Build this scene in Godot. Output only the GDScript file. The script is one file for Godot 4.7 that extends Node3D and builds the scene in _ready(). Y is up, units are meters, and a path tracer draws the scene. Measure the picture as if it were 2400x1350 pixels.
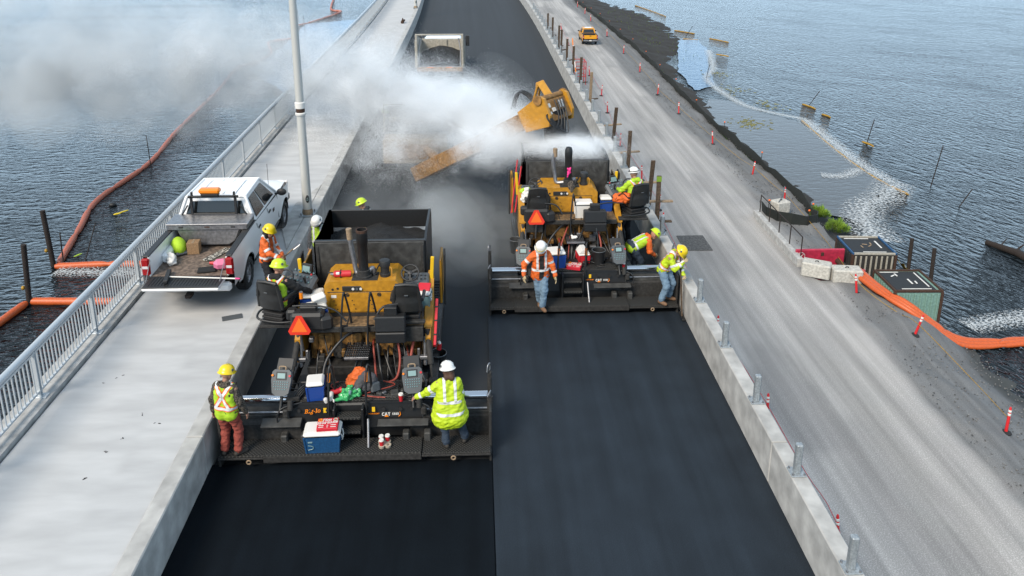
extends Node3D
# Paving a bridge deck: two pavers, their crews, trucks, smoke, the causeway below and the bay on both sides.
# y is up, the bridge runs along -z, y = 0 is the road deck.

class MB:
	# collects triangles (points counter-clockwise seen from outside), then becomes one mesh
	var v := PackedVector3Array()
	var n := PackedVector3Array()
	var uv := PackedVector2Array()
	var xf := Transform3D.IDENTITY
	func tri(a: Vector3, b: Vector3, c: Vector3, na := Vector3.ZERO, nb := Vector3.ZERO, nc := Vector3.ZERO) -> void:
		if na == Vector3.ZERO:
			na = (b - a).cross(c - a).normalized()
			nb = na
			nc = na
		v.append(xf * a); v.append(xf * c); v.append(xf * b)
		n.append((xf.basis * na).normalized()); n.append((xf.basis * nc).normalized()); n.append((xf.basis * nb).normalized())
		uv.append(Vector2.ZERO); uv.append(Vector2.ZERO); uv.append(Vector2.ZERO)
	func quad(a: Vector3, b: Vector3, c: Vector3, d: Vector3) -> void:
		tri(a, b, c)
		tri(a, c, d)
	func qo(a: Vector3, b: Vector3, c: Vector3, d: Vector3, out: Vector3) -> void:
		if (b - a).cross(c - a).dot(out) < 0.0:
			quad(a, d, c, b)
		else:
			quad(a, b, c, d)
	func uvquad(a: Vector3, b: Vector3, c: Vector3, d: Vector3) -> void:
		# a bottom left, b bottom right, c top right, d top left, with texture coordinates
		quad(a, b, c, d)
		var k := uv.size() - 6
		var t := [Vector2(0, 1), Vector2(1, 0), Vector2(1, 1), Vector2(0, 1), Vector2(0, 0), Vector2(1, 0)]
		for i in 6:
			uv[k + i] = t[i]
	func box(c: Vector3, s: Vector3, bv := 0.0, b := Basis.IDENTITY) -> void:
		var keep := xf
		xf = xf * Transform3D(b, c)
		var h := s * 0.5
		bv = minf(bv, minf(h.x, minf(h.y, h.z)) * 0.8)
		for ax in 3:
			var u := (ax + 1) % 3
			var w := (ax + 2) % 3
			for sg in [-1.0, 1.0]:
				var o := Vector3.ZERO
				o[ax] = sg
				var q := []
				for k in [[-1, -1], [1, -1], [1, 1], [-1, 1]]:
					var p := Vector3.ZERO
					p[ax] = sg * h[ax]
					p[u] = k[0] * (h[u] - bv)
					p[w] = k[1] * (h[w] - bv)
					q.append(p)
				qo(q[0], q[1], q[2], q[3], o)
		if bv > 0.0:
			for ax in 3:
				var u := (ax + 1) % 3
				var w := (ax + 2) % 3
				for su in [-1.0, 1.0]:
					for sw in [-1.0, 1.0]:
						var q := []
						for k in [[0, -1], [0, 1], [1, 1], [1, -1]]:
							var p := Vector3.ZERO
							p[u] = su * (h[u] - (bv if k[0] == 1 else 0.0))
							p[w] = sw * (h[w] - (bv if k[0] == 0 else 0.0))
							p[ax] = k[1] * (h[ax] - bv)
							q.append(p)
						var o := Vector3.ZERO
						o[u] = su
						o[w] = sw
						qo(q[0], q[1], q[2], q[3], o)
			for sx in [-1.0, 1.0]:
				for sy in [-1.0, 1.0]:
					for sz in [-1.0, 1.0]:
						var a := Vector3(sx * h.x, sy * (h.y - bv), sz * (h.z - bv))
						var d := Vector3(sx * (h.x - bv), sy * h.y, sz * (h.z - bv))
						var e := Vector3(sx * (h.x - bv), sy * (h.y - bv), sz * h.z)
						if (d - a).cross(e - a).dot(Vector3(sx, sy, sz)) < 0.0:
							tri(a, e, d)
						else:
							tri(a, d, e)
		xf = keep
	func slab(a: Vector3, b: Vector3, bv := 0.0) -> void:
		box((a + b) * 0.5, (b - a).abs(), bv)
	func beam(a: Vector3, b: Vector3, w: float, h: float, bv := 0.0, up := Vector3.UP) -> void:
		# a bar of w x h between two points
		var d := b - a
		var z := d.normalized()
		var x := up.cross(z)
		if x.length() < 0.01:
			x = Vector3.RIGHT.cross(z)
		x = x.normalized()
		box((a + b) * 0.5, Vector3(w, h, d.length()), bv, Basis(x, z.cross(x), z))
	func tube(p: Array, r: Variant, seg := 8, caps := true) -> void:
		var k := p.size()
		var rings := []
		var t0: Vector3 = (p[1] - p[0]).normalized()
		var x := t0.cross(Vector3.UP)
		if x.length() < 0.05:
			x = t0.cross(Vector3.RIGHT)
		x = x.normalized()
		for i in k:
			var t: Vector3
			if i == 0:
				t = p[1] - p[0]
			elif i == k - 1:
				t = p[i] - p[i - 1]
			else:
				t = (p[i] - p[i - 1]).normalized() + (p[i + 1] - p[i]).normalized()
			t = t.normalized()
			x = (x - t * x.dot(t)).normalized()
			var y := t.cross(x)
			var rr: float = r[i] if r is Array else r
			var ring := []
			for j in seg:
				var a := TAU * j / seg
				ring.append([p[i] + (x * cos(a) + y * sin(a)) * rr, x * cos(a) + y * sin(a)])
			rings.append(ring)
		for i in k - 1:
			for j in seg:
				var a = rings[i][j]
				var b = rings[i][(j + 1) % seg]
				var c = rings[i + 1][(j + 1) % seg]
				var d = rings[i + 1][j]
				tri(a[0], b[0], c[0], a[1], b[1], c[1])
				tri(a[0], c[0], d[0], a[1], c[1], d[1])
		if caps:
			for e in [0, k - 1]:
				var o: Vector3 = (p[0] - p[1]) if e == 0 else (p[k - 1] - p[k - 2])
				o = o.normalized()
				for j in range(1, seg - 1):
					var a = rings[e][0][0]
					var b = rings[e][j][0]
					var c = rings[e][j + 1][0]
					if e == 0:
						tri(a, c, b, o, o, o)
					else:
						tri(a, b, c, o, o, o)
	func cyl(a: Vector3, b: Vector3, r0: float, r1 := -1.0, seg := 12, caps := true) -> void:
		tube([a, b], [r0, r0 if r1 < 0.0 else r1], seg, caps)
	func lathe(prof: Array, seg := 16, sharp := 0.6) -> void:
		# prof: Vector2(radius, height) from the bottom up, turned round the y axis; sharp: cos below which an edge stays sharp
		var k := prof.size()
		for i in k - 1:
			var a: Vector2 = prof[i]
			var b: Vector2 = prof[i + 1]
			var d := (b - a).normalized()
			var nn := Vector2(d.y, -d.x)
			var n0 := nn
			var n1 := nn
			if i > 0:
				var e := ((a - prof[i - 1]) as Vector2).normalized()
				if e.dot(d) > sharp:
					n0 = (nn + Vector2(e.y, -e.x)).normalized()
			if i < k - 2:
				var e := ((prof[i + 2] - b) as Vector2).normalized()
				if e.dot(d) > sharp:
					n1 = (nn + Vector2(e.y, -e.x)).normalized()
			for j in seg:
				var p := TAU * j / seg
				var q := TAU * (j + 1) / seg
				var cp := Vector3(cos(p), 0, -sin(p))
				var cq := Vector3(cos(q), 0, -sin(q))
				var y := Vector3.UP
				if a.x > 1e-5:
					tri(cp * a.x + y * a.y, cq * a.x + y * a.y, cq * b.x + y * b.y, cp * n0.x + y * n0.y, cq * n0.x + y * n0.y, cq * n1.x + y * n1.y)
				if b.x > 1e-5:
					tri(cp * a.x + y * a.y, cq * b.x + y * b.y, cp * b.x + y * b.y, cp * n0.x + y * n0.y, cq * n1.x + y * n1.y, cp * n1.x + y * n1.y)
	func ball(c: Vector3, r: Vector3, seg := 12, rows := 7) -> void:
		var keep := xf
		xf = xf * Transform3D(Basis.IDENTITY, c)
		for i in rows:
			var t0 := PI * i / rows - PI / 2
			var t1 := PI * (i + 1) / rows - PI / 2
			for j in seg:
				var p := TAU * j / seg
				var q := TAU * (j + 1) / seg
				var u := [Vector3(cos(t0) * cos(p), sin(t0), -cos(t0) * sin(p)), Vector3(cos(t0) * cos(q), sin(t0), -cos(t0) * sin(q)), Vector3(cos(t1) * cos(q), sin(t1), -cos(t1) * sin(q)), Vector3(cos(t1) * cos(p), sin(t1), -cos(t1) * sin(p))]
				if i > 0:
					tri(u[0] * r, u[1] * r, u[2] * r, (u[0] / r).normalized(), (u[1] / r).normalized(), (u[2] / r).normalized())
				if i < rows - 1:
					tri(u[0] * r, u[2] * r, u[3] * r, (u[0] / r).normalized(), (u[2] / r).normalized(), (u[3] / r).normalized())
		xf = keep
	func prism(poly: PackedVector2Array, z0: float, z1: float) -> void:
		# a polygon in x, y between two z
		var area := 0.0
		var k := poly.size()
		for i in k:
			area += poly[i].cross(poly[(i + 1) % k])
		if area < 0.0:
			poly = poly.duplicate()
			poly.reverse()
		var idx := Geometry2D.triangulate_polygon(poly)
		for i in range(0, idx.size(), 3):
			var a := poly[idx[i]]
			var b := poly[idx[i + 1]]
			var c := poly[idx[i + 2]]
			if (b - a).cross(c - a) < 0.0:
				var s := b
				b = c
				c = s
			tri(Vector3(a.x, a.y, z1), Vector3(b.x, b.y, z1), Vector3(c.x, c.y, z1))
			tri(Vector3(a.x, a.y, z0), Vector3(c.x, c.y, z0), Vector3(b.x, b.y, z0))
		for i in k:
			var a := poly[i]
			var b := poly[(i + 1) % k]
			quad(Vector3(a.x, a.y, z0), Vector3(b.x, b.y, z0), Vector3(b.x, b.y, z1), Vector3(a.x, a.y, z1))
	func grid(nu: int, nv: int, f: Callable, uvf: Variant = null) -> void:
		# a smooth sheet: f(i, j) gives the point; its front is on the side of (d/dj) x (d/di)
		var p := []
		for i in nu + 1:
			var row := PackedVector3Array()
			for j in nv + 1:
				row.append(f.call(i, j))
			p.append(row)
		var m := []
		for i in nu + 1:
			var row := PackedVector3Array()
			for j in nv + 1:
				var du: Vector3 = p[mini(i + 1, nu)][j] - p[maxi(i - 1, 0)][j]
				var dv: Vector3 = p[i][mini(j + 1, nv)] - p[i][maxi(j - 1, 0)]
				row.append(dv.cross(du).normalized())
			m.append(row)
		for i in nu:
			for j in nv:
				tri(p[i][j], p[i][j + 1], p[i + 1][j + 1], m[i][j], m[i][j + 1], m[i + 1][j + 1])
				tri(p[i][j], p[i + 1][j + 1], p[i + 1][j], m[i][j], m[i + 1][j + 1], m[i + 1][j])
				if uvf != null:
					var k := uv.size() - 6
					var a: Vector2 = uvf.call(i, j)
					var b: Vector2 = uvf.call(i, j + 1)
					var c: Vector2 = uvf.call(i + 1, j + 1)
					var d: Vector2 = uvf.call(i + 1, j)
					uv[k] = a; uv[k + 1] = c; uv[k + 2] = b; uv[k + 3] = a; uv[k + 4] = d; uv[k + 5] = c
	func add(o: MB, t := Transform3D.IDENTITY) -> void:
		var m := xf * t
		for i in o.v.size():
			v.append(m * o.v[i])
			n.append((m.basis * o.n[i]).normalized())
		uv.append_array(o.uv)
	func mesh() -> ArrayMesh:
		var a := []
		a.resize(Mesh.ARRAY_MAX)
		a[Mesh.ARRAY_VERTEX] = v
		a[Mesh.ARRAY_NORMAL] = n
		a[Mesh.ARRAY_TEX_UV] = uv
		var m := ArrayMesh.new()
		m.add_surface_from_arrays(Mesh.PRIMITIVE_TRIANGLES, a)
		return m

var M := {}          # materials by name
var T := {}          # textures by name
var used := {}       # how often a name was given under a parent
var rng := RandomNumberGenerator.new()

func numbered(parent: Node, called: String) -> String:
	var key := str(parent.get_instance_id()) + called
	var k: int = used.get(key, 0)
	used[key] = k + 1
	return called if k == 0 else "%s_%03d" % [called, k]

func hang(o: Node3D, called: String, parent: Node) -> Node3D:
	o.name = numbered(parent, called)
	parent.add_child(o, true)
	return o

func put(called: String, mb: Variant, m: Material, parent: Node = self) -> MeshInstance3D:
	var o := MeshInstance3D.new()
	o.mesh = mb.mesh() if mb is MB else mb
	o.material_override = m
	hang(o, called, parent)
	return o

func tag(o: Node3D, label: String, category: String, group := "") -> Node3D:
	o.set_meta("label", label)
	o.set_meta("category", category)
	if group:
		o.set_meta("group", group)
	return o

func thing(called: String, label: String, category: String, at := Vector3.ZERO, turn := 0.0, group := "") -> Node3D:
	var o := Node3D.new()
	hang(o, called, self)
	o.position = at
	o.rotation.y = turn
	return tag(o, label, category, group)

func copy(src: Node3D, label: String, at: Vector3, turn := 0.0) -> Node3D:
	var o: Node3D = src.duplicate()
	var stem := str(src.name).rstrip("0123456789").rstrip("_")
	hang(o, stem, self)
	o.position = at
	o.rotation.y = turn
	o.set_meta("label", label)
	return o

func struct(called: String, mb: Variant, m: Material) -> MeshInstance3D:
	var o := put(called, mb, m)
	o.set_meta("kind", "structure")
	return o

func part_label(o: Node3D, label: String) -> Node3D:
	o.set_meta("label", label)
	return o

func noise_tex(freq: float, octaves: int, lo: float, hi: float, side := 512, kind := FastNoiseLite.TYPE_SIMPLEX_SMOOTH, sd := 1, mid := -1.0) -> ImageTexture:
	# seamless grey noise between lo and hi
	var f := FastNoiseLite.new()
	f.noise_type = kind
	f.frequency = freq
	f.fractal_octaves = octaves
	f.seed = sd
	var im := f.get_seamless_image(side, side)
	im.convert(Image.FORMAT_L8)
	var d := im.get_data()
	var lut := PackedByteArray()
	for i in 256:
		var t := i / 255.0
		if mid >= 0.0:
			t = smoothstep(mid - 0.22, mid + 0.22, t)
		lut.append(int(255.0 * clampf(lerpf(lo, hi, t), 0, 1)))
	for i in d.size():
		d[i] = lut[d[i]]
	return ImageTexture.create_from_image(Image.create_from_data(side, side, false, Image.FORMAT_L8, d))

func mat(called: String, lin: Color, rough := 0.7, metal := 0.0, tex: Texture2D = null, scale := 1.0, world := false) -> StandardMaterial3D:
	var m := StandardMaterial3D.new()
	m.resource_name = called
	m.albedo_color = (lin if lin.r >= 1.0 else Color(lin.r * 0.7, lin.g * 0.7, lin.b * 0.7)).linear_to_srgb()
	m.roughness = rough
	m.metallic = metal
	if tex:
		m.albedo_texture = tex
		m.uv1_triplanar = true
		m.uv1_world_triplanar = world
		m.uv1_scale = Vector3.ONE * scale
	M[called] = m
	return m

func relief(m: StandardMaterial3D, tex: Texture2D, depth_cm: float) -> void:
	m.heightmap_enabled = true
	m.heightmap_texture = tex
	m.heightmap_scale = depth_cm

func lettering(text: String, size: float, m: Material, parent: Node, at: Transform3D, font := "Droid Sans", bold := false, called := "lettering", italic := 0.0) -> MeshInstance3D:
	var f := SystemFont.new()
	f.font_names = PackedStringArray([font])
	f.font_weight = 700 if bold else 400
	var t := TextMesh.new()
	t.text = text
	t.font = f
	t.font_size = 32
	t.pixel_size = size / 32.0
	t.depth = 0.006
	t.curve_step = 3.0
	var o := put(called, t, m, parent)
	var b := at.basis
	if italic != 0.0:
		b = b * Basis(Vector3(1, 0, 0), Vector3(italic, 1, 0), Vector3(0, 0, 1))
	o.transform = Transform3D(b, at.origin)
	return o

func _ready() -> void:
	rng.seed = 7
	# camera: a drone 9.5 m above the deck, the picture cropped from the lower part of its frame
	var cam := Camera3D.new()
	cam.name = "camera"
	cam.position = Vector3(0, 9.5, 0)
	cam.rotation = Vector3(deg_to_rad(-16.3), -0.035, 0)
	cam.projection = Camera3D.PROJECTION_FRUSTUM
	cam.near = 0.1
	cam.far = 4000.0
	cam.size = 0.1 * 1350.0 / 1900.0
	cam.frustum_offset = Vector2(0.1 * 20.0 / 1900.0, -0.1 * 350.0 / 1900.0)
	add_child(cam)
	cam.current = true
	var env := Environment.new()
	var sky := Sky.new()
	var sm := ProceduralSkyMaterial.new()
	sm.sky_top_color = Color(0.26, 0.34, 0.43).linear_to_srgb()
	sm.sky_horizon_color = Color(0.6, 0.83, 1.04).linear_to_srgb()
	sm.sky_curve = 0.16
	sm.ground_bottom_color = Color(0.08, 0.09, 0.1).linear_to_srgb()
	sm.ground_horizon_color = Color(0.3, 0.34, 0.38).linear_to_srgb()
	sky.sky_material = sm
	env.background_mode = Environment.BG_SKY
	env.sky = sky
	env.background_energy_multiplier = 1.0
	env.ambient_light_source = Environment.AMBIENT_SOURCE_SKY
	env.tonemap_mode = Environment.TONE_MAPPER_LINEAR
	env.tonemap_exposure = 2.3
	env.sdfgi_enabled = true
	env.ssao_enabled = true
	env.ssil_enabled = true
	env.volumetric_fog_enabled = true
	env.volumetric_fog_density = 0.0
	var we := WorldEnvironment.new()
	we.name = "world_environment"
	we.environment = env
	add_child(we)
	var sun := DirectionalLight3D.new()
	sun.name = "sun"
	sun.light_energy = 0.75
	sun.light_angular_distance = 22.0
	sun.light_color = Color(1.0, 0.95, 0.88)
	sun.shadow_enabled = true
	sun.sky_mode = DirectionalLight3D.SKY_MODE_LIGHT_ONLY
	add_child(sun)
	sun.rotation = Vector3(deg_to_rad(-42), deg_to_rad(-38), 0)   # from behind the camera, from the left
	make_textures()
	make_materials()
	build_water()
	build_causeway()
	build_deck()
	build_walls()
	build_railing()
	build_all_things()
	build_smoke()
# ---------------------------------------------------------------- textures and materials

func make_textures() -> void:
	T.grunge = noise_tex(0.012, 5, 0.74, 1.0, 512, FastNoiseLite.TYPE_SIMPLEX_SMOOTH, 3)
	T.dirt = noise_tex(0.018, 6, 0.5, 1.0, 512, FastNoiseLite.TYPE_SIMPLEX_SMOOTH, 5)
	T.worn = noise_tex(0.022, 6, 0.8, 1.0, 512, FastNoiseLite.TYPE_SIMPLEX_SMOOTH, 15)
	T.speck = noise_tex(0.3, 3, 0.45, 1.0, 512, FastNoiseLite.TYPE_VALUE, 6)
	T.fine = noise_tex(0.09, 5, 0.0, 1.0, 512, FastNoiseLite.TYPE_SIMPLEX_SMOOTH, 8)
	T.stones = noise_tex(0.06, 2, 0.0, 1.0, 512, FastNoiseLite.TYPE_CELLULAR, 9)
	T.gravel = noise_tex(0.11, 4, 0.66, 1.0, 512, FastNoiseLite.TYPE_CELLULAR, 10)
	T.cloth = noise_tex(0.01, 4, 0.82, 1.0, 256, FastNoiseLite.TYPE_SIMPLEX_SMOOTH, 11)
	T.camo = noise_tex(0.02, 3, 0.2, 1.0, 256, FastNoiseLite.TYPE_SIMPLEX_SMOOTH, 12, 0.5)
	# open-graded plate with raised lugs
	var tp := PackedByteArray()
	tp.resize(64 * 64)
	for y in 64:
		for x in 64:
			var a := ((x + y) / 16) % 2 == 0
			var q := absf(fmod(x + y, 16.0) - 8.0)
			var r := absf(fmod(x - y + 64.0, 16.0) - 8.0)
			tp[y * 64 + x] = 255 if (q < 2.2 and r < 6.0 if a else r < 2.2 and q < 6.0) else 70
	T.tread = ImageTexture.create_from_image(Image.create_from_data(64, 64, false, Image.FORMAT_L8, tp))
	# asphalt: broad cloudy patches with grain on top
	var fa := FastNoiseLite.new()
	fa.frequency = 0.006
	fa.fractal_octaves = 3
	fa.seed = 44
	var cl := fa.get_seamless_image(1024, 1024)
	cl.convert(Image.FORMAT_L8)
	fa.frequency = 0.35
	fa.seed = 45
	var gr := fa.get_seamless_image(1024, 1024)
	gr.convert(Image.FORMAT_L8)
	var ca := cl.get_data()
	var ga := gr.get_data()
	for i in ca.size():
		ca[i] = int(255.0 * clampf(0.66 + 0.12 * ca[i] / 255.0 + 0.5 * (ga[i] / 255.0 - 0.5) + (0.25 if ga[i] > 214 else 0.0), 0.0, 1.0))
	T.asphalt = ImageTexture.create_from_image(Image.create_from_data(1024, 1024, false, Image.FORMAT_L8, ca))
	# brushed streaks that run along v
	T.streak = stretched(0.006, 6, 340, 1024, 1024, 0.9, 1.0, 21)
	T.trail = stretched(0.013, 6, 1024, 130, 1024, 0.8, 1.0, 22)
	# waves
	T.wave = wave_map(1024, 31, 7.0)
	T.mud = noise_tex(0.03, 6, 0.3, 1.0, 512, FastNoiseLite.TYPE_SIMPLEX_SMOOTH, 33)

func stretched(freq: float, octaves: int, w: int, h: int, side: int, lo: float, hi: float, sd: int) -> ImageTexture:
	var f := FastNoiseLite.new()
	f.noise_type = FastNoiseLite.TYPE_SIMPLEX_SMOOTH
	f.frequency = freq
	f.fractal_octaves = octaves
	f.seed = sd
	var im := f.get_seamless_image(w, h)
	im.convert(Image.FORMAT_L8)
	im.resize(side, side, Image.INTERPOLATE_CUBIC)
	var d := im.get_data()
	for i in d.size():
		d[i] = int(lerpf(lo, hi, d[i] / 255.0) * 255.0)
	return ImageTexture.create_from_image(Image.create_from_data(side, side, false, Image.FORMAT_L8, d))

func wave_map(side: int, sd: int, strength: float) -> ImageTexture:
	var f := FastNoiseLite.new()
	f.noise_type = FastNoiseLite.TYPE_SIMPLEX_SMOOTH
	f.fractal_type = FastNoiseLite.FRACTAL_FBM
	f.frequency = 0.026
	f.fractal_octaves = 4
	f.fractal_gain = 0.55
	f.seed = sd
	var a := f.get_seamless_image(side * 2 / 5, side)
	a.convert(Image.FORMAT_L8)
	a.resize(side, side, Image.INTERPOLATE_CUBIC)
	f.seed = sd + 1
	f.frequency = 0.05
	var b := f.get_seamless_image(side * 3 / 5, side)
	b.convert(Image.FORMAT_L8)
	b.resize(side, side, Image.INTERPOLATE_CUBIC)
	var d := a.get_data()
	var e := b.get_data()
	for i in d.size():
		var t := absf(d[i] / 127.5 - 1.0)
		d[i] = int(255.0 * clampf(0.72 * (1.0 - t) + 0.28 * e[i] / 255.0, 0.0, 1.0))
	var im := Image.create_from_data(side, side, false, Image.FORMAT_L8, d)
	im.convert(Image.FORMAT_RGBA8)
	im.bump_map_to_normal_map(strength)
	return ImageTexture.create_from_image(im)

func mat_asphalt(called: String, lin: Color, rough: float) -> void:
	# fresh mat: faint screed lines along the road, stone grain, cloudy patches
	var m := mat(called, lin, rough)
	m.albedo_texture = T.trail
	m.uv1_scale = Vector3(0.8, 0.5, 1)
	m.detail_enabled = true
	m.detail_blend_mode = BaseMaterial3D.BLEND_MODE_MUL
	m.detail_albedo = T.asphalt
	m.detail_uv_layer = BaseMaterial3D.DETAIL_UV_2
	m.uv2_triplanar = true
	m.uv2_world_triplanar = true
	m.uv2_scale = Vector3.ONE * 0.16

func make_materials() -> void:
	mat("concrete_deck", Color(0.58, 0.585, 0.59), 0.85)
	M.concrete_deck.albedo_texture = T.streak
	relief(mat("concrete", Color(0.6, 0.595, 0.58), 0.85, 0.0, T.grunge, 0.5, true), T.fine, 0.15)
	mat("concrete_wall", Color(0.66, 0.64, 0.6), 0.85, 0.0, T.worn, 0.3, true)
	M.concrete_wall.albedo_color = Color(0.43, 0.425, 0.41).linear_to_srgb()
	M.concrete_wall.albedo_texture = T.grunge
	relief(mat("lock_block", Color(0.7, 0.68, 0.62), 0.9, 0.0, T.grunge, 0.9), T.fine, 0.3)
	relief(mat("old_asphalt", Color(0.024, 0.029, 0.036), 0.85, 0.0, T.trail, 1.0), T.fine, 0.1)
	M.old_asphalt.uv1_triplanar = false
	mat_asphalt("fresh_asphalt", Color(0.011, 0.0175, 0.026), 0.7)
	M.fresh_asphalt.metallic_specular = 0.2
	mat_asphalt("rolled_asphalt", Color(0.04, 0.058, 0.082), 0.6)
	M.rolled_asphalt.metallic_specular = 0.35
	relief(mat("loose_asphalt", Color(0.012, 0.013, 0.015), 0.8, 0.0, T.dirt, 1.2), T.stones, 3.0)
	mat("alu", Color(0.62, 0.66, 0.69), 0.45, 0.35)
	mat("galvanised", Color(0.55, 0.6, 0.63), 0.5, 0.5, T.grunge, 3.0)
	mat("steel", Color(0.5, 0.5, 0.52), 0.4, 0.8, T.grunge, 1.5)
	mat("chrome", Color(0.75, 0.75, 0.78), 0.12, 1.0)
	mat("rust", Color(0.1, 0.045, 0.025), 0.9, 0.0, T.dirt, 1.5)
	mat("dark_rust", Color(0.035, 0.022, 0.017), 0.9, 0.0, T.dirt, 1.5)
	mat("machine_yellow", Color(0.66, 0.31, 0.02), 0.45, 0.0, T.worn, 0.7)
	mat("worn_yellow", Color(0.5, 0.25, 0.06), 0.6, 0.0, T.dirt, 0.8)
	mat("bright_yellow", Color(0.85, 0.52, 0.01), 0.5)
	mat("black_steel", Color(0.016, 0.017, 0.019), 0.5, 0.0, T.worn, 1.2)
	mat("dirty_black", Color(0.045, 0.043, 0.041), 0.8, 0.0, T.dirt, 1.3)
	mat("soot_plate", Color(0.085, 0.085, 0.082), 0.7, 0.0, T.dirt, 0.5)
	mat("black_plastic", Color(0.018, 0.018, 0.019), 0.55)
	mat("grey_plastic", Color(0.09, 0.1, 0.11), 0.55)
	mat("rubber", Color(0.014, 0.014, 0.015), 0.8)
	mat("seat_vinyl", Color(0.022, 0.022, 0.022), 0.5, 0.0, T.cloth, 3.0)
	relief(mat("tread_plate", Color(0.06, 0.056, 0.05), 0.7, 0.0, T.dirt, 1.0), T.tread, 1.0)
	M.tread_plate.albedo_texture = T.tread
	M.tread_plate.uv1_scale = Vector3.ONE * 4.0
	M.tread_plate.albedo_color = Color(0.063, 0.06, 0.053).linear_to_srgb()
	mat("deck_tan", Color(0.33, 0.2, 0.09), 0.8, 0.0, T.dirt, 1.1)
	mat("white_paint", Color(0.99, 0.99, 0.99), 0.3)
	M.white_paint.clearcoat_enabled = true
	mat("truck_yellow", Color(0.8, 0.36, 0.01), 0.3)
	mat("white_plastic", Color(0.8, 0.78, 0.74), 0.5)
	mat("blue_plastic", Color(0.01, 0.06, 0.3), 0.45)
	mat("faded_blue", Color(0.015, 0.1, 0.26), 0.5, 0.0, T.grunge, 3.0)
	mat("red_plastic", Color(0.6, 0.02, 0.03), 0.45)
	mat("cardboard_red", Color(0.62, 0.012, 0.03), 0.6)
	mat("pulp", Color(0.45, 0.38, 0.3), 0.9)
	mat("cardboard", Color(0.4, 0.24, 0.12), 0.85, 0.0, T.grunge, 4.0)
	mat("safety_red", Color(0.75, 0.035, 0.012), 0.4)
	mat("safety_orange", Color(0.9, 0.16, 0.01), 0.5)
	mat("amber", Color(0.9, 0.25, 0.01), 0.25)
	mat("tail_red", Color(0.35, 0.005, 0.008), 0.15)
	mat("boom_orange", Color(0.78, 0.14, 0.025), 0.5, 0.0, T.worn, 0.8)
	mat("boom_faded", Color(0.62, 0.16, 0.08), 0.6, 0.0, T.worn, 0.8)
	mat("boom_yellow", Color(0.75, 0.42, 0.02), 0.55, 0.0, T.dirt, 1.0)
	mat("marker_red", Color(0.72, 0.02, 0.025), 0.5)
	mat("marker_white", Color(0.8, 0.8, 0.76), 0.5)
	mat("wood", Color(0.16, 0.105, 0.065), 0.9, 0.0, T.dirt, 1.4)
	mat("pale_wood", Color(0.42, 0.3, 0.19), 0.85, 0.0, T.grunge, 2.0)
	mat("fence_cloth", Color(0.014, 0.019, 0.017), 0.9, 0.0, T.cloth, 2.0)
	mat("grass", Color(0.2, 0.34, 0.03), 0.8)
	mat("dry_grass", Color(0.2, 0.19, 0.05), 0.85)
	mat("pink", Color(0.75, 0.2, 0.35), 0.6)
	mat("hot_pink", Color(0.85, 0.03, 0.25), 0.6)
	mat("teal_container", Color(0.24, 0.42, 0.36), 0.6, 0.0, T.worn, 0.6)
	mat("roof_tar", Color(0.016, 0.016, 0.017), 0.7, 0.0, T.grunge, 1.0)
	mat("barrier_pink", Color(0.6, 0.03, 0.08), 0.5, 0.0, T.grunge, 0.6)
	mat("hose", Color(0.012, 0.012, 0.013), 0.45)
	mat("hose_red", Color(0.32, 0.05, 0.03), 0.6)
	mat("skin", Color(0.42, 0.22, 0.15), 0.6)
	mat("lime", Color(0.5, 0.78, 0.02), 0.75, 0.0, T.cloth, 2.0)
	mat("lime_jacket", Color(0.62, 0.82, 0.015), 0.65, 0.0, T.cloth, 2.0)
	mat("orange_jacket", Color(0.9, 0.16, 0.015), 0.7, 0.0, T.cloth, 2.0)
	mat("silver_tape", Color(0.72, 0.73, 0.74), 0.35)
	mat("navy_cloth", Color(0.014, 0.016, 0.024), 0.9, 0.0, T.cloth, 3.0)
	mat("black_cloth", Color(0.012, 0.012, 0.013), 0.9, 0.0, T.cloth, 3.0)
	mat("grey_cloth", Color(0.09, 0.09, 0.1), 0.9, 0.0, T.cloth, 3.0)
	mat("camo_cloth", Color(0.16, 0.13, 0.1), 0.9, 0.0, T.camo, 5.0)
	mat("red_cloth", Color(0.4, 0.075, 0.05), 0.85, 0.0, T.grunge, 3.0)
	mat("denim", Color(0.035, 0.06, 0.1), 0.9, 0.0, T.grunge, 4.0)
	mat("light_denim", Color(0.2, 0.32, 0.45), 0.9, 0.0, T.worn, 3.0)
	mat("boot", Color(0.03, 0.025, 0.02), 0.8)
	mat("tan_boot", Color(0.2, 0.11, 0.06), 0.8)
	mat("glove", Color(0.5, 0.4, 0.24), 0.85)
	mat("hat_yellow", Color(0.85, 0.62, 0.01), 0.3)
	mat("hat_white", Color(0.82, 0.82, 0.8), 0.3)
	mat("hat_lime", Color(0.6, 0.8, 0.02), 0.35)
	mat("hair_brown", Color(0.07, 0.03, 0.015), 0.7)
	mat("lens_grey", Color(0.18, 0.3, 0.32), 0.3)
	mat("headlight", Color(0.7, 0.7, 0.72), 0.15)
	mat("pale_steel", Color(0.5, 0.47, 0.4), 0.6, 0.0, T.worn, 0.6)
	mat("pale_tan", Color(0.45, 0.33, 0.2), 0.6, 0.0, T.grunge, 0.6)
	mat("plywood_floor", Color(0.3, 0.22, 0.17), 0.85, 0.0, T.dirt, 0.9)
	mat("spotted_board", Color(0.6, 0.57, 0.5), 0.85, 0.0, T.camo, 2.5)
	mat("paint_red", Color(0.6, 0.02, 0.02), 0.5)
	mat("paint_orange", Color(0.85, 0.22, 0.02), 0.5)
	mat("green_glass", Color(0.06, 0.42, 0.14), 0.25)
	var fo := mat("foam", Color(1, 1, 1), 0.9)
	fo.albedo_color = Color(0.72, 0.74, 0.75)
	fo.albedo_texture = foam_texture()
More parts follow.
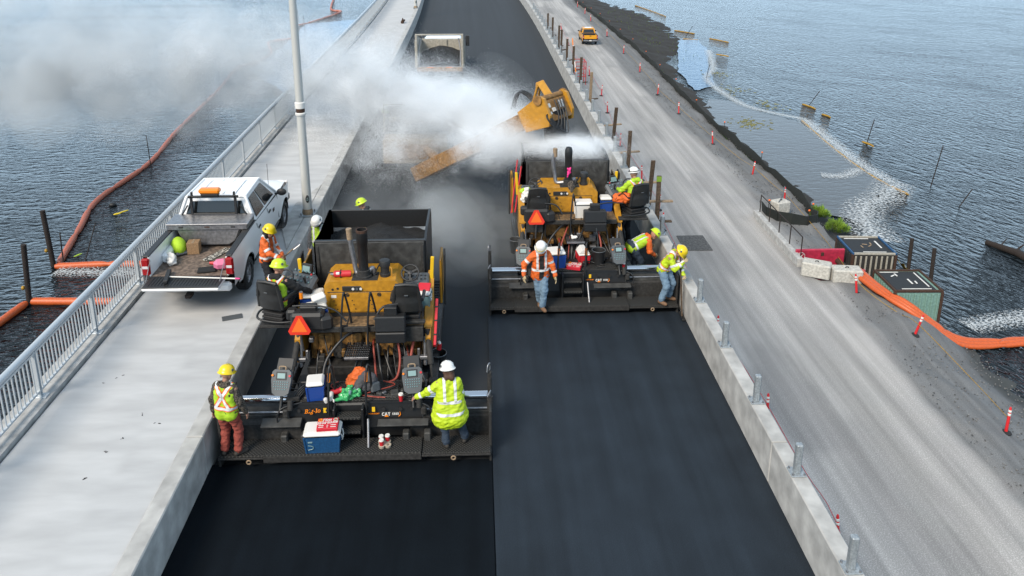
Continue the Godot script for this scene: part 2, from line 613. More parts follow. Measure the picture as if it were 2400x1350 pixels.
	fo.transparency = BaseMaterial3D.TRANSPARENCY_ALPHA
	fo.texture_repeat = true
	mat("patch_grey", Color(0.17, 0.17, 0.17), 0.9, 0.0, T.dirt, 0.7)
	mat("alu_pole", Color(0.6, 0.6, 0.57), 0.5, 0.15)
	var gl := mat("dark_glass", Color(0.012, 0.014, 0.015), 0.06)
	gl.metallic_specular = 0.6
	mat("screen", Color(0.25, 0.38, 0.38), 0.3)

# ---------------------------------------------------------------- water, causeway

const SEA := -10.0
const LOW := -8.5

func bend(z: float) -> float:
	return -0.00056 * pow(maxf(0.0, -z - 55.0), 2.0)

func water_mat(called: String, lin: Color, rough: float, spec: float, strength: float, tile: float) -> StandardMaterial3D:
	var m := mat(called, lin, rough)
	m.metallic_specular = spec
	m.normal_enabled = true
	m.normal_texture = T.wave
	m.normal_scale = strength
	m.uv1_scale = Vector3.ONE / tile
	return m

func water_sheet(x0: float, x1: float, along: Vector2, nx: int, nz: int) -> MB:
	# crests run along the direction «along» (x, z)
	var mb := MB.new()
	var f := FastNoiseLite.new()
	f.frequency = 0.06
	f.fractal_octaves = 3
	f.seed = 5
	var e := along.normalized()
	var s := signf(x1 - x0)
	var pt := func(i: int, j: int) -> Vector3:
		var x := x0 + (x1 - x0) * pow(float(i) / nx, 1.8)
		var z := 20.0 - 1500.0 * pow(float(j) / nz, 2.2)
		var q := Vector2(x, z)
		return Vector3(x, SEA + f.get_noise_2d(q.dot(e) * 0.35, q.dot(e.orthogonal())) * 0.16, z)
	var uvf := func(i: int, j: int) -> Vector2:
		var x := x0 + (x1 - x0) * pow(float(i) / nx, 1.8)
		var z := 20.0 - 1500.0 * pow(float(j) / nz, 2.2)
		return Vector2(Vector2(x, z).dot(e), Vector2(x, z).dot(e.orthogonal()))
	if s > 0.0:
		mb.grid(nx, nz, func(i: int, j: int): return pt.call(nx - i, j), func(i: int, j: int): return uvf.call(nx - i, j))
	else:
		mb.grid(nx, nz, pt, uvf)
	return mb

func build_water() -> void:
	var m := water_mat("sea_water", Color(0.008, 0.012, 0.015), 0.1, 0.33, 1.0, 26.0)
	struct("water", water_sheet(0.0, -900.0, Vector2(0.97, -0.1), 70, 190), m)
	struct("water", water_sheet(0.0, 900.0, Vector2(0.35, 0.93), 70, 190), m)

func shore(z: float) -> float:
	var s := [Vector2(0, 23.2), Vector2(-28, 23.0), Vector2(-35, 22.4), Vector2(-45, 22.8), Vector2(-54, 22.9), Vector2(-60, 22.8), Vector2(-70, 22.9), Vector2(-81, 23.3), Vector2(-90, 22.7), Vector2(-95, 24.4), Vector2(-100, 23.8), Vector2(-108, 27.3), Vector2(-118, 30.0), Vector2(-131, 31.2), Vector2(-150, 29.9), Vector2(-162, 26.0), Vector2(-185, 22.0), Vector2(-400, 22.0)]
	for i in s.size() - 1:
		if z <= s[i].x and z >= s[i + 1].x:
			return lerpf(s[i].y, s[i + 1].y, (z - s[i].x) / (s[i + 1].x - s[i].x))
	return 23.0

func fence_x(z: float) -> float:
	if z > -47.0:
		return 20.5
	return 20.5 + 0.25 * sin(z * 0.11) - 1.5 * smoothstep(-125.0, -160.0, z)

func ground_y(x: float, z: float) -> float:
	var e := 17.9 + 0.35 * sin(z * 0.09) + 0.2 * sin(z * 0.31)
	var fx := fence_x(z)
	var sx := shore(z)
	if z > -43.0:
		# the bare gravel slope by the containers
		var y := LOW
		e += 1.7 * smoothstep(-36.6, -36.2, z) * smoothstep(-30.0, -33.0, z)
		if x > e:
			y = lerpf(LOW, SEA - 0.3, smoothstep(e, sx + 0.6, x) * 0.5 + 0.5 * clampf((x - e) / (sx + 0.6 - e), 0, 1))
		if x > 16.7 and z > -38.35 and z < -36.35:
			y = SEA - 0.4
		return y if x < sx + 1.0 else SEA - 0.3 - (x - sx - 1.0) * 0.4
	if x < e:
		return LOW
	if x < fx:
		return lerpf(LOW, LOW - 0.35, (x - e) / (fx - e))
	if x < sx:
		var t := (x - fx) / maxf(0.1, sx - fx)
		return lerpf(LOW - 0.5, SEA + 0.05, pow(t, 0.35))
	return SEA + 0.05 - (x - sx) * 0.35

func build_causeway() -> void:
	var f := FastNoiseLite.new()
	f.frequency = 0.35
	f.fractal_octaves = 4
	f.seed = 2
	var g := FastNoiseLite.new()
	g.frequency = 0.05
	g.fractal_octaves = 4
	g.seed = 12
	var h := FastNoiseLite.new()
	h.frequency = 0.22
	h.fractal_octaves = 4
	h.seed = 77
	var xs := []
	for i in 83:
		xs.append(4.0 + i * 0.36)
	var zs := []
	var z := -4.0
	while z > -420.0:
		zs.append(z)
		z -= 0.45 if z > -60.0 else 1.0 if z > -170.0 else 12.0
	var v := PackedVector3Array()
	var uv := PackedVector2Array()
	var col := PackedColorArray()
	var idx := PackedInt32Array()
	for zz in zs:
		for x in xs:
			var e := 17.9 + 0.35 * sin(zz * 0.09) + 0.2 * sin(zz * 0.31)
			var rough := 0.015 if x < e - 0.6 else 0.11
			var y := ground_y(x, zz) + f.get_noise_2d(x, zz) * rough * 2.0 + g.get_noise_2d(x * 2.0, zz) * rough
			v.append(Vector3(x, y, zz))
			uv.append(Vector2(x / 9.0, zz / 46.0))
			# what it is made of: packed pale haul road, darker loose gravel on its shoulders, brown mud past the fence
			var road := Color(0.6, 0.585, 0.57)
			var gravel := Color(0.24, 0.245, 0.25)
			var mud := Color(0.026, 0.02, 0.016)
			var n := g.get_noise_2d(x * 1.5, zz * 0.25)
			var n2 := f.get_noise_2d(x * 0.7, zz * 0.12)
			var t := smoothstep(e - 1.6 + n * 1.8, e - 0.3 + n * 1.5, x)
			t = maxf(t, 0.85 * (1.0 - smoothstep(8.6 + n * 2.0, 11.2 + n * 2.4, x)))
			t = maxf(t, 0.3 * smoothstep(0.05, 0.45, n2))
			t = maxf(t, 0.42 * smoothstep(-0.05, 0.4, h.get_noise_2d(x * 2.2, zz * 0.09)))
			t = maxf(t, 0.5 * smoothstep(0.0, 0.35, h.get_noise_2d(x * 0.8 + 50.0, zz * 0.3)))
			var c := road.lerp(gravel, clampf(t, 0, 1))
			if zz < -43.0:
				c = c.lerp(mud, smoothstep(fence_x(zz) - 0.1, fence_x(zz) + 0.3, x))
			elif x > e + 2.2:
				c = c.lerp(Color(0.07, 0.075, 0.075), smoothstep(SEA + 0.5, SEA + 0.1, y))
			col.append(c)
	var w := xs.size()
	for j in zs.size() - 1:
		for i in w - 1:
			var a := j * w + i
			idx.append_array([a, a + w, a + 1, a + 1, a + w, a + w + 1])
	var a := []
	a.resize(Mesh.ARRAY_MAX)
	a[Mesh.ARRAY_VERTEX] = v
	a[Mesh.ARRAY_TEX_UV] = uv
	a[Mesh.ARRAY_COLOR] = col
	a[Mesh.ARRAY_INDEX] = idx
	var st := SurfaceTool.new()
	st.create_from_arrays(a)
	st.generate_normals()
	var m := mat("haul_road_ground", Color(1, 1, 1), 0.95)
	m.vertex_color_use_as_albedo = true
	m.albedo_texture = T.trail
	m.detail_enabled = true
	m.detail_blend_mode = BaseMaterial3D.BLEND_MODE_MUL
	m.detail_albedo = T.gravel
	m.detail_uv_layer = BaseMaterial3D.DETAIL_UV_2
	m.uv2_triplanar = true
	m.uv2_world_triplanar = true
	m.uv2_scale = Vector3.ONE * 0.45
	struct("service_road", st.commit(), m)
	# loose stones on the shoulder and the slope
	var stone := MB.new()
	stone.ball(Vector3.ZERO, Vector3(1, 0.6, 0.8), 5, 3)
	var mm := MultiMesh.new()
	mm.transform_format = MultiMesh.TRANSFORM_3D
	mm.use_colors = true
	mm.mesh = stone.mesh()
	mm.instance_count = 4200
	for i in 4200:
		var zz := -18.0 - pow(rng.randf(), 1.6) * 75.0
		var e := 17.9 + 0.35 * sin(zz * 0.09)
		var far: float = fence_x(zz) if zz < -43.0 else shore(zz) - 0.2
		var x := rng.randf_range(e - 0.6, far)
		var r := rng.randf_range(0.015, 0.05)
		var b := Basis.from_euler(Vector3(rng.randf() * 6, rng.randf() * 6, rng.randf() * 6)).scaled(Vector3.ONE * r)
		mm.set_instance_transform(i, Transform3D(b, Vector3(x, ground_y(x, zz) + r * 0.3, zz)))
		var k := rng.randf_range(0.05, 0.17)
		mm.set_instance_color(i, Color(k, k * 1.01, k * 1.03))
	var sm := mat("stone", Color(1, 1, 1), 0.95)
	sm.vertex_color_use_as_albedo = true
	var o := MultiMeshInstance3D.new()
	o.multimesh = mm
	o.material_override = sm
	hang(o, "gravel", self)
	tag(o, "loose grey gravel scattered on the shoulder and slope of the haul road", "gravel")
	o.set_meta("kind", "stuff")
	# calm shallow water held between the silt fence and the yellow floating boom
	var calm := water_mat("calm_water", Color(0.08, 0.083, 0.085), 0.16, 0.38, 0.12, 26.0)
	var mb := MB.new()
	var out := [Vector3(22.0, 0, -49), Vector3(24.3, 0, -46.5), Vector3(26.0, 0, -49.6), Vector3(29.2, 0, -53.5), Vector3(29.2, 0, -60), Vector3(29.6, 0, -67), Vector3(29.6, 0, -71), Vector3(27.6, 0, -74), Vector3(26.0, 0, -79), Vector3(24.0, 0, -80), Vector3(22.0, 0, -76), Vector3(21.8, 0, -60)]
	flat_patch(mb, out, SEA + 0.12, 0.9)
	struct("shallow_water", mb, calm)
	var calm2 := water_mat("still_blue_water", Color(0.02, 0.09, 0.2), 0.1, 0.45, 0.25, 26.0)
	mb = MB.new()
	flat_patch(mb, [Vector3(23.5, 0, -84), Vector3(26.2, 0, -86), Vector3(28.5, 0, -97), Vector3(31.6, 0, -107), Vector3(32.5, 0, -118), Vector3(29.5, 0, -116), Vector3(27.0, 0, -106), Vector3(24.0, 0, -94)], SEA + 0.12, 0.9)
	struct("shallow_water", mb, calm2)
	mb = MB.new()
	flat_patch(mb, [Vector3(-12, 0, -88), Vector3(-20, 0, -84), Vector3(-27, 0, -96), Vector3(-27, 0, -118), Vector3(-28, 0, -135), Vector3(-20, 0, -140), Vector3(-12, 0, -120)], SEA + 0.12, 0.9)
	struct("shallow_water", mb, calm2)

func foam_texture() -> ImageTexture:
	# lacy white bubbles: u runs along the foam line, v across it, ragged towards the edges
	var f := FastNoiseLite.new()
	f.noise_type = FastNoiseLite.TYPE_SIMPLEX_SMOOTH
	f.frequency = 0.045
	f.fractal_octaves = 5
	f.fractal_gain = 0.7
	f.seed = 61
	var im := f.get_seamless_image(1024, 256)
	im.convert(Image.FORMAT_L8)
	var d := im.get_data()
	var o := PackedByteArray()
	o.resize(1024 * 256 * 4)
	for y in 256:
		var e := 1.0 - absf(y / 127.5 - 1.0)
		for x in 1024:
			var i := y * 1024 + x
			var a := smoothstep(0.62 - 0.3 * e, 0.82 - 0.22 * e, d[i] / 255.0) * smoothstep(0.0, 0.3, e)
			o[i * 4] = 255; o[i * 4 + 1] = 255; o[i * 4 + 2] = 255
			o[i * 4 + 3] = int(a * 200.0)
	return ImageTexture.create_from_image(Image.create_from_data(1024, 256, false, Image.FORMAT_RGBA8, o))

func flat_patch(mb: MB, pts: Array, y: float, wob: float) -> void:
	# a thin flat sheet with a ragged outline
	var q := PackedVector2Array()
	var k := pts.size()
	for i in k:
		var a: Vector3 = pts[i]
		var b: Vector3 = pts[(i + 1) % k]
		var c: Vector3 = pts[(i + k - 1) % k]
		var d: Vector3 = pts[(i + 2) % k]
		for j in 7:
			var p := a.lerp(b, j / 7.0)
			q.append(Vector2(p.x + rng.randf_range(-wob, wob) * 0.2, p.z + rng.randf_range(-wob, wob) * 0.2))
	var idx := Geometry2D.triangulate_polygon(q)
	for i in range(0, idx.size(), 3):
		var p := []
		for j in 3:
			p.append(Vector3(q[idx[i + j]].x, y, q[idx[i + j]].y))
		if (p[1] - p[0]).cross(p[2] - p[0]).y < 0.0:
			p.reverse()
		mb.tri(p[0], p[1], p[2])
		var l := mb.uv.size()
		mb.uv[l - 3] = Vector2(p[0].x, p[0].z); mb.uv[l - 2] = Vector2(p[2].x, p[2].z); mb.uv[l - 1] = Vector2(p[1].x, p[1].z)

# ---------------------------------------------------------------- deck, walls, railing

const FAR := -170.0

func strip(x0: float, x1: float, z0: float, z1: float, y0: float, y1: float, step := 3.0, tile := Vector2(4, 12)) -> MB:
	# a slab along the bridge that follows its bend
	var mb := MB.new()
	var k := maxi(1, int((z0 - z1) / step))
	for i in k:
		var a := lerpf(z0, z1, float(i) / k)
		var b := lerpf(z0, z1, float(i + 1) / k)
		var p := [Vector3(x0 + bend(a), 0, a), Vector3(x1 + bend(a), 0, a), Vector3(x1 + bend(b), 0, b), Vector3(x0 + bend(b), 0, b)]
		var t := []
		var l := []
		for q in p:
			t.append(q + Vector3.UP * y1)
			l.append(q + Vector3.UP * y0)
		var s := mb.uv.size()
		mb.quad(t[0], t[1], t[2], t[3])
		for n in 6:
			var w: Vector3 = mb.v[s + n]
			mb.uv[s + n] = Vector2((w.x - bend(w.z)) / tile.x, w.z / tile.y)
		mb.qo(l[0], l[1], l[2], l[3], Vector3.DOWN)
		mb.qo(l[0], l[3], t[3], t[0], Vector3.LEFT)
		mb.qo(l[1], l[2], t[2], t[1], Vector3.RIGHT)
		if i == 0:
			mb.qo(l[0], l[1], t[1], t[0], Vector3.BACK)
		if i == k - 1:
			mb.qo(l[2], l[3], t[3], t[2], Vector3.FORWARD)
	return mb

func build_deck() -> void:
	struct("bridge_deck", strip(-8.3, 5.24, 6.0, FAR, -1.1, -0.1), M.concrete)
	struct("road", strip(-4.66, 4.88, 6.0, FAR, -0.1, 0.0, 3.0, Vector2(9.6, 60)), M.old_asphalt)
	# the fresh mats laid by the two pavers
	struct("road_surface", strip(0.235, 4.88, 6.0, -17.35, 0.004, 0.065), M.rolled_asphalt)
	struct("road_surface", strip(-4.66, 0.215, 6.0, -12.15, 0.004, 0.06), M.fresh_asphalt)
	struct("sidewalk", strip(-7.72, -4.95, 6.0, FAR, -0.1, 0.8, 3.0, Vector2(4, 3)), M.concrete_deck)
	struct("kerb", strip(-8.25, -7.76, 6.0, FAR, -0.1, 0.88), M.concrete)

func wall(called: String, label: String, x0: float, x1: float, y1: float, first: float, step: float) -> Node3D:
	var t := thing(called, label, "wall")
	var z := first + step * 2
	while z > FAR:
		var b := z - step + 0.012
		var mb := MB.new()
		var c := (x0 + x1) * 0.5
		mb.beam(Vector3(c + bend(z), y1 * 0.5 - 0.05, z), Vector3(c + bend(b), y1 * 0.5 - 0.05, b), x1 - x0, y1 + 0.1, 0.018)
		put("wall_segment", mb, M.concrete_wall, t)
		z -= step
	return t

func build_walls() -> void:
	var lw := wall("concrete_kerb_wall", "long low concrete wall between the raised sidewalk and the asphalt", -4.95, -4.662, 0.835, -11.9, 5.8)
	# the widened pad that carries the lamp post
	var mb := MB.new()
	mb.xf = Transform3D(Basis(Vector3(1, 0, 0), Vector3(0, 0, 1), Vector3(0, -1, 0)), Vector3.ZERO)
	mb.prism(PackedVector2Array([Vector2(-4.952, -19.6), Vector2(-5.42, -21.1), Vector2(-5.42, -22.9), Vector2(-4.952, -24.6)]), -0.84, -0.7)
	put("lamp_pad", mb, M.concrete_wall, lw)
	wall("concrete_parapet", "long pale concrete parapet carrying galvanised rail posts, right of the fresh asphalt", 4.882, 5.15, 0.85, -11.4, 6.0)
	# rail posts bolted to the parapet
	var proto: Node3D
	for i in 34:
		var z := -8.72 - 1.915 * i + 3.83
		var n := i - 2
		var x := 5.0 + bend(z)
		var near := ["galvanised rail post nearest of all, at the bottom of the picture", "second galvanised rail post from the picture's bottom edge", "third galvanised rail post from the picture's bottom edge", "galvanised rail post just in front of the worker leaning on the parapet", "galvanised rail post half hidden behind the worker leaning on the parapet", "galvanised rail post behind the bending worker's lime hard hat", "galvanised rail post between the bending worker and the seated operator", "galvanised rail post right behind the far paver's operator seat"]
		var which := "galvanised rail post bolted upright to the parapet beyond the far paver's operator"
		if n >= 0 and n < near.size():
			which = near[n]
		if n < 0:
			which = "galvanised rail post bolted to the parapet this side of the picture's bottom edge"
		if proto == null:
			proto = thing("rail_post", which, "post", Vector3(x, 0.85, z), 0.0, "galvanised rail posts on the parapet")
			var p := MB.new()
			p.box(Vector3(0, 0.27, 0), Vector3(0.105, 0.52, 0.105), 0.016)
			put("tube", p, M.galvanised, proto)
			p = MB.new()
			p.box(Vector3(0, 0.011, 0), Vector3(0.24, 0.022, 0.24), 0.006)
			put("base_plate", p, M.galvanised, proto)
			for c in [[-1, -1], [1, -1], [1, 1], [-1, 1]]:
				p = MB.new()
				p.cyl(Vector3(c[0] * 0.09, 0.022, c[1] * 0.09), Vector3(c[0] * 0.09, 0.05, c[1] * 0.09), 0.016, -1, 6)
				put("bolt", p, M.steel, proto)
		else:
			copy(proto, which, Vector3(x, 0.85, z))

func build_railing() -> void:
	var t := thing("aluminium_railing", "long pale aluminium railing with round top rail along the sidewalk's water side", "railing")
	var first := -13.1 + 2.265 * 3
	var post := MB.new()
	post.box(Vector3(0, 0.46, 0.03), Vector3(0.07, 0.92, 0.012), 0.003)
	post.box(Vector3(0, 0.46, -0.03), Vector3(0.07, 0.92, 0.012), 0.003)
	post.box(Vector3(0, 0.46, 0), Vector3(0.016, 0.92, 0.05))
	post.box(Vector3(0, 0.012, 0), Vector3(0.26, 0.024, 0.16), 0.004)
	var pm := post.mesh()
	var bal := MB.new()
	bal.box(Vector3(0, 0.5, 0), Vector3(0.024, 0.78, 0.024), 0.004)
	var bm := bal.mesh()
	var rest := MB.new()
	var built := 0
	for i in 72:
		var z := first - 2.265 * i
		var x := -7.95 + bend(z)
		var p := put("post", pm, M.alu, t)
		p.position = Vector3(x, 0.88, z)
		for j in 18:
			var zz := z - 2.265 * (j + 1) / 19.0
			if built < 300 and zz < -9.0:
				var b := put("baluster", bm, M.alu, t)
				b.position = Vector3(-7.95 + bend(zz), 0.88, zz)
				built += 1
			elif zz > -120.0:
				rest.box(Vector3(-7.95 + bend(zz), 1.38, zz), Vector3(0.024, 0.78, 0.024))
	var far := put("far_balusters", rest, M.alu, t)
	far.set_meta("kind", "stuff")
	var top := []
	var low := []
	var up := []
	var z := 2.0
	while z > FAR:
		top.append(Vector3(-7.95 + bend(z), 1.86, z))
		low.append(Vector3(-7.95 + bend(z), 0.995, z))
		up.append(Vector3(-7.95 + bend(z), 1.76, z))
		z -= 4.0
	var mb := MB.new()
	mb.tube(top, 0.062, 12)
	put("top_rail", mb, M.alu, t)
	for l in [low, up]:
		mb = MB.new()
		for i in l.size() - 1:
			mb.beam(l[i], l[i + 1], 0.05, 0.035)
		put("rail", mb, M.alu, t)
# ---------------------------------------------------------------- people

var hands := {}
var head_mesh: MB

func blob(bones: Array, cell: float, k: float, wrinkle := 0.0, sd := 1) -> MB:
	# one smooth skin round tapered bones [from, to, radius from, radius to], by surface nets
	var lo: Vector3 = bones[0][0]
	var hi := lo
	for b in bones:
		for e in [[b[0], b[2]], [b[1], b[3]]]:
			lo = lo.min(e[0] - Vector3.ONE * e[1])
			hi = hi.max(e[0] + Vector3.ONE * e[1])
	lo -= Vector3.ONE * cell * 2.5
	var nx := int((hi.x - lo.x) / cell) + 4
	var ny := int((hi.y - lo.y) / cell) + 4
	var nz := int((hi.z - lo.z) / cell) + 4
	var f := PackedFloat32Array()
	f.resize(nx * ny * nz)
	f.fill(9.0)
	var sx := ny * nz
	for b in bones:
		var a: Vector3 = b[0]
		var ab: Vector3 = b[1] - a
		var l2 := maxf(ab.length_squared(), 1e-8)
		var r0: float = b[2]
		var r1: float = b[3]
		var m := maxf(r0, r1) + k + cell * 1.8
		var p0: Vector3 = ((a.min(b[1]) - Vector3.ONE * m - lo) / cell).floor()
		var p1: Vector3 = ((a.max(b[1]) + Vector3.ONE * m - lo) / cell).ceil()
		for i in range(maxi(0, int(p0.x)), mini(nx, int(p1.x) + 1)):
			for j in range(maxi(0, int(p0.y)), mini(ny, int(p1.y) + 1)):
				var base := i * sx + j * nz
				for q in range(maxi(0, int(p0.z)), mini(nz, int(p1.z) + 1)):
					var p := lo + Vector3(i, j, q) * cell - a
					var t := clampf(p.dot(ab) / l2, 0.0, 1.0)
					var d := (p - ab * t).length() - r0 - (r1 - r0) * t
					var o := f[base + q]
					if o > 8.0:
						f[base + q] = d
					elif absf(o - d) >= k:
						if d < o:
							f[base + q] = d
					else:
						var h := 0.5 + 0.5 * (o - d) / k
						f[base + q] = o + (d - o) * h - k * h * (1.0 - h)
	var vid := {}
	var pos := PackedVector3Array()
	var near := cell * 1.9
	var off := [0, 1, nz, nz + 1, sx, sx + 1, sx + nz, sx + nz + 1]
	for i in nx - 1:
		for j in ny - 1:
			var base := i * sx + j * nz
			for q in nz - 1:
				var c := base + q
				if absf(f[c]) > near:
					continue
				var s := 0
				for w in 8:
					if f[c + off[w]] < 0.0:
						s += 1
				if s == 0 or s == 8:
					continue
				var acc := Vector3.ZERO
				var cnt := 0
				for w in 8:
					for ax in [1, 2, 4]:
						if w & ax == 0:
							var u: float = f[c + off[w]]
							var v: float = f[c + off[w | ax]]
							if (u < 0.0) != (v < 0.0):
								var t := u / (u - v)
								var p := Vector3((w >> 2) & 1, (w >> 1) & 1, w & 1)
								if ax == 1:
									p.z += t
								elif ax == 2:
									p.y += t
								else:
									p.x += t
								acc += p
								cnt += 1
				vid[c] = pos.size()
				pos.append(lo + (Vector3(i, j, q) + acc / cnt) * cell)
	var tris := PackedInt32Array()
	for c in vid:
		var inside: bool = f[c] < 0.0
		# edges along x, y, z that start at this corner
		for e in [[sx, nz, 1], [nz, 1, sx], [1, sx, nz]]:
			if (f[c + e[0]] < 0.0) == inside:
				continue
			var n1: int = c - e[1]
			var n2: int = c - e[2]
			var n3: int = c - e[1] - e[2]
			if not (vid.has(n1) and vid.has(n2) and vid.has(n3)):
				continue
			if inside:
				tris.append_array([vid[c], vid[n1], vid[n3], vid[c], vid[n3], vid[n2]])
			else:
				tris.append_array([vid[c], vid[n3], vid[n1], vid[c], vid[n2], vid[n3]])
	var nor := PackedVector3Array()
	nor.resize(pos.size())
	for i in range(0, tris.size(), 3):
		var w := (pos[tris[i + 1]] - pos[tris[i]]).cross(pos[tris[i + 2]] - pos[tris[i]])
		for j in 3:
			nor[tris[i + j]] += w
	for i in nor.size():
		nor[i] = nor[i].normalized()
	if wrinkle > 0.0:
		var fn := FastNoiseLite.new()
		fn.frequency = 7.0
		fn.fractal_octaves = 2
		fn.seed = sd
		for i in pos.size():
			pos[i] += nor[i] * fn.get_noise_3d(pos[i].x, pos[i].y * 1.6, pos[i].z) * wrinkle
		nor.fill(Vector3.ZERO)
		for i in range(0, tris.size(), 3):
			var w := (pos[tris[i + 1]] - pos[tris[i]]).cross(pos[tris[i + 2]] - pos[tris[i]])
			for j in 3:
				nor[tris[i + j]] += w
		for i in nor.size():
			nor[i] = nor[i].normalized()
	var mb := MB.new()
	for i in range(0, tris.size(), 3):
		mb.tri(pos[tris[i]], pos[tris[i + 1]], pos[tris[i + 2]], nor[tris[i]], nor[tris[i + 1]], nor[tris[i + 2]])
	return mb

func cut(src: MB, frame: Transform3D, planes: Array, lift: float, near_axis := 0.0, to := MB.new()) -> MB:
	# the piece of a skin between planes [normal, distance] of a frame, lifted off it: a sewn-on band
	var inv := frame.affine_inverse()
	for i in range(0, src.v.size(), 3):
		var poly := []
		var c := Vector3.ZERO
		for j in [0, 2, 1]:
			var p := inv * src.v[i + j]
			c += p / 3.0
			poly.append([p + (inv.basis * src.n[i + j]) * lift, inv.basis * src.n[i + j]])
		if near_axis > 0.0 and Vector2(c.x, c.z).length() > near_axis:
			continue
		for pl in planes:
			var out := []
			var pn: Vector3 = pl[0]
			for q in poly.size():
				var a = poly[q]
				var b = poly[(q + 1) % poly.size()]
				var da: float = pn.dot(a[0]) - pl[1]
				var db: float = pn.dot(b[0]) - pl[1]
				if da <= 0.0:
					out.append(a)
				if (da <= 0.0) != (db <= 0.0):
					var t := da / (da - db)
					out.append([(a[0] as Vector3).lerp(b[0], t), (a[1] as Vector3).lerp(b[1], t)])
			poly = out
			if poly.size() < 3:
				break
		for q in range(1, poly.size() - 1):
			to.tri(frame * (poly[0][0] as Vector3), frame * (poly[q][0] as Vector3), frame * (poly[q + 1][0] as Vector3), frame.basis * (poly[0][1] as Vector3), frame.basis * (poly[q][1] as Vector3), frame.basis * (poly[q + 1][1] as Vector3))
	return to

func between(n: Vector3, a: float, b: float) -> Array:
	return [[n, b], [-n, -a]]

func make_hand(curl: float, grip: bool) -> MB:
	# a right hand seen from its back: wrist at the origin, fingers along -y, thumb towards -z, palm towards -x
	var bones := [[Vector3(0, 0.01, 0), Vector3(0, -0.03, 0), 0.025, 0.026]]
	for i in 4:
		var z := -0.031 + i * 0.0205
		bones.append([Vector3(0, -0.02, z * 0.6), Vector3(0, -0.085, z), 0.014, 0.0125])
		var p := Vector3(0, -0.088, z)
		var ang := curl
		var len_k: float = [0.92, 1.0, 0.95, 0.76][i]
		for l in [0.042, 0.027, 0.021]:
			var q: Vector3 = p + Vector3(-sin(ang), -cos(ang), 0) * l * len_k
			bones.append([p, q, 0.0098, 0.0086])
			p = q
			ang += curl * (1.15 if grip else 0.8)
	var t0 := Vector3(-0.004, -0.025, -0.022)
	var t1 := Vector3(-0.016, -0.058, -0.048)
	var t2: Vector3 = Vector3(-0.045, -0.078, -0.04) if grip else Vector3(-0.022, -0.088, -0.055)
	bones.append([t0, t1, 0.014, 0.011])
	bones.append([t1, t2, 0.011, 0.0085])
	return blob(bones, 0.0065, 0.007)

func make_head() -> MB:
	return blob([
		[Vector3(0, 0.035, 0.018), Vector3(0, 0.045, -0.015), 0.09, 0.086],
		[Vector3(0, -0.02, -0.02), Vector3(0, -0.07, -0.05), 0.068, 0.044],
		[Vector3(0.028, 0.0, -0.055), Vector3(0.03, -0.05, -0.05), 0.035, 0.03],
		[Vector3(-0.028, 0.0, -0.055), Vector3(-0.03, -0.05, -0.05), 0.035, 0.03],
		[Vector3(0, 0.012, -0.092), Vector3(0, -0.026, -0.112), 0.011, 0.016],
		[Vector3(-0.03, 0.03, -0.078), Vector3(0.03, 0.03, -0.078), 0.02, 0.02],
		[Vector3(-0.018, -0.056, -0.088), Vector3(0.018, -0.056, -0.088), 0.013, 0.013],
		[Vector3(0.086, 0.012, 0.012), Vector3(0.09, -0.02, 0.008), 0.016, 0.011],
		[Vector3(-0.086, 0.012, 0.012), Vector3(-0.09, -0.02, 0.008), 0.016, 0.011],
	], 0.0105, 0.025)

func limb(a: Vector3, target: Vector3, l0: float, l1: float, hint: Vector3) -> Array:
	# [joint, end] of a two-bone limb that reaches for the target and bends towards the hint
	var d := target - a
	var l := clampf(d.length(), absf(l0 - l1) + 0.02, l0 + l1 - 0.004)
	var u := d.normalized()
	var e := a + u * l
	var x := (l0 * l0 - l1 * l1 + l * l) / (2.0 * l)
	var h := sqrt(maxf(0.0, l0 * l0 - x * x))
	var w := (hint - u * hint.dot(u)).normalized()
	return [a + u * x + w * h, e]

func frame_along(a: Vector3, b: Vector3) -> Transform3D:
	# origin at a, y towards b
	var y := (b - a).normalized()
	var x := y.cross(Vector3(0.1, 0.2, 1)).normalized()
	return Transform3D(Basis(x, y, x.cross(y)), a)

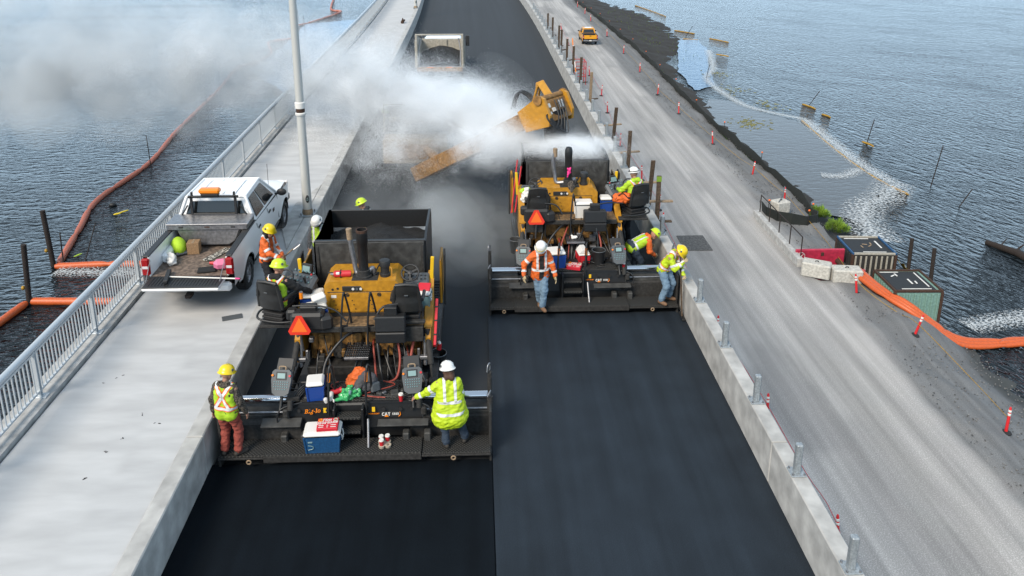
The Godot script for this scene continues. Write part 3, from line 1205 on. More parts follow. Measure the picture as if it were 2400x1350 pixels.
func hard_hat(parent: Node3D, at: Transform3D, m: Material, band: Material = null, marks := 2) -> void:
	var mb := MB.new()
	mb.xf = at * Transform3D(Basis.from_scale(Vector3(1, 1, 1.16)), Vector3.ZERO)
	mb.lathe([Vector2(0.118, -0.004), Vector2(0.147, -0.012), Vector2(0.15, -0.004), Vector2(0.13, 0.008), Vector2(0.126, 0.045), Vector2(0.113, 0.085), Vector2(0.085, 0.118), Vector2(0.045, 0.136), Vector2(0.0, 0.14)], 22)
	mb.xf = at
	# visor and crown ridges
	mb.xf = at * Transform3D(Basis.from_euler(Vector3(0.12, 0, 0)).scaled(Vector3(1, 0.09, 1)), Vector3(0, 0.0, -0.1))
	mb.ball(Vector3.ZERO, Vector3(0.115, 0.12, 0.105), 16, 6)
	mb.xf = at
	for x in [-0.035, 0.0, 0.035]:
		var p := []
		for i in 9:
			var a := lerpf(0.35, PI - 0.35, i / 8.0)
			p.append(Vector3(x, 0.142 * sin(a) * sqrt(1.0 - pow(x / 0.13, 2.0)) - 0.006 * absf(x) / 0.035, 0.143 * cos(a)))
		mb.tube(p, 0.009, 6)
	var hat := put("hard_hat", mb, m, parent)
	if band:
		var bd := MB.new()
		bd.xf = at * Transform3D(Basis.from_scale(Vector3(1, 1, 1.16)), Vector3.ZERO)
		bd.lathe([Vector2(0.1275, 0.012), Vector2(0.132, 0.014), Vector2(0.1295, 0.034), Vector2(0.1255, 0.036)], 22)
		put("hat_band", bd, band, hat)
	for i in marks:
		var sd := MB.new()
		var a := PI * (0.5 if i == 0 else -0.5) + (0.0 if i < 2 else 0.9)
		sd.xf = at * Transform3D(Basis.from_euler(Vector3(0, a, 0)), Vector3.ZERO) * Transform3D(Basis.from_euler(Vector3(-0.25, 0, 0)), Vector3(0, 0.062, 0.12 if i < 2 else 0.137))
		sd.cyl(Vector3(0, 0, 0), Vector3(0, 0, 0.012), 0.024, -1, 10)
		put("sticker", sd, M.grey_plastic, hat)

func person(label: String, at: Vector3, turn: float, pose: Dictionary, wear: Dictionary) -> Node3D:
	# stands with the ground under its feet at «at», facing -z before the turn
	if hands.is_empty():
		hands = {"relaxed": make_hand(0.28, false), "grip": make_hand(1.0, true)}
		head_mesh = make_head()
	var o := thing("person", label, "person", at, turn)
	var sc: float = pose.get("tall", 1.78) / 1.78
	var fat: float = pose.get("fat", 1.0)
	o.scale = Vector3.ONE * sc
	var hip: Vector3 = pose.get("hip", Vector3(0, 0.93, 0))
	var hb := Basis.from_euler(Vector3(0, pose.get("hip_turn", 0.0), 0))
	var tb := hb * Basis.from_euler(Vector3(-pose.get("lean", 0.05), pose.get("twist", 0.0), pose.get("side", 0.0)))
	var look: Vector2 = pose.get("head", Vector2(0.15, 0))
	var kb := tb * Basis.from_euler(Vector3(-look.x, look.y, 0))
	var T0 := Transform3D(tb, hip)
	var neck := T0 * Vector3(0, 0.53, 0.0)
	var hc := neck + tb * Vector3(0, 0.055, -0.012) + kb * Vector3(0, 0.085, -0.02)
	var S := {}
	var arm := {}
	var leg := {}
	var hipj := {}
	for s in [-1.0, 1.0]:
		S[s] = T0 * Vector3(s * 0.185, 0.455, 0.0)
		var key := "rh" if s > 0 else "lh"
		var target: Vector3 = pose.get(key, Vector3(s * 0.3, 0.82, -0.06))
		arm[s] = limb(S[s], target, 0.29, 0.26, pose.get(key + "_elbow", Vector3(s * 0.5, -0.35, 0.8)))
		hipj[s] = hip + hb * Vector3(s * 0.095, -0.02, 0)
		var fkey := "rf" if s > 0 else "lf"
		var foot: Vector3 = pose.get(fkey, Vector3(s * 0.12, 0.0, 0.0))
		leg[s] = limb(hipj[s], foot + Vector3(0, 0.085, 0), 0.43, 0.42, hb * pose.get(fkey + "_knee", Vector3(s * 0.12, 0, -1)))
	# the body: one skin from head to ankles, hands included
	var body := blob([
		[hipj[-1.0], T0 * Vector3(-0.08, 0.4, 0), 0.09, 0.09], [hipj[1.0], T0 * Vector3(0.08, 0.4, 0), 0.09, 0.09],
		[S[-1.0], S[1.0], 0.05, 0.05], [T0 * Vector3(0, 0.42, 0), hc + kb * Vector3(0, -0.05, 0.01), 0.055, 0.05],
		[S[-1.0], arm[-1.0][0], 0.045, 0.038], [arm[-1.0][0], arm[-1.0][1], 0.036, 0.026],
		[S[1.0], arm[1.0][0], 0.045, 0.038], [arm[1.0][0], arm[1.0][1], 0.036, 0.026],
		[hipj[-1.0], leg[-1.0][0], 0.075, 0.05], [leg[-1.0][0], leg[-1.0][1], 0.05, 0.035],
		[hipj[1.0], leg[1.0][0], 0.075, 0.05], [leg[1.0][0], leg[1.0][1], 0.05, 0.035]], 0.028, 0.04)
	body.add(head_mesh, Transform3D(kb, hc))
	var glove := MB.new()
	for s in [-1.0, 1.0]:
		var key := "rh" if s > 0 else "lh"
		var dir: Vector3 = (arm[s][1] - arm[s][0]).normalized()
		dir = pose.get(key + "_dir", dir).normalized()
		var palm: Vector3 = pose.get(key + "_palm", tb * Vector3(-s, 0, 0.25))
		var y := -dir
		var x := -(palm - y * palm.dot(y)).normalized()
		var z := x.cross(y)
		var b := Basis(x, y, z) if s > 0 else Basis(x, y, -z)
		var src: MB = hands["grip" if pose.get(key + "_grip", false) else "relaxed"]
		var dst := glove if wear.has("gloves") else body
		var tf := Transform3D(b.scaled_local(Vector3.ONE * (1.12 if wear.has("gloves") else 1.0)), arm[s][1])
		if s > 0:
			dst.add(src, tf)
		else:
			# mirrored: turn the triangles over
			for i in range(0, src.v.size(), 3):
				dst.tri(tf * src.v[i], tf * src.v[i + 1], tf * src.v[i + 2], (tf.basis * src.n[i]).normalized(), (tf.basis * src.n[i + 1]).normalized(), (tf.basis * src.n[i + 2]).normalized())
	var bo := put("body", body, M.skin, o)
	var eyes := MB.new()
	eyes.xf = Transform3D(kb, hc)
	for s in [-1.0, 1.0]:
		eyes.ball(Vector3(s * 0.032, 0.012, -0.089), Vector3(0.013, 0.008, 0.008), 8, 5)
	eyes.box(Vector3(0, -0.058, -0.1), Vector3(0.04, 0.006, 0.006))
	put("face_features", eyes, M.hair_brown, bo)
	if wear.has("gloves"):
		put("gloves", glove, M[wear.gloves], o)
	if wear.has("hair"):
		var hr := blob([[hc + kb * Vector3(0, 0.02, 0.05), hc + kb * Vector3(0.02, -0.12, 0.09), 0.075, 0.06], [hc + kb * Vector3(-0.06, 0.0, 0.03), hc + kb * Vector3(-0.07, -0.13, 0.05), 0.05, 0.035], [hc + kb * Vector3(0.06, 0.0, 0.03), hc + kb * Vector3(0.07, -0.12, 0.05), 0.05, 0.035]], 0.018, 0.03, 0.01)
		put("hair", hr, M[wear.hair], o)
	# trousers
	var tr := [[hipj[-1.0] + Vector3(0, 0.08, 0), hipj[1.0] + Vector3(0, 0.08, 0), 0.1 * fat, 0.1 * fat], [T0 * Vector3(-0.06, 0.1, 0), T0 * Vector3(0.06, 0.1, 0), 0.11 * fat, 0.11 * fat]]
	for s in [-1.0, 1.0]:
		tr.append([hipj[s], leg[s][0], 0.108 * fat, 0.085])
		tr.append([leg[s][0], leg[s][1] + (leg[s][0] - leg[s][1]).normalized() * 0.03, 0.083, 0.074])
	var trousers := blob(tr, 0.02, 0.03, 0.022, 4)
	var tro := put("trousers", trousers, M[wear.get("trousers", "denim")], o)
	if wear.get("ankle_band", false):
		var band := MB.new()
		for s in [-1.0, 1.0]:
			cut(trousers, frame_along(leg[s][1], leg[s][0]), between(Vector3.UP, 0.14, 0.19), 0.006, 0.14, band)
		put("reflective_band", band, M.silver_tape, tro)
	# boots
	for s in [-1.0, 1.0]:
		var an: Vector3 = leg[s][1]
		var shin: Vector3 = (leg[s][0] - an).normalized()
		var fw: Vector3 = (hb * pose.get(("rf" if s > 0 else "lf") + "_toe", Vector3(s * 0.25, 0, -1))).normalized()
		var sole := an - Vector3(0, 0.045, 0)
		put("boot", blob([[an + shin * 0.1, an, 0.058, 0.052], [sole - fw * 0.05, sole + fw * 0.13, 0.042, 0.044], [sole + fw * 0.05, sole + fw * 0.16, 0.044, 0.035]], 0.014, 0.02), M[wear.get("boots", "boot")], o)
	# what is worn on the upper body
	var hem: float = wear.get("hem", 0.02)
	var flare: float = wear.get("flare", 0.0)
	var torso := [[T0 * Vector3(-0.075, -hem, 0), T0 * Vector3(-0.085, 0.36, 0.005), (0.128 + flare) * fat, 0.115 * fat], [T0 * Vector3(0.075, -hem, 0), T0 * Vector3(0.085, 0.36, 0.005), (0.128 + flare) * fat, 0.115 * fat], [T0 * Vector3(-0.1, 0.44, 0), T0 * Vector3(0.1, 0.44, 0), 0.085, 0.085], [T0 * Vector3(0, 0.2, -0.02), T0 * Vector3(0, 0.05, -0.03), 0.12 * fat, 0.13 * fat]]
	var sleeves := []
	for s in [-1.0, 1.0]:
		sleeves.append([S[s] - tb * Vector3(s * 0.03, 0, 0), arm[s][0], 0.083, 0.068])
		sleeves.append([arm[s][0], arm[s][1], 0.066, 0.05])
	var neckline := [[neck + tb * Vector3(-0.05, -0.02, 0.02), neck + tb * Vector3(0.05, -0.02, 0.02), 0.06, 0.06]]
	if wear.get("hood", true):
		neckline += [[neck + tb * Vector3(-0.07, 0.0, 0.06), neck + tb * Vector3(0.07, 0.0, 0.06), 0.05, 0.05], [neck + tb * Vector3(-0.075, 0.01, 0.04), neck + tb * Vector3(-0.06, -0.02, -0.05), 0.04, 0.03], [neck + tb * Vector3(0.075, 0.01, 0.04), neck + tb * Vector3(0.06, -0.02, -0.05), 0.04, 0.03]]
	var outer: MB
	var coat: Node3D
	var tape := MB.new()
	var edge := MB.new()
	if wear.has("vest"):
		var under := blob(torso.map(func(b): return [b[0], b[1], b[2] - 0.014, b[3] - 0.014]) + sleeves + neckline, 0.02, 0.035, 0.02, 6)
		put("hooded_top", under, M[wear.top], o)
		outer = blob(torso + [[S[-1.0] * 0.8 + S[1.0] * 0.2, S[1.0] * 0.8 + S[-1.0] * 0.2, 0.092, 0.092]], 0.018, 0.03, 0.012, 7)
		coat = put("vest", outer, M[wear.vest], o)
	else:
		outer = blob(torso + sleeves + neckline, 0.018, 0.035, 0.022, 8)
		coat = put("jacket", outer, M[wear.jacket], o)
	var trim: String = wear.get("trim", "")
	var waist: float = wear.get("belt", 0.1)
	var w := 0.026
	# round the waist
	cut(outer, T0, between(Vector3.UP, waist - w, waist + w) + [[Vector3(1, 0, 0), 0.24], [Vector3(-1, 0, 0), 0.24]], 0.007, 0.26, tape)
	if trim:
		cut(outer, T0, between(Vector3.UP, waist - w * 1.8, waist + w * 1.8) + [[Vector3(1, 0, 0), 0.24], [Vector3(-1, 0, 0), 0.24]], 0.004, 0.26, edge)
	if wear.has("second_belt"):
		cut(outer, T0, between(Vector3.UP, wear.second_belt - w, wear.second_belt + w), 0.007, 0.3, tape)
	# over the shoulders: straight in front; straight or crossed behind
	for s in [-1.0, 1.0]:
		var up := [[Vector3.DOWN, -waist]]
		cut(outer, T0, between(Vector3.RIGHT, s * 0.1 - w, s * 0.1 + w) + up + [[Vector3(0, 0, 1), 0.0]], 0.007, 0.3, tape)
		if trim:
			cut(outer, T0, between(Vector3.RIGHT, s * 0.1 - w * 1.8, s * 0.1 + w * 1.8) + up + [[Vector3(0, 0, 1), 0.0]], 0.004, 0.3, edge)
		if wear.get("cross", false):
			var n := Vector3(1, s * 0.62, 0).normalized()
			var d := n.dot(Vector3(0, 0.32, 0))
			cut(outer, T0, between(n, d - w, d + w) + up + [[Vector3(0, 0, -1), 0.0], [Vector3.RIGHT, 0.17], [Vector3.LEFT, 0.17]], 0.008, 0.3, tape)
			if trim:
				cut(outer, T0, between(n, d - w * 1.8, d + w * 1.8) + up + [[Vector3(0, 0, -1), 0.0], [Vector3.RIGHT, 0.17], [Vector3.LEFT, 0.17]], 0.004, 0.3, edge)
		else:
			cut(outer, T0, between(Vector3.RIGHT, s * 0.1 - w, s * 0.1 + w) + up + [[Vector3(0, 0, -1), 0.0]], 0.007, 0.3, tape)
			if trim:
				cut(outer, T0, between(Vector3.RIGHT, s * 0.1 - w * 1.8, s * 0.1 + w * 1.8) + up + [[Vector3(0, 0, -1), 0.0]], 0.004, 0.3, edge)
		if not wear.has("vest"):
			cut(outer, frame_along(arm[s][0], S[s]), between(Vector3.UP, 0.06, 0.115), 0.007, 0.115, tape)
			cut(outer, frame_along(arm[s][1], arm[s][0]), between(Vector3.UP, 0.07, 0.12), 0.007, 0.1, tape)
	put("reflective_tape", tape, M.silver_tape, coat)
	if trim:
		put("tape_edging", edge, M[trim], coat)
	if wear.get("open_front", false):
		# the jacket hangs open over a dark shirt
		var sh := cut(outer, T0, between(Vector3.RIGHT, -0.055, 0.055) + [[Vector3(0, 0, 1), 0.0], [Vector3.UP, 0.46], [Vector3.DOWN, hem + 0.02]], 0.005, 0.3)
		put("dark_shirt", sh, M.black_cloth, o)
	if wear.has("hood_up"):
		var hd := blob([[hc + kb * Vector3(0, 0.03, 0.04), hc + kb * Vector3(0, -0.08, 0.06), 0.115, 0.1], [hc + kb * Vector3(-0.09, 0.02, 0.0), hc + kb * Vector3(-0.08, -0.12, -0.02), 0.035, 0.04], [hc + kb * Vector3(0.09, 0.02, 0.0), hc + kb * Vector3(0.08, -0.12, -0.02), 0.035, 0.04]], 0.018, 0.03)
		put("hood", hd, M[wear.hood_up], o)
	hard_hat(o, Transform3D(kb * Basis.from_euler(Vector3(0.05, 0, 0)), hc + kb * Vector3(0, 0.055, 0.008)), M[wear.hat], M[wear.hat_band] if wear.has("hat_band") else null)
	return o
# ---------------------------------------------------------------- pavers

func bx(called: String, m: String, parent: Node, c: Vector3, s: Vector3, bv := 0.01, rot := Vector3.ZERO) -> MeshInstance3D:
	var mb := MB.new()
	mb.box(c, s, bv, Basis.from_euler(rot))
	return put(called, mb, M[m], parent)

func tb(called: String, m: String, parent: Node, p: Array, r: Variant, seg := 8) -> MeshInstance3D:
	var mb := MB.new()
	mb.tube(p, r, seg)
	return put(called, mb, M[m], parent)

func curve(p: Array, steps := 5) -> Array:
	# a smooth line through the points
	var out := []
	for i in p.size() - 1:
		var a: Vector3 = p[maxi(i - 1, 0)]
		var d: Vector3 = p[mini(i + 2, p.size() - 1)]
		for j in steps:
			out.append((p[i] as Vector3).cubic_interpolate(p[i + 1], a, d, float(j) / steps))
	out.append(p[-1])
	return out

func ring(mb: MB, r: float, thick: float, seg := 20, arc := TAU) -> void:
	# a ring round the y axis
	var p := []
	for i in seg + 1:
		p.append(Vector3(cos(arc * i / seg) * r, 0, sin(arc * i / seg) * r))
	mb.tube(p, thick, 6, arc < TAU)

func steering_wheel(parent: Node, at: Transform3D) -> void:
	var mb := MB.new()
	mb.xf = at
	ring(mb, 0.17, 0.018, 22)
	for a in [0.5, PI - 0.5, PI * 1.5]:
		mb.beam(Vector3.ZERO, Vector3(cos(a) * 0.165, 0, -sin(a) * 0.165), 0.035, 0.014)
	mb.lathe([Vector2(0, -0.02), Vector2(0.05, -0.015), Vector2(0.045, 0.02), Vector2(0, 0.028)], 12)
	mb.cyl(Vector3(0, -0.02, 0), Vector3(0, -0.2, 0), 0.025, 0.03, 8)
	put("steering_wheel", mb, M.black_plastic, parent)

func operator_seat(parent: Node, at: Vector3, turn: float) -> Node3D:
	var o := Node3D.new()
	hang(o, "operator_seat", parent)
	o.position = at
	o.rotation.y = turn
	# cushion, shaped backrest with a tuck across it, bellows below
	bx("cushion", "seat_vinyl", o, Vector3(0, 0.06, 0), Vector3(0.5, 0.14, 0.48), 0.05)
	var mb := MB.new()
	mb.grid(10, 8, func(i: int, j: int):
		var u := i / 5.0 - 1.0
		var v := j / 8.0
		var w := 0.25 - 0.05 * v * v
		var z := 0.27 + 0.07 * v + 0.07 * (1.0 - u * u) - 0.03 * exp(-pow((v - 0.55) * 9.0, 2.0))
		return Vector3(-u * w, 0.1 + v * 0.56 - 0.04 * u * u * v, z))
	mb.grid(10, 8, func(i: int, j: int):
		var u := i / 5.0 - 1.0
		var v := j / 8.0
		var w := 0.25 - 0.05 * v * v
		return Vector3(u * w, 0.1 + v * 0.56 - 0.04 * u * u * v, 0.22 + 0.07 * v - 0.02 * (1.0 - u * u)))
	for s in [-1.0, 1.0]:
		mb.tube([Vector3(s * 0.25, 0.1, 0.25), Vector3(s * 0.238, 0.38, 0.285), Vector3(s * 0.2, 0.62, 0.315)], [0.04, 0.04, 0.035], 8)
	mb.tube([Vector3(-0.2, 0.64, 0.32), Vector3(0, 0.665, 0.34), Vector3(0.2, 0.64, 0.32)], 0.04, 8)
	put("backrest", mb, M.seat_vinyl, o)
	bx("label_plate", "grey_plastic", o, Vector3(0.0, 0.47, 0.395), Vector3(0.07, 0.02, 0.01), 0.002)
	mb = MB.new()
	for i in 5:
		mb.box(Vector3(0, -0.04 - i * 0.045, 0.02), Vector3(0.46 - (i % 2) * 0.04, 0.04, 0.48 - (i % 2) * 0.04), 0.014)
	put("bellows", mb, M.rubber, o)
	for s in [-1.0, 1.0]:
		tb("armrest", "black_plastic", o, [Vector3(s * 0.29, 0.3, 0.24), Vector3(s * 0.3, 0.29, 0.0), Vector3(s * 0.3, 0.27, -0.18)], 0.035)
	return o

func control_box(parent: Node, at: Vector3, turn: float) -> void:
	var o := Node3D.new()
	hang(o, "control_box", parent)
	o.position = at
	o.rotation = Vector3(-0.5, turn, 0)
	# the face looks up and back at the worker
	var mb := MB.new()
	mb.prism(PackedVector2Array([Vector2(-0.15, -0.2), Vector2(-0.08, -0.25), Vector2(0.08, -0.25), Vector2(0.15, -0.2), Vector2(0.18, 0.02), Vector2(0.17, 0.16), Vector2(0.13, 0.2), Vector2(-0.13, 0.2), Vector2(-0.17, 0.16), Vector2(-0.18, 0.02)]), -0.09, 0.0)
	put("housing", mb, M.grey_plastic, o)
	bx("bezel", "black_plastic", o, Vector3(0, 0.095, 0.004), Vector3(0.19, 0.135, 0.012), 0.003)
	bx("screen", "screen", o, Vector3(0, 0.095, 0.012), Vector3(0.14, 0.09, 0.006), 0.002)
	mb = MB.new()
	for r in 4:
		for c in 7:
			if r == 3 and (c < 1 or c > 5):
				continue
			mb.box(Vector3(-0.12 + c * 0.04, -0.01 - r * 0.042, 0.006), Vector3(0.02, 0.02, 0.012), 0.004)
	stuff(put("buttons", mb, M.lens_grey, o))
	for s in [-1.0, 1.0]:
		mb = MB.new()
		mb.cyl(Vector3(s * 0.155, 0.1, 0.0), Vector3(s * 0.155, 0.1, 0.03), 0.02)
		put("stop_button", mb, M.red_plastic if s > 0 else M.amber, o)
	tb("handle", "pale_wood", o, curve([Vector3(-0.06, 0.2, -0.03), Vector3(-0.05, 0.25, -0.03), Vector3(0.05, 0.25, -0.03), Vector3(0.06, 0.2, -0.03)]), 0.013, 6)
	# lid that is folded up behind
	bx("lid", "black_plastic", o, Vector3(0, 0.29, -0.16), Vector3(0.29, 0.22, 0.025), 0.01, Vector3(-0.35, 0, 0))
	tb("stand", "black_steel", o, [Vector3(0, -0.1, -0.08), Vector3(0, -0.28, -0.12), Vector3(0, -0.5, -0.1)], 0.03)

func paver(called_label: String, x0: float, z0: float, out: float, left_end: float, right_end: float, full: bool) -> Node3D:
	var p := thing("asphalt_paver", called_label, "paver", Vector3(x0, 0, z0))
	var r := RandomNumberGenerator.new()
	r.seed = 3 if full else 4
	var mb: MB
	# ---- tractor
	bx("chassis", "dirty_black", p, Vector3(0, 0.72, -4.3), Vector3(2.0, 0.8, 4.3), 0.04)
	for s in [-1.0, 1.0]:
		mb = MB.new()
		var loop := PackedVector2Array()
		for i in 9:
			var a := PI / 2 + PI * i / 8.0
			loop.append(Vector2(-1.1 + cos(a) * 0.36, 0.38 + sin(a) * 0.36))
		for i in 9:
			var a := -PI / 2 + PI * i / 8.0
			loop.append(Vector2(1.1 + cos(a) * 0.36, 0.38 + sin(a) * 0.36))
		mb.xf = Transform3D(Basis(Vector3(0, 0, 1), Vector3.UP, Vector3(-1, 0, 0)), Vector3(s * 1.14, 0, -4.4))
		mb.prism(loop, -0.15, 0.15)
		for i in 20:
			mb.box(Vector3(-1.3 + i * 0.137, 0.75, 0), Vector3(0.06, 0.03, 0.3))
		var tr := put("crawler_track", mb, M.rubber, p)
		for i in 4:
			mb = MB.new()
			mb.cyl(Vector3(s * 1.31, 0.36, -5.2 + i * 0.55), Vector3(s * 1.27, 0.36, -5.2 + i * 0.55), 0.2, -1, 14)
			put("track_wheel", mb, M.dirty_black, tr)
	# rear bulkhead with its pumps
	bx("rear_body", "worn_yellow", p, Vector3(0, 1.2, -2.5), Vector3(2.15, 0.86, 0.7), 0.05)
	for x in [-0.75, -0.2, 0.42, 0.85]:
		bx("access_cover", "worn_yellow", p, Vector3(x, 1.22, -2.1), Vector3(0.3, 0.5, 0.12), 0.03)
	for x in [-0.48, 0.12, 0.66]:
		mb = MB.new()
		mb.cyl(Vector3(x, 1.1, -2.12), Vector3(x, 1.1, -1.95), 0.14, 0.12, 14)
		mb.cyl(Vector3(x, 1.1, -1.95), Vector3(x, 1.1, -1.88), 0.05, -1, 8)
		put("hydraulic_pump", mb, M.dirty_black, p)
	bx("rear_cross_member", "dirty_black", p, Vector3(0, 0.78, -2.0), Vector3(2.2, 0.22, 0.35), 0.02)
	bx("auger_guard", "black_steel", p, Vector3(0, 0.55, -1.72), Vector3(2.5, 0.34, 0.3), 0.03)
	# platform
	var fl := bx("platform", "deck_tan", p, Vector3(0, 1.72, -2.35), Vector3(2.3, 0.07, 1.0), 0.01)
	mb = MB.new()
	mb.box(Vector3(0, 1.69, -1.83), Vector3(2.3, 0.11, 0.04), 0.01)
	mb.box(Vector3(0.25, 1.762, -2.3), Vector3(0.02, 0.012, 0.9))
	mb.box(Vector3(-0.3, 1.762, -2.3), Vector3(0.02, 0.012, 0.9))
	put("platform_edge", mb, M.dirty_black, fl)
	bx("floor_mat", "rubber", p, Vector3(0.0, 1.764, -2.27), Vector3(1.7, 0.014, 0.12), 0.003)
	# hood
	mb = MB.new()
	var hx := -0.02
	mb.xf = Transform3D(Basis.IDENTITY, Vector3(hx, 0, 0))
	mb.prism(PackedVector2Array([Vector2(-0.76, 1.76), Vector2(0.74, 1.76), Vector2(0.74, 2.3), Vector2(0.62, 2.43), Vector2(-0.66, 2.43), Vector2(-0.76, 2.34)]), -3.16, -2.36)
	var hood := put("engine_hood", mb, M.machine_yellow, p)
	mb = MB.new()
	mb.box(Vector3(hx - 0.04, 1.99, -2.352), Vector3(1.24, 0.42, 0.02), 0.006)
	put("hood_door", mb, M.machine_yellow, hood)
	mb = MB.new()
	mb.box(Vector3(hx - 0.05, 2.205, -2.35), Vector3(1.3, 0.012, 0.012))
	put("seam", mb, M.dirty_black, hood)
	for x in [-0.34, 0.28]:
		mb = MB.new()
		mb.xf = Transform3D(Basis.from_euler(Vector3(PI / 2, 0, 0)), Vector3(x, 2.15, -2.34))
		ring(mb, 0.034, 0.009, 12)
		mb.lathe([Vector2(0, 0), Vector2(0.02, 0.004), Vector2(0, 0.008)], 8)
		put("latch", mb, M.black_steel, hood)
	var gp := bx("gauge_panel", "black_plastic", hood, Vector3(-0.25, 2.28, -2.35), Vector3(0.36, 0.1, 0.03), 0.006)
	for i in 3:
		mb = MB.new()
		mb.cyl(Vector3(-0.22 + i * 0.075, 2.28, -2.336), Vector3(-0.22 + i * 0.075, 2.28, -2.326), 0.026, -1, 12)
		put("gauge", mb, M.white_plastic if i != 1 else M.grey_plastic, hood)
	mb = MB.new()
	for q in [Vector3(-0.62, 2.26, 0), Vector3(-0.52, 2.28, 0)]:
		mb.cyl(q + Vector3(0, 0, -2.362), q + Vector3(0, 0, -2.353), 0.024, -1, 10)
	stuff(put("holes", mb, M.rubber, hood))
	bx("small_sticker", "white_plastic", hood, Vector3(-0.6, 2.12, -2.338), Vector3(0.1, 0.06, 0.004), 0.001)
	mb = MB.new()
	for i in 9:
		mb.cyl(Vector3(-0.6 + (i % 3) * 0.03 + int(i / 3) * 0.35, 2.03 - (i % 3) * 0.09, -2.342), Vector3(-0.6 + (i % 3) * 0.03 + int(i / 3) * 0.35, 2.03 - (i % 3) * 0.09, -2.333), 0.012, -1, 6)
	stuff(put("bolts", mb, M.dirty_black, hood))
	bx("heat_shield", "dirty_black", hood, Vector3(0.0, 2.436, -2.56), Vector3(0.5, 0.012, 0.36), 0.002)
	# exhaust stack, muffler pipe, pre-cleaner
	mb = MB.new()
	mb.xf = Transform3D(Basis.IDENTITY, Vector3(-0.03, 2.43, -2.55))
	mb.lathe([Vector2(0.16, 0.0), Vector2(0.16, 0.05), Vector2(0.125, 0.06), Vector2(0.125, 0.16), Vector2(0.1, 0.17)], 18)
	put("stack_base", mb, M.dirty_black, p)
	mb = MB.new()
	mb.xf = Transform3D(Basis.IDENTITY, Vector3(-0.03, 2.58, -2.55))
	mb.lathe([Vector2(0.1, 0.0), Vector2(0.098, 0.56), Vector2(0.11, 0.57), Vector2(0.11, 0.85), Vector2(0.095, 0.85), Vector2(0.095, 0.6)] if not full else [Vector2(0.095, 0.0), Vector2(0.095, 0.62), Vector2(0.1, 0.63), Vector2(0.1, 0.8), Vector2(0.07, 0.88), Vector2(0, 0.9)], 18)
	var stack := put("exhaust_stack", mb, M.black_steel, p)
	if not full:
		mb = MB.new()
		mb.xf = Transform3D(Basis.IDENTITY, Vector3(-0.03, 3.42, -2.55))
		mb.lathe([Vector2(0.111, -0.04), Vector2(0.112, 0.015), Vector2(0.094, 0.015)], 18)
		put("rusty_rim", mb, M.rust, stack)
	var px := -0.36 if full else -0.22
	tb("muffler_pipe", "steel", p, curve([Vector3(-0.1, 2.5, -2.6), Vector3(px + 0.04, 2.48, -2.66), Vector3(px - 0.0, 2.66, -2.7), Vector3(px - 0.05, 3.0, -2.72), Vector3(px - 0.08 + (0.08 if full else 0.0), 3.3, -2.72)]), 0.05, 12)
	tb("muffler_tip", "pale_wood", p, [Vector3(px - 0.07 + (0.07 if full else 0.0), 3.16, -2.72), Vector3(px - 0.085 + (0.085 if full else 0.0), 3.38, -2.72)], 0.058, 12)
	tb("exhaust_elbow", "steel", p, curve([Vector3(0.05, 2.53, -2.58), Vector3(0.14, 2.58, -2.62), Vector3(0.17, 2.46, -2.64)]), 0.05, 10)
	bx("rain_cap", "black_steel", p, Vector3(0.24, 2.6, -2.6), Vector3(0.02, 0.26, 0.1), 0.005, Vector3(0, 0, -0.5))
	mb = MB.new()
	mb.xf = Transform3D(Basis.IDENTITY, Vector3(0.38, 2.43, -2.6))
	mb.lathe([Vector2(0.1, 0.0), Vector2(0.1, 0.06), Vector2(0.085, 0.07), Vector2(0.085, 0.2), Vector2(0.105, 0.21), Vector2(0.11, 0.3), Vector2(0.1, 0.33), Vector2(0.05, 0.345), Vector2(0, 0.345)], 18)
	var pc := put("air_cleaner", mb, M.black_plastic, p)
	tb("bracket", "machine_yellow", pc, [Vector3(0.52, 2.43, -2.55), Vector3(0.52, 2.6, -2.55), Vector3(0.48, 2.62, -2.58)], 0.012, 6)
	# hopper: flap plates, wings, floor and what is in it
	mb = MB.new()
	mb.box(Vector3(0.02, 2.3, -3.27), Vector3(2.2, 1.14, 0.04), 0.01, Basis.from_euler(Vector3(0.06, 0, 0)))
	var hop := put("hopper", mb, M.soot_plate, p)
	mb = MB.new()
	mb.box(Vector3(0.02, 2.87, -3.3), Vector3(2.24, 0.04, 0.09), 0.01)
	for s in [-1.0, 1.0]:
		mb.xf = Transform3D(Basis(Vector3(0, 0, 1), Vector3.UP, Vector3(-s, 0, 0)), Vector3(s * 1.12 + 0.02, 0, 0))
		mb.prism(PackedVector2Array([Vector2(-3.28, 0.9), Vector2(-3.28, 2.86), Vector2(-3.9, 2.92 if s > 0 else 2.8), Vector2(-5.1, 2.86), Vector2(-5.25, 2.7), Vector2(-5.25, 0.6)]), -0.02, 0.03)
	mb.xf = Transform3D.IDENTITY
	mb.box(Vector3(0.02, 2.6, -5.2), Vector3(2.2, 0.42, 0.04), 0.01)
	put("hopper_wing", mb, M.black_steel, hop)
	mb = MB.new()
	for s in [-1.0, 1.0]:
		mb.box(Vector3(s * 1.06 + 0.02, 2.25, -3.24), Vector3(0.06, 1.1, 0.06), 0.01)
	mb.box(Vector3(0.02, 1.9, -3.23), Vector3(2.1, 0.06, 0.05), 0.01)
	for i in 14:
		mb.cyl(Vector3(-1.0 + i * 0.157, 2.78, -3.25), Vector3(-1.0 + i * 0.157, 2.78, -3.225), 0.014, -1, 6)
	stuff(put("stiffeners", mb, M.dirty_black, hop))
	mb = MB.new()
	var fn := FastNoiseLite.new()
	fn.frequency = 1.6
	fn.seed = 4
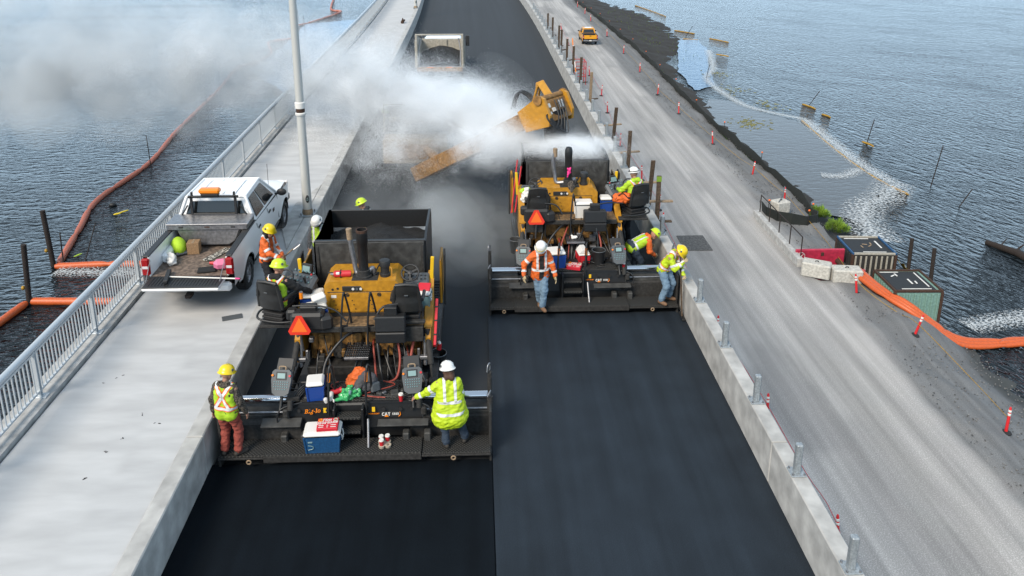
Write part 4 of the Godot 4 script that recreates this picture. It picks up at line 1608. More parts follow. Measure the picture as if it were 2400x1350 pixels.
	mb.grid(20, 20, func(i: int, j: int):
		var x := -1.07 + j * 0.107
		var z := -3.31 - i * 0.094
		var y := 2.36 - 0.18 * absf(x) + 0.18 * sin(i * 0.12) + fn.get_noise_2d(x * 2.0, z * 2.0) * 0.1
		if full:
			y = 2.6 + 0.42 * exp(-(x * x * 0.9 + pow(z + 4.2, 2.0) * 0.8)) + fn.get_noise_2d(x * 2.0, z * 2.0) * 0.08
		return Vector3(x + 0.02, y, z))
	put("asphalt_load", mb, M.loose_asphalt, hop)
	for s in [-1.0, 1.0]:
		bx("hopper_door", "machine_yellow", p, Vector3(s * 1.42, 1.75, -4.0), Vector3(0.05, 1.0, 0.7), 0.01)
		bx("wing_guard", "dirty_black", p, Vector3(s * 1.5, 1.8, -3.8), Vector3(0.04, 1.2, 0.3), 0.01, Vector3(0.05, 0, 0))
		# yellow posts that mark the machine's width
		bx("marker_post", "bright_yellow", p, Vector3(s * 1.28 - (0.06 if s < 0 else 0.0), 2.35, -2.95), Vector3(0.07, 0.62, 0.05), 0.008, Vector3(0, 0, -s * 0.06))
		# sloping side plate of the platform
		mb = MB.new()
		mb.xf = Transform3D(Basis(Vector3(0, 0, 1), Vector3.UP, Vector3(-1, 0, 0)), Vector3(s * 1.24, 0, 0))
		mb.prism(PackedVector2Array([Vector2(-3.3, 1.0), Vector2(-3.3, 2.2), Vector2(-3.0, 2.2), Vector2(-1.95, 1.62), Vector2(-1.8, 1.5), Vector2(-1.8, 1.02), Vector2(-2.0, 0.95)]), -0.05, 0.05)
		mb.xf = Transform3D.IDENTITY
		mb.beam(Vector3(s * 1.24, 2.21, -3.0), Vector3(s * 1.24, 1.63, -1.95), 0.16, 0.03, 0.005)
		put("side_plate", mb, M.machine_yellow, p)
		# tow arm and lift cylinder
		mb = MB.new()
		mb.beam(Vector3(s * 1.36, 0.62, -4.6), Vector3(s * 1.36, 0.72, -1.05), 0.13, 0.24, 0.02)
		put("tow_arm", mb, M.black_steel, p)
		mb = MB.new()
		mb.cyl(Vector3(s * 1.22, 1.6, -1.95), Vector3(s * 1.3, 1.05, -1.6), 0.06, -1, 10)
		mb.cyl(Vector3(s * 1.3, 1.05, -1.6), Vector3(s * 1.34, 0.78, -1.42), 0.032, -1, 10)
		mb.box(Vector3(s * 1.34, 0.8, -1.4), Vector3(0.16, 0.12, 0.14), 0.02)
		put("lift_cylinder", mb, M.dirty_black, p)
		mb = MB.new()
		mb.cyl(Vector3(s * 1.18, 0.95, -1.75), Vector3(s * 1.18, 1.5, -1.85), 0.035, -1, 8)
		mb.box(Vector3(s * 1.16, 1.12, -1.74), Vector3(0.16, 0.07, 0.09), 0.01)
		mb.box(Vector3(s * 1.06, 1.2, -1.76), Vector3(0.05, 0.2, 0.05), 0.008)
		put("valve_block", mb, M.steel, p)
	# ---- stations: the one on the side «out» is swung outboard, the other stays in
	var ins := -out
	operator_seat(p, Vector3(ins * 0.86, 1.96, -2.12), 0.0)
	operator_seat(p, Vector3(out * 1.66, 1.96, -2.3), out * 0.35)
	var io := Node3D.new()
	hang(io, "inboard_console", p)
	mb = MB.new()
	mb.box(Vector3(ins * 0.86, 2.2, -2.86), Vector3(0.72, 0.12, 0.34), 0.03, Basis.from_euler(Vector3(0.3, 0, 0)))
	mb.box(Vector3(ins * 0.86, 2.0, -2.92), Vector3(0.5, 0.4, 0.22), 0.03)
	put("dashboard", mb, M.grey_plastic, io)
	mb = MB.new()
	for i in 16:
		mb.box(Vector3(ins * 0.86 - 0.29 + (i % 8) * 0.083, 2.255 + 0.024 * int(i / 8), -2.79 - 0.1 * int(i / 8)), Vector3(0.035, 0.02, 0.03), 0.005)
	stuff(put("switches", mb, M.black_plastic, io))
	steering_wheel(io, Transform3D(Basis.from_euler(Vector3(0.75, 0, 0)), Vector3(ins * 0.86, 2.42, -2.72)))
	var oo := Node3D.new()
	hang(oo, "outboard_console", p)
	oo.position = Vector3(out * 1.3, 2.1, -2.75)
	oo.rotation.y = out * 0.45
	mb = MB.new()
	mb.box(Vector3(0, 0.12, 0), Vector3(0.62, 0.16, 0.42), 0.05, Basis.from_euler(Vector3(0.6, 0, 0)))
	mb.box(Vector3(-out * 0.1, -0.15, -0.05), Vector3(0.36, 0.5, 0.3), 0.05)
	put("dashboard", mb, M.grey_plastic, oo)
	bx("display_housing", "black_plastic", oo, Vector3(-out * 0.02, 0.36, -0.18), Vector3(0.24, 0.2, 0.06), 0.015, Vector3(-0.25, 0, 0))
	bx("screen", "screen", oo, Vector3(-out * 0.02, 0.365, -0.147), Vector3(0.17, 0.12, 0.006), 0.002, Vector3(-0.25, 0, 0))
	mb = MB.new()
	for i in 18:
		mb.box(Vector3(-0.22 + (i % 6) * 0.088, 0.2 + 0.06 * int(i / 6), 0.06 - 0.09 * int(i / 6)), Vector3(0.03, 0.03, 0.03), 0.006)
	stuff(put("switches", mb, M.lens_grey, oo))
	mb = MB.new()
	mb.ball(Vector3(-out * 0.24, 0.34, -0.02), Vector3(0.022, 0.022, 0.022), 8, 6)
	put("stop_button", mb, M.red_plastic, oo)
	tb("joystick", "black_plastic", oo, [Vector3(-out * 0.18, 0.2, 0.1), Vector3(-out * 0.17, 0.34, 0.13)], [0.02, 0.03], 8)
	steering_wheel(oo, Transform3D(Basis.from_euler(Vector3(0.8, 0, out * 0.15)), Vector3(out * 0.2, 0.3, 0.24)))
	# frame that carries the outboard seat, with its rails
	mb = MB.new()
	mb.box(Vector3(out * 1.6, 1.7, -2.4), Vector3(0.75, 0.06, 0.9), 0.01)
	put("seat_frame", mb, M.dirty_black, p)
	tb("seat_rail", "black_steel", p, curve([Vector3(out * 1.98, 1.78, -2.6), Vector3(out * 2.02, 1.9, -2.2), Vector3(out * 1.98, 1.86, -1.98), Vector3(out * 1.6, 1.82, -1.9), Vector3(out * 1.3, 1.84, -1.9)]), 0.022)
	# consoles between the seats and the rear rail
	mb = MB.new()
	var cx := -1.02 if not full else -0.9
	mb.box(Vector3(cx, 1.9, -1.86), Vector3(0.62, 0.36, 0.3), 0.05)
	mb.box(Vector3(cx + 0.02, 2.13, -1.9), Vector3(0.32, 0.14, 0.14), 0.02, Basis.from_euler(Vector3(0.3, 0, 0)))
	mb.box(Vector3(cx + 0.33, 1.86, -1.84), Vector3(0.26, 0.28, 0.24), 0.05, Basis.from_euler(Vector3(0, 0.4, 0)))
	mb.box(Vector3(cx - 0.3, 2.0, -1.9), Vector3(0.2, 0.22, 0.2), 0.04)
	put("rear_console", mb, M.black_plastic, p)
	mb = MB.new()
	mb.box(Vector3(0.56, 1.92, -1.66), Vector3(0.56, 0.3, 0.26), 0.02, Basis.from_euler(Vector3(-0.12, 0, 0)))
	mb.box(Vector3(0.56, 1.66, -1.62), Vector3(0.56, 0.22, 0.22), 0.02)
	mb.box(Vector3(0.56, 2.14, -1.72), Vector3(0.24, 0.16, 0.14), 0.01)
	put("battery_box", mb, M.black_steel, p)
	mb = MB.new()
	mb.box(Vector3(ins * 0.95, 1.86, -1.78), Vector3(0.5, 0.05, 0.1), 0.01)
	mb.box(Vector3(ins * 0.95, 1.62, -1.74), Vector3(0.42, 0.3, 0.06), 0.01)
	put("seat_support", mb, M.dirty_black, p)
	# handrails: two narrow loops, and the bars beside them
	for x in [-0.34, 0.16] if not full else [-0.62, 0.02]:
		tb("handrail", "black_steel", p, curve([Vector3(x - 0.06, 1.35, -1.74), Vector3(x - 0.05, 1.8, -1.78), Vector3(x, 2.36, -1.86), Vector3(x + 0.03, 2.38, -1.9), Vector3(x + 0.1, 1.95, -1.95), Vector3(x + 0.12, 1.72, -1.95)], 4), 0.02)
		tb("rail_brace", "black_steel", p, [Vector3(x - 0.05, 1.8, -1.78), Vector3(x + 0.11, 1.72, -1.9)], 0.015, 6)
	tb("side_rail", "black_steel", p, curve([Vector3(ins * 0.25, 1.95, -1.7), Vector3(ins * 0.42, 2.18, -1.78), Vector3(ins * 0.8, 2.22, -1.82), Vector3(ins * 1.1, 2.2, -1.9), Vector3(ins * 1.15, 1.9, -1.9)], 4), 0.02)
	tb("side_rail", "black_steel", p, curve([Vector3(out * 0.28, 1.9, -1.75), Vector3(out * 0.5, 2.12, -1.8), Vector3(out * 0.9, 2.2, -1.84), Vector3(out * 1.3, 2.16, -1.9)], 4), 0.018)
	# slow-vehicle triangle
	var sx := -1.12 if not full else -0.92
	mb = MB.new()
	mb.xf = Transform3D(Basis.from_euler(Vector3(-0.12, 0, 0)), Vector3(sx, 1.93, -1.55))
	mb.prism(PackedVector2Array([Vector2(-0.05, 0.2), Vector2(0.05, 0.2), Vector2(0.21, -0.1), Vector2(0.17, -0.17), Vector2(-0.17, -0.17), Vector2(-0.21, -0.1)]), -0.006, 0.0)
	var tri := put("slow_vehicle_triangle", mb, M.safety_red, p)
	mb = MB.new()
	mb.xf = Transform3D(Basis.from_euler(Vector3(-0.12, 0, 0)), Vector3(sx, 1.93, -1.55))
	mb.prism(PackedVector2Array([Vector2(0, 0.165), Vector2(0.145, -0.115), Vector2(-0.145, -0.115)]), 0.0, 0.004)
	put("orange_centre", mb, M.safety_orange, tri)
	tb("triangle_bracket", "steel", p, [Vector3(sx, 1.8, -1.58), Vector3(sx, 1.3, -1.75)], 0.02, 6)
	# ---- grated step and the hoses that sag between tractor and screed
	var gx := -0.1 if not full else 0.05
	var gs := bx("grated_step", "black_steel", p, Vector3(gx - 0.21, 1.3, -1.72), Vector3(0.03, 0.04, 0.56), 0.005)
	for i in 10:
		bx("slat", "black_steel", gs, Vector3(gx - 0.17 + i * 0.042, 1.305, -1.72), Vector3(0.016, 0.04, 0.56), 0.003)
	mb = MB.new()
	for i in 7:
		mb.box(Vector3(gx + 0.02, 1.315, -1.96 + i * 0.08), Vector3(0.43, 0.02, 0.012))
	mb.box(Vector3(gx + 0.02, 1.3, -1.43), Vector3(0.45, 0.05, 0.025), 0.005)
	stuff(put("step_bars", mb, M.steel, gs))
	tb("step_post", "worn_yellow", p, [Vector3(gx - 0.12, 1.28, -1.9), Vector3(gx - 0.12, 1.7, -1.95)], 0.02, 6)
	tb("step_post", "worn_yellow", p, [Vector3(gx + 0.16, 1.28, -1.9), Vector3(gx + 0.16, 1.7, -1.95)], 0.02, 6)
	for i in 15:
		var x := r.randf_range(-1.0, 1.0)
		var y := r.randf_range(1.05, 1.5)
		var dx := r.randf_range(-0.4, 0.4)
		var sag := r.randf_range(0.1, 0.45)
		tb("hose", "hose" if i % 5 else "hose_red", p, curve([Vector3(x, y, -2.12), Vector3(x + dx * 0.2, y + 0.02, -1.85), Vector3(x + dx * 0.6, y - sag, -1.6), Vector3(x + dx, 0.86, -1.32), Vector3(x + dx, 0.85, -1.15)], 4), 0.013 + 0.008 * (i % 3), 6)
	tb("hose", "hose", p, curve([Vector3(-0.05, 1.5, -2.1), Vector3(-0.3, 1.62, -1.7), Vector3(-0.62, 1.3, -1.45), Vector3(-0.66, 1.0, -1.2), Vector3(-0.42, 0.95, -0.95)], 6), 0.028, 8)
	tb("hose", "hose_red", p, curve([Vector3(0.66, 1.5, -1.75), Vector3(0.72, 1.2, -1.55), Vector3(0.66, 0.95, -1.3), Vector3(0.4, 0.9, -1.2)], 5), 0.022, 8)
	# ---- screed
	bx("screed_frame", "black_steel", p, Vector3(0, 0.52, -1.0), Vector3(2.3, 0.7, 0.72), 0.03)
	bx("screed_deck", "tread_plate", p, Vector3(0, 0.9, -0.98), Vector3(2.0, 0.05, 0.62), 0.008)
	# raised panels to either side of the steps
	for s in [-1.0, 1.0]:
		mb = MB.new()
		var a := 0.42 if s < 0 else 0.2
		mb.xf = Transform3D(Basis.from_euler(Vector3(-0.12, 0, 0)), Vector3(0, 0.68, -0.6))
		mb.prism(PackedVector2Array([Vector2(s * a, 0.24), Vector2(s * 0.98, 0.24), Vector2(s * 1.2, 0.06), Vector2(s * 1.2, -0.06), Vector2(s * 1.02, -0.26), Vector2(s * a, -0.26)]), -0.05, 0.0)
		mb.prism(PackedVector2Array([Vector2(s * a, 0.21), Vector2(s * 1.0, 0.21), Vector2(s * 1.0, 0.25), Vector2(s * a, 0.25)]), 0.0, 0.025)
		var pn := put("screed_panel", mb, M.black_steel, p)
		mb = MB.new()
		for x in [0.5, 0.8, 1.0]:
			mb.cyl(Vector3(s * x, 0.8, -0.565), Vector3(s * x, 0.8, -0.55), 0.03, -1, 10)
		stuff(put("holes", mb, M.rubber, pn))
		bx("tag", "bright_yellow", pn, Vector3(s * (a + 0.12), 0.8, -0.558), Vector3(0.055, 0.09, 0.006), 0.001, Vector3(-0.12, 0, 0))
		tb("crank_guard", "black_steel", p, curve([Vector3(s * 0.95, 0.93, -0.62), Vector3(s * 1.3, 0.88, -0.5), Vector3(s * 1.36, 0.62, -0.46), Vector3(s * 1.16, 0.45, -0.52)], 5), 0.016, 6)
		# sliding extension: box, chrome guide tubes, gate at its end
		var e := left_end if s < 0 else right_end
		bx("extension", "dirty_black", p, Vector3((s * 0.95 + e) * 0.5, 0.36, -0.72 - (0.0 if s < 0 else 0.12)), Vector3(absf(e) - 0.95, 0.5, 0.46), 0.03)
		bx("extension_cover", "soot_plate", p, Vector3((s * 1.4 + e) * 0.5, 0.63, -0.86), Vector3(absf(e) - 1.4, 0.06, 0.4), 0.01)
		tb("guide_tube", "chrome", p, [Vector3(s * 0.95, 0.84, -0.88), Vector3(e, 0.84, -0.88)], 0.075, 18)
		tb("guide_rod", "steel", p, [Vector3(s * 0.95, 0.7, -0.68), Vector3(e, 0.7, -0.68)], 0.02, 8)
		mb = MB.new()
		mb.box(Vector3(e, 0.5, -0.75), Vector3(0.05, 0.9, 1.1), 0.01)
		mb.box(Vector3(e, 0.12, -1.0), Vector3(0.04, 0.22, 1.9), 0.01)
		put("end_gate", mb, M.dirty_black, p)
		mb = MB.new()
		mb.cyl(Vector3(e, 0.55, -0.72), Vector3(e, 1.3, -0.75), 0.04, -1, 8)
		mb.cyl(Vector3(e, 0.8, -0.5), Vector3(e, 1.05, -0.52), 0.055, -1, 8)
		mb.box(Vector3(e, 1.32, -0.78), Vector3(0.07, 0.16, 0.09), 0.015)
		var gj := put("gate_jack", mb, M.dirty_black, p)
		tb("crank", "steel", gj, curve([Vector3(e, 1.38, -0.8), Vector3(e + 0.01, 1.52, -0.82), Vector3(e - 0.03, 1.54, -0.74), Vector3(e - 0.05, 1.42, -0.7)], 4), 0.014, 6)
		tb("crank", "steel", gj, curve([Vector3(e, 1.05, -0.52), Vector3(e + 0.01, 1.16, -0.52), Vector3(e - 0.05, 1.1, -0.42)], 4), 0.014, 6)
		control_box(p, Vector3(-1.3 if s < 0 else 1.02, 1.34, -0.66), 0.12 * s)
		mb = MB.new()
		mb.box(Vector3(s * 1.12, 0.95, -0.78), Vector3(0.24, 0.1, 0.22), 0.02)
		mb.cyl(Vector3(s * 1.14, 0.86, -0.5), Vector3(s * 1.14, 1.02, -0.56), 0.05, -1, 10)
		mb.box(Vector3(s * 1.22, 0.8, -0.52), Vector3(0.1, 0.16, 0.12), 0.02)
		put("slope_jack", mb, M.dirty_black, p)
		for i in 4:
			var y := 0.92
			tb("cable", "hose", p, curve([Vector3(s * 0.7 + i * 0.02, y, -1.1), Vector3(s * 0.9, y + 0.12 + 0.04 * i, -0.85), Vector3(s * (1.05 + 0.03 * i), y + 0.02, -0.7), Vector3(s * 1.2, y - 0.1 * i, -0.55)], 4), 0.012, 6)
	for i in 26:
		var x := r.randf_range(-1.05, 1.05)
		if absf(x + 0.1) < 0.34:
			continue
		bx("fitting", ["dirty_black", "soot_plate", "black_steel", "steel"][i % 4], p, Vector3(x, 0.95, r.randf_range(-1.26, -0.75)), Vector3(r.randf_range(0.05, 0.18), r.randf_range(0.04, 0.12), r.randf_range(0.05, 0.16)), 0.012, Vector3(0, r.randf() * 3.0, 0))
	for i in 9:
		var x := r.randf_range(-1.1, 0.9)
		tb("cable", "hose" if i % 4 else "hose_red", p, curve([Vector3(x, 0.96, -1.2), Vector3(x + r.randf_range(-0.3, 0.3), 1.0, -1.0), Vector3(x + r.randf_range(-0.3, 0.5), 0.94, -0.82), Vector3(x + r.randf_range(-0.2, 0.6), 0.93, -0.72)], 4), 0.012, 5)
	for i in 12:
		var x := r.randf_range(-1.05, 1.05)
		bx("fitting", ["dirty_black", "steel", "worn_yellow"][i % 3], p, Vector3(x, r.randf_range(0.95, 1.45), r.randf_range(-2.05, -1.75)), Vector3(r.randf_range(0.06, 0.2), r.randf_range(0.06, 0.2), 0.12), 0.015)
	# steps up to the deck, plates below
	for i in 2:
		bx("step", "tread_plate", p, Vector3(-0.11, 0.72 - i * 0.22, -0.5 + i * 0.1), Vector3(0.44, 0.05, 0.2), 0.008)
	mb = MB.new()
	for x in [-0.36, 0.14]:
		mb.box(Vector3(x, 0.6, -0.5), Vector3(0.04, 0.62, 0.2), 0.008)
	put("step_side", mb, M.black_steel, p)
	for x in [-0.44, 0.22]:
		tb("screed_rail", "black_steel", p, curve([Vector3(x - 0.03, 0.72, -0.52), Vector3(x - 0.02, 1.2, -0.58), Vector3(x, 1.58, -0.66), Vector3(x + 0.03, 1.56, -0.74), Vector3(x + 0.04, 1.2, -0.82), Vector3(x + 0.04, 0.92, -0.86)], 4), 0.022)
		tb("yellow_grip", "amber", p, [Vector3(x - 0.012, 1.34, -0.61), Vector3(x - 0.005, 1.5, -0.645)], 0.028, 8)
	bx("walkway", "tread_plate", p, Vector3((left_end - 1.5) * 0.5, 0.275, -0.24), Vector3(-1.5 - left_end, 0.03, 0.46), 0.005)
	bx("walkway", "tread_plate", p, Vector3(-0.17, 0.3, -0.2), Vector3(2.72, 0.035, 0.44), 0.005)
	bx("walkway", "tread_plate", p, Vector3((1.2 + right_end) * 0.5, 0.265, -0.24), Vector3(right_end - 1.2, 0.03, 0.48), 0.005)
	mb = MB.new()
	mb.box(Vector3(-0.17, 0.24, 0.02), Vector3(2.72, 0.12, 0.02), 0.004)
	mb.box(Vector3((left_end - 1.5) * 0.5, 0.25, 0.0), Vector3(-1.5 - left_end, 0.03, 0.03), 0.004)
	mb.box(Vector3((1.2 + right_end) * 0.5, 0.24, 0.006), Vector3(right_end - 1.2, 0.03, 0.03), 0.004)
	put("walkway_lip", mb, M.dirty_black, p)
	for x in [-1.78, 1.75]:
		mb = MB.new()
		mb.xf = Transform3D(Basis.from_euler(Vector3(PI / 2, 0, 0)), Vector3(x, 0.2, 0.03))
		ring(mb, 0.035, 0.014, 12)
		put("lifting_eye", mb, M.pale_wood, p)
	# hinges and dirty plates between walkway and screed
	for x in [-1.25, -0.9, 0.9, 1.28]:
		bx("walkway_hinge", "soot_plate", p, Vector3(x, 0.34, -0.42), Vector3(0.12, 0.2, 0.16), 0.02)
	bx("dirty_plate", "soot_plate", p, Vector3(-1.3, 0.63, -0.46), Vector3(0.7, 0.03, 0.2), 0.006, Vector3(0.25, 0, 0))
	bx("dirty_plate", "soot_plate", p, Vector3(0.85, 0.6, -0.44), Vector3(0.9, 0.03, 0.16), 0.006, Vector3(0.2, 0, 0))
	tb("prop", "steel", p, [Vector3(0.24, 0.72, -0.4), Vector3(0.26, 0.32, -0.14)], 0.022, 8)
	# maker's lettering on the right panel
	var tf := Transform3D(Basis.from_euler(Vector3(-0.12, 0, 0)), Vector3(0.62, 0.68, -0.585))
	var pl := bx("name_plate", "roof_tar", p, tf.origin, Vector3(0.36, 0.11, 0.008), 0.003, Vector3(-0.12, 0, 0))
	lettering("CAT", 0.085, M.white_plastic, pl, tf * Transform3D(Basis.IDENTITY, Vector3(-0.085, 0, 0.005)), "Droid Sans", true)
	lettering("SE60", 0.055, M.white_plastic, pl, tf * Transform3D(Basis.IDENTITY, Vector3(0.085, 0.005, 0.005)), "Droid Sans", true)
	mb = MB.new()
	mb.xf = tf * Transform3D(Basis.IDENTITY, Vector3(-0.075, -0.034, 0.006))
	mb.prism(PackedVector2Array([Vector2(-0.04, -0.014), Vector2(0.04, -0.014), Vector2(0.0, 0.03)]), 0.0, 0.005)
	put("emblem", mb, M.amber, pl)
	tb("emblem", "amber", pl, curve([tf * Vector3(0.14, -0.045, 0.008), tf * Vector3(0.175, -0.01, 0.008), tf * Vector3(0.165, 0.04, 0.008)], 4), 0.008, 6)
	lettering("PAVE START", 0.035, M.amber, p, Transform3D(Basis.from_euler(Vector3(-0.12, 0, 0)), Vector3(0.32, 0.7, -0.572)), "Droid Sans", true)
	if not full:
		lettering("Big-lo", 0.1, M.amber, p, Transform3D(Basis.from_euler(Vector3(-0.12, 0, 0.06)), Vector3(-0.76, 0.79, -0.555)), "Droid Serif", true, "lettering", 0.25)
	return p
# ---------------------------------------------------------------- vehicles

func wheel(parent: Node, at: Vector3, r: float, w: float, side: float) -> Node3D:
	var o := Node3D.new()
	hang(o, "wheel", parent)
	o.position = at
	o.rotation = Vector3(0, 0, -PI / 2 * side)
	var mb := MB.new()
	mb.lathe([Vector2(r * 0.62, -w * 0.5), Vector2(r * 0.92, -w * 0.5), Vector2(r, -w * 0.36), Vector2(r, w * 0.36), Vector2(r * 0.92, w * 0.5), Vector2(r * 0.62, w * 0.5), Vector2(r * 0.6, w * 0.3)], 28)
	for i in 26:
		var a := TAU * i / 26.0
		mb.box(Vector3(cos(a) * r, 0, sin(a) * r), Vector3(0.012, w * 0.66, r * 0.13), 0.0, Basis.from_euler(Vector3(0, -a, 0)))
	put("tyre", mb, M.rubber, o)
	mb = MB.new()
	mb.lathe([Vector2(r * 0.63, w * 0.1), Vector2(r * 0.63, w * 0.42), Vector2(r * 0.56, w * 0.4), Vector2(r * 0.5, w * 0.2), Vector2(r * 0.2, w * 0.28), Vector2(r * 0.17, w * 0.4), Vector2(0, w * 0.42)], 20)
	for i in 6:
		var a := TAU * i / 6.0
		mb.box(Vector3(cos(a) * r * 0.38, w * 0.3, sin(a) * r * 0.38), Vector3(r * 0.36, 0.03, r * 0.13), 0.006, Basis.from_euler(Vector3(0, -a, 0)))
	put("rim", mb, M.steel, o)
	return o

func panel(mb: MB, c: Array, u0: float, u1: float, v0: float, v1: float, lift: float) -> void:
	# part of a four-cornered face (a, b, c, d counter-clockwise), lifted off it, with a thickness
	var f := func(u: float, v: float) -> Vector3:
		return ((c[0] as Vector3).lerp(c[1], u)).lerp((c[3] as Vector3).lerp(c[2], u), v)
	var nn: Vector3 = ((c[1] - c[0]) as Vector3).cross(c[3] - c[0]).normalized()
	var q := [f.call(u0, v0), f.call(u1, v0), f.call(u1, v1), f.call(u0, v1)]
	var t := q.map(func(p): return p + nn * lift)
	mb.quad(t[0], t[1], t[2], t[3])
	for i in 4:
		mb.quad(q[i], q[(i + 1) % 4], t[(i + 1) % 4], t[i])

func pickup(label: String, at: Vector3, turn: float, paint: String, work: bool) -> Node3D:
	# rear axle at the origin, nose towards -z
	var o := thing("pickup_truck", label, "pickup truck", at, turn)
	var P: Material = M[paint]
	var mb: MB
	var arch := 0.5
	var ax := -3.68
	# the two flanks, with wheel arches cut out of them
	for s in [-1.0, 1.0]:
		mb = MB.new()
		var top := func(z: float) -> float:
			return 1.3 if z > -0.95 else lerpf(1.27, 1.2, clampf((-z - 0.95) / 2.1, 0, 1)) if z > -3.05 else lerpf(1.2, 1.08, clampf((-z - 3.05) / 1.5, 0, 1))
		var low := func(z: float) -> float:
			var b := 0.46 if z < 0.75 else 0.6
			for c in [0.0, ax]:
				if absf(z - c) < arch:
					b = maxf(b, 0.36 + sqrt(arch * arch - (z - c) * (z - c)))
			return b
		var nz := 96
		var fl := func(i: int, j: int) -> Vector3:
			var z := 1.12 - 5.75 * i / nz
			var v := j / 8.0
			var y: float = lerpf(low.call(z), top.call(z), v)
			var x := 0.99 - 0.05 * pow(absf((y - 0.86) / 0.42), 2.2) - 0.12 * pow(maxf(0.0, (-z - 3.9) / 0.73), 2.5)
			for c in [0.0, ax]:
				var d := Vector2(z - c, y - 0.36).length()
				x += 0.025 * exp(-pow((d - arch) / 0.07, 2.0))
			return Vector3(s * x, y, z)
		if s > 0.0:
			mb.grid(nz, 8, func(i: int, j: int): return fl.call(i, 8 - j))
		else:
			mb.grid(nz, 8, fl)
		put("side_panel", mb, P, o)
		mb = MB.new()
		for z in [0.0, ax]:
			mb.xf = Transform3D(Basis(Vector3(0, 0, 1), Vector3.UP, Vector3(-1, 0, 0)), Vector3(s * 0.93, 0.36, z))
			var pts := []
			for i in 11:
				var a := PI * i / 10.0
				pts.append(Vector3(cos(a) * 0.5, sin(a) * 0.5, 0))
			mb.xf = Transform3D(Basis(Vector3(0, 0, 1), Vector3.UP, Vector3(1, 0, 0)), Vector3(s * 0.83, 0.36, z))
			for i in 10:
				mb.qo(pts[i] + Vector3(0, 0, -0.14), pts[i + 1] + Vector3(0, 0, -0.14), pts[i + 1] + Vector3(0, 0, 0.14), pts[i] + Vector3(0, 0, 0.14), -pts[i])
		put("wheel_housing", mb, M.black_plastic, o)
		for z in [0.0, ax]:
			wheel(o, Vector3(s * 0.85, 0.385, z), 0.385, 0.26, s)
		# doors: seams, handles
		mb = MB.new()
		for z in [-0.98, -1.98, -3.02]:
			mb.beam(Vector3(s * 0.968, 1.22, z), Vector3(s * 0.985, 0.56, z), 0.012, 0.012)
		put("door_seam", mb, M.black_plastic, o)
		for z in [-1.14, -2.14]:
			bx("door_handle", "black_plastic", o, Vector3(s * 0.985, 1.08, z), Vector3(0.03, 0.06, 0.2), 0.012)
		# mirror
		mb = MB.new()
		mb.ball(Vector3(s * 1.13, 1.32, -2.92), Vector3(0.13, 0.1, 0.07), 12, 8)
		mb.beam(Vector3(s * 0.95, 1.26, -2.94), Vector3(s * 1.08, 1.3, -2.92), 0.05, 0.05)
		put("mirror", mb, M.black_plastic, o)
		# tail light
		mb = MB.new()
		mb.box(Vector3(s * 0.9, 1.08, 1.11), Vector3(0.17, 0.4, 0.1), 0.03)
		var tl := put("tail_light", mb, M.tail_red, o)
		bx("reversing_lens", "headlight", tl, Vector3(s * 0.9, 1.08, 1.162), Vector3(0.12, 0.06, 0.01), 0.003)
		bx("head_light", "headlight", o, Vector3(s * 0.72, 0.95, -4.62), Vector3(0.34, 0.2, 0.08), 0.03)
		# bed wall and its black cap
		bx("bed_wall", paint, o, Vector3(s * 0.84, 1.07, 0.08), Vector3(0.04, 0.46, 2.04), 0.01)
		mb = MB.new()
		mb.box(Vector3(s * 0.89, 1.315, 0.08), Vector3(0.15, 0.035, 2.06), 0.012)
		put("bed_rail_cap", mb, M.black_plastic, o)
		bx("wheel_well", paint, o, Vector3(s * 0.76, 0.96, 0.0), Vector3(0.16, 0.24, 0.9), 0.05)
		bx("rocker", "black_plastic", o, Vector3(s * 0.9, 0.42, -1.85), Vector3(0.14, 0.09, 2.5), 0.02)
	# cab
	var b := [Vector3(-0.92, 1.25, -0.96), Vector3(0.92, 1.25, -0.96), Vector3(0.92, 1.2, -3.2), Vector3(-0.92, 1.2, -3.2)]
	var r := [Vector3(-0.7, 1.86, -1.14), Vector3(0.7, 1.86, -1.14), Vector3(0.68, 1.86, -2.44), Vector3(-0.68, 1.86, -2.44)]
	mb = MB.new()
	for i in 4:
		mb.quad(b[i], b[(i + 1) % 4], r[(i + 1) % 4], r[i])
	mb.grid(8, 10, func(i: int, j: int):
		var u := i / 4.0 - 1.0
		var v := j / 10.0
		return Vector3(lerpf(0.7, 0.68, v) * u, 1.86 + 0.05 * (1.0 - u * u) * (1.0 - pow(v * 2.0 - 1.0, 4.0)), lerpf(-1.14, -2.44, v)))
	for i in 4:
		mb.tube([b[i], r[i]], 0.04, 8)
		mb.tube([r[i], r[(i + 1) % 4]], 0.035, 8)
	var cab := put("cab", mb, P, o)
	mb = MB.new()
	for x in [-0.42, -0.14, 0.14, 0.42]:
		mb.box(Vector3(x, 1.905, -1.78), Vector3(0.03, 0.012, 1.1), 0.004)
	put("roof_rib", mb, P, cab)
	mb = MB.new()
	panel(mb, [b[0], b[1], r[1], r[0]], 0.08, 0.92, 0.1, 0.84, 0.012)
	put("rear_window", mb, M.dark_glass, cab)
	mb = MB.new()
	panel(mb, [b[2], b[3], r[3], r[2]], 0.05, 0.95, 0.06, 0.92, 0.012)
	put("windscreen", mb, M.dark_glass, cab)
	for s in [0, 1]:
		var f: Array = [b[1], b[2], r[2], r[1]] if s == 0 else [b[3], b[0], r[0], r[3]]
		for w in [[0.1, 0.43], [0.49, 0.88]]:
			mb = MB.new()
			panel(mb, f, w[0] if s == 0 else 1.0 - w[1], w[1] if s == 0 else 1.0 - w[0], 0.1, 0.86, 0.022)
			put("side_window", mb, M.dark_glass, cab)
	# bonnet, nose
	mb = MB.new()
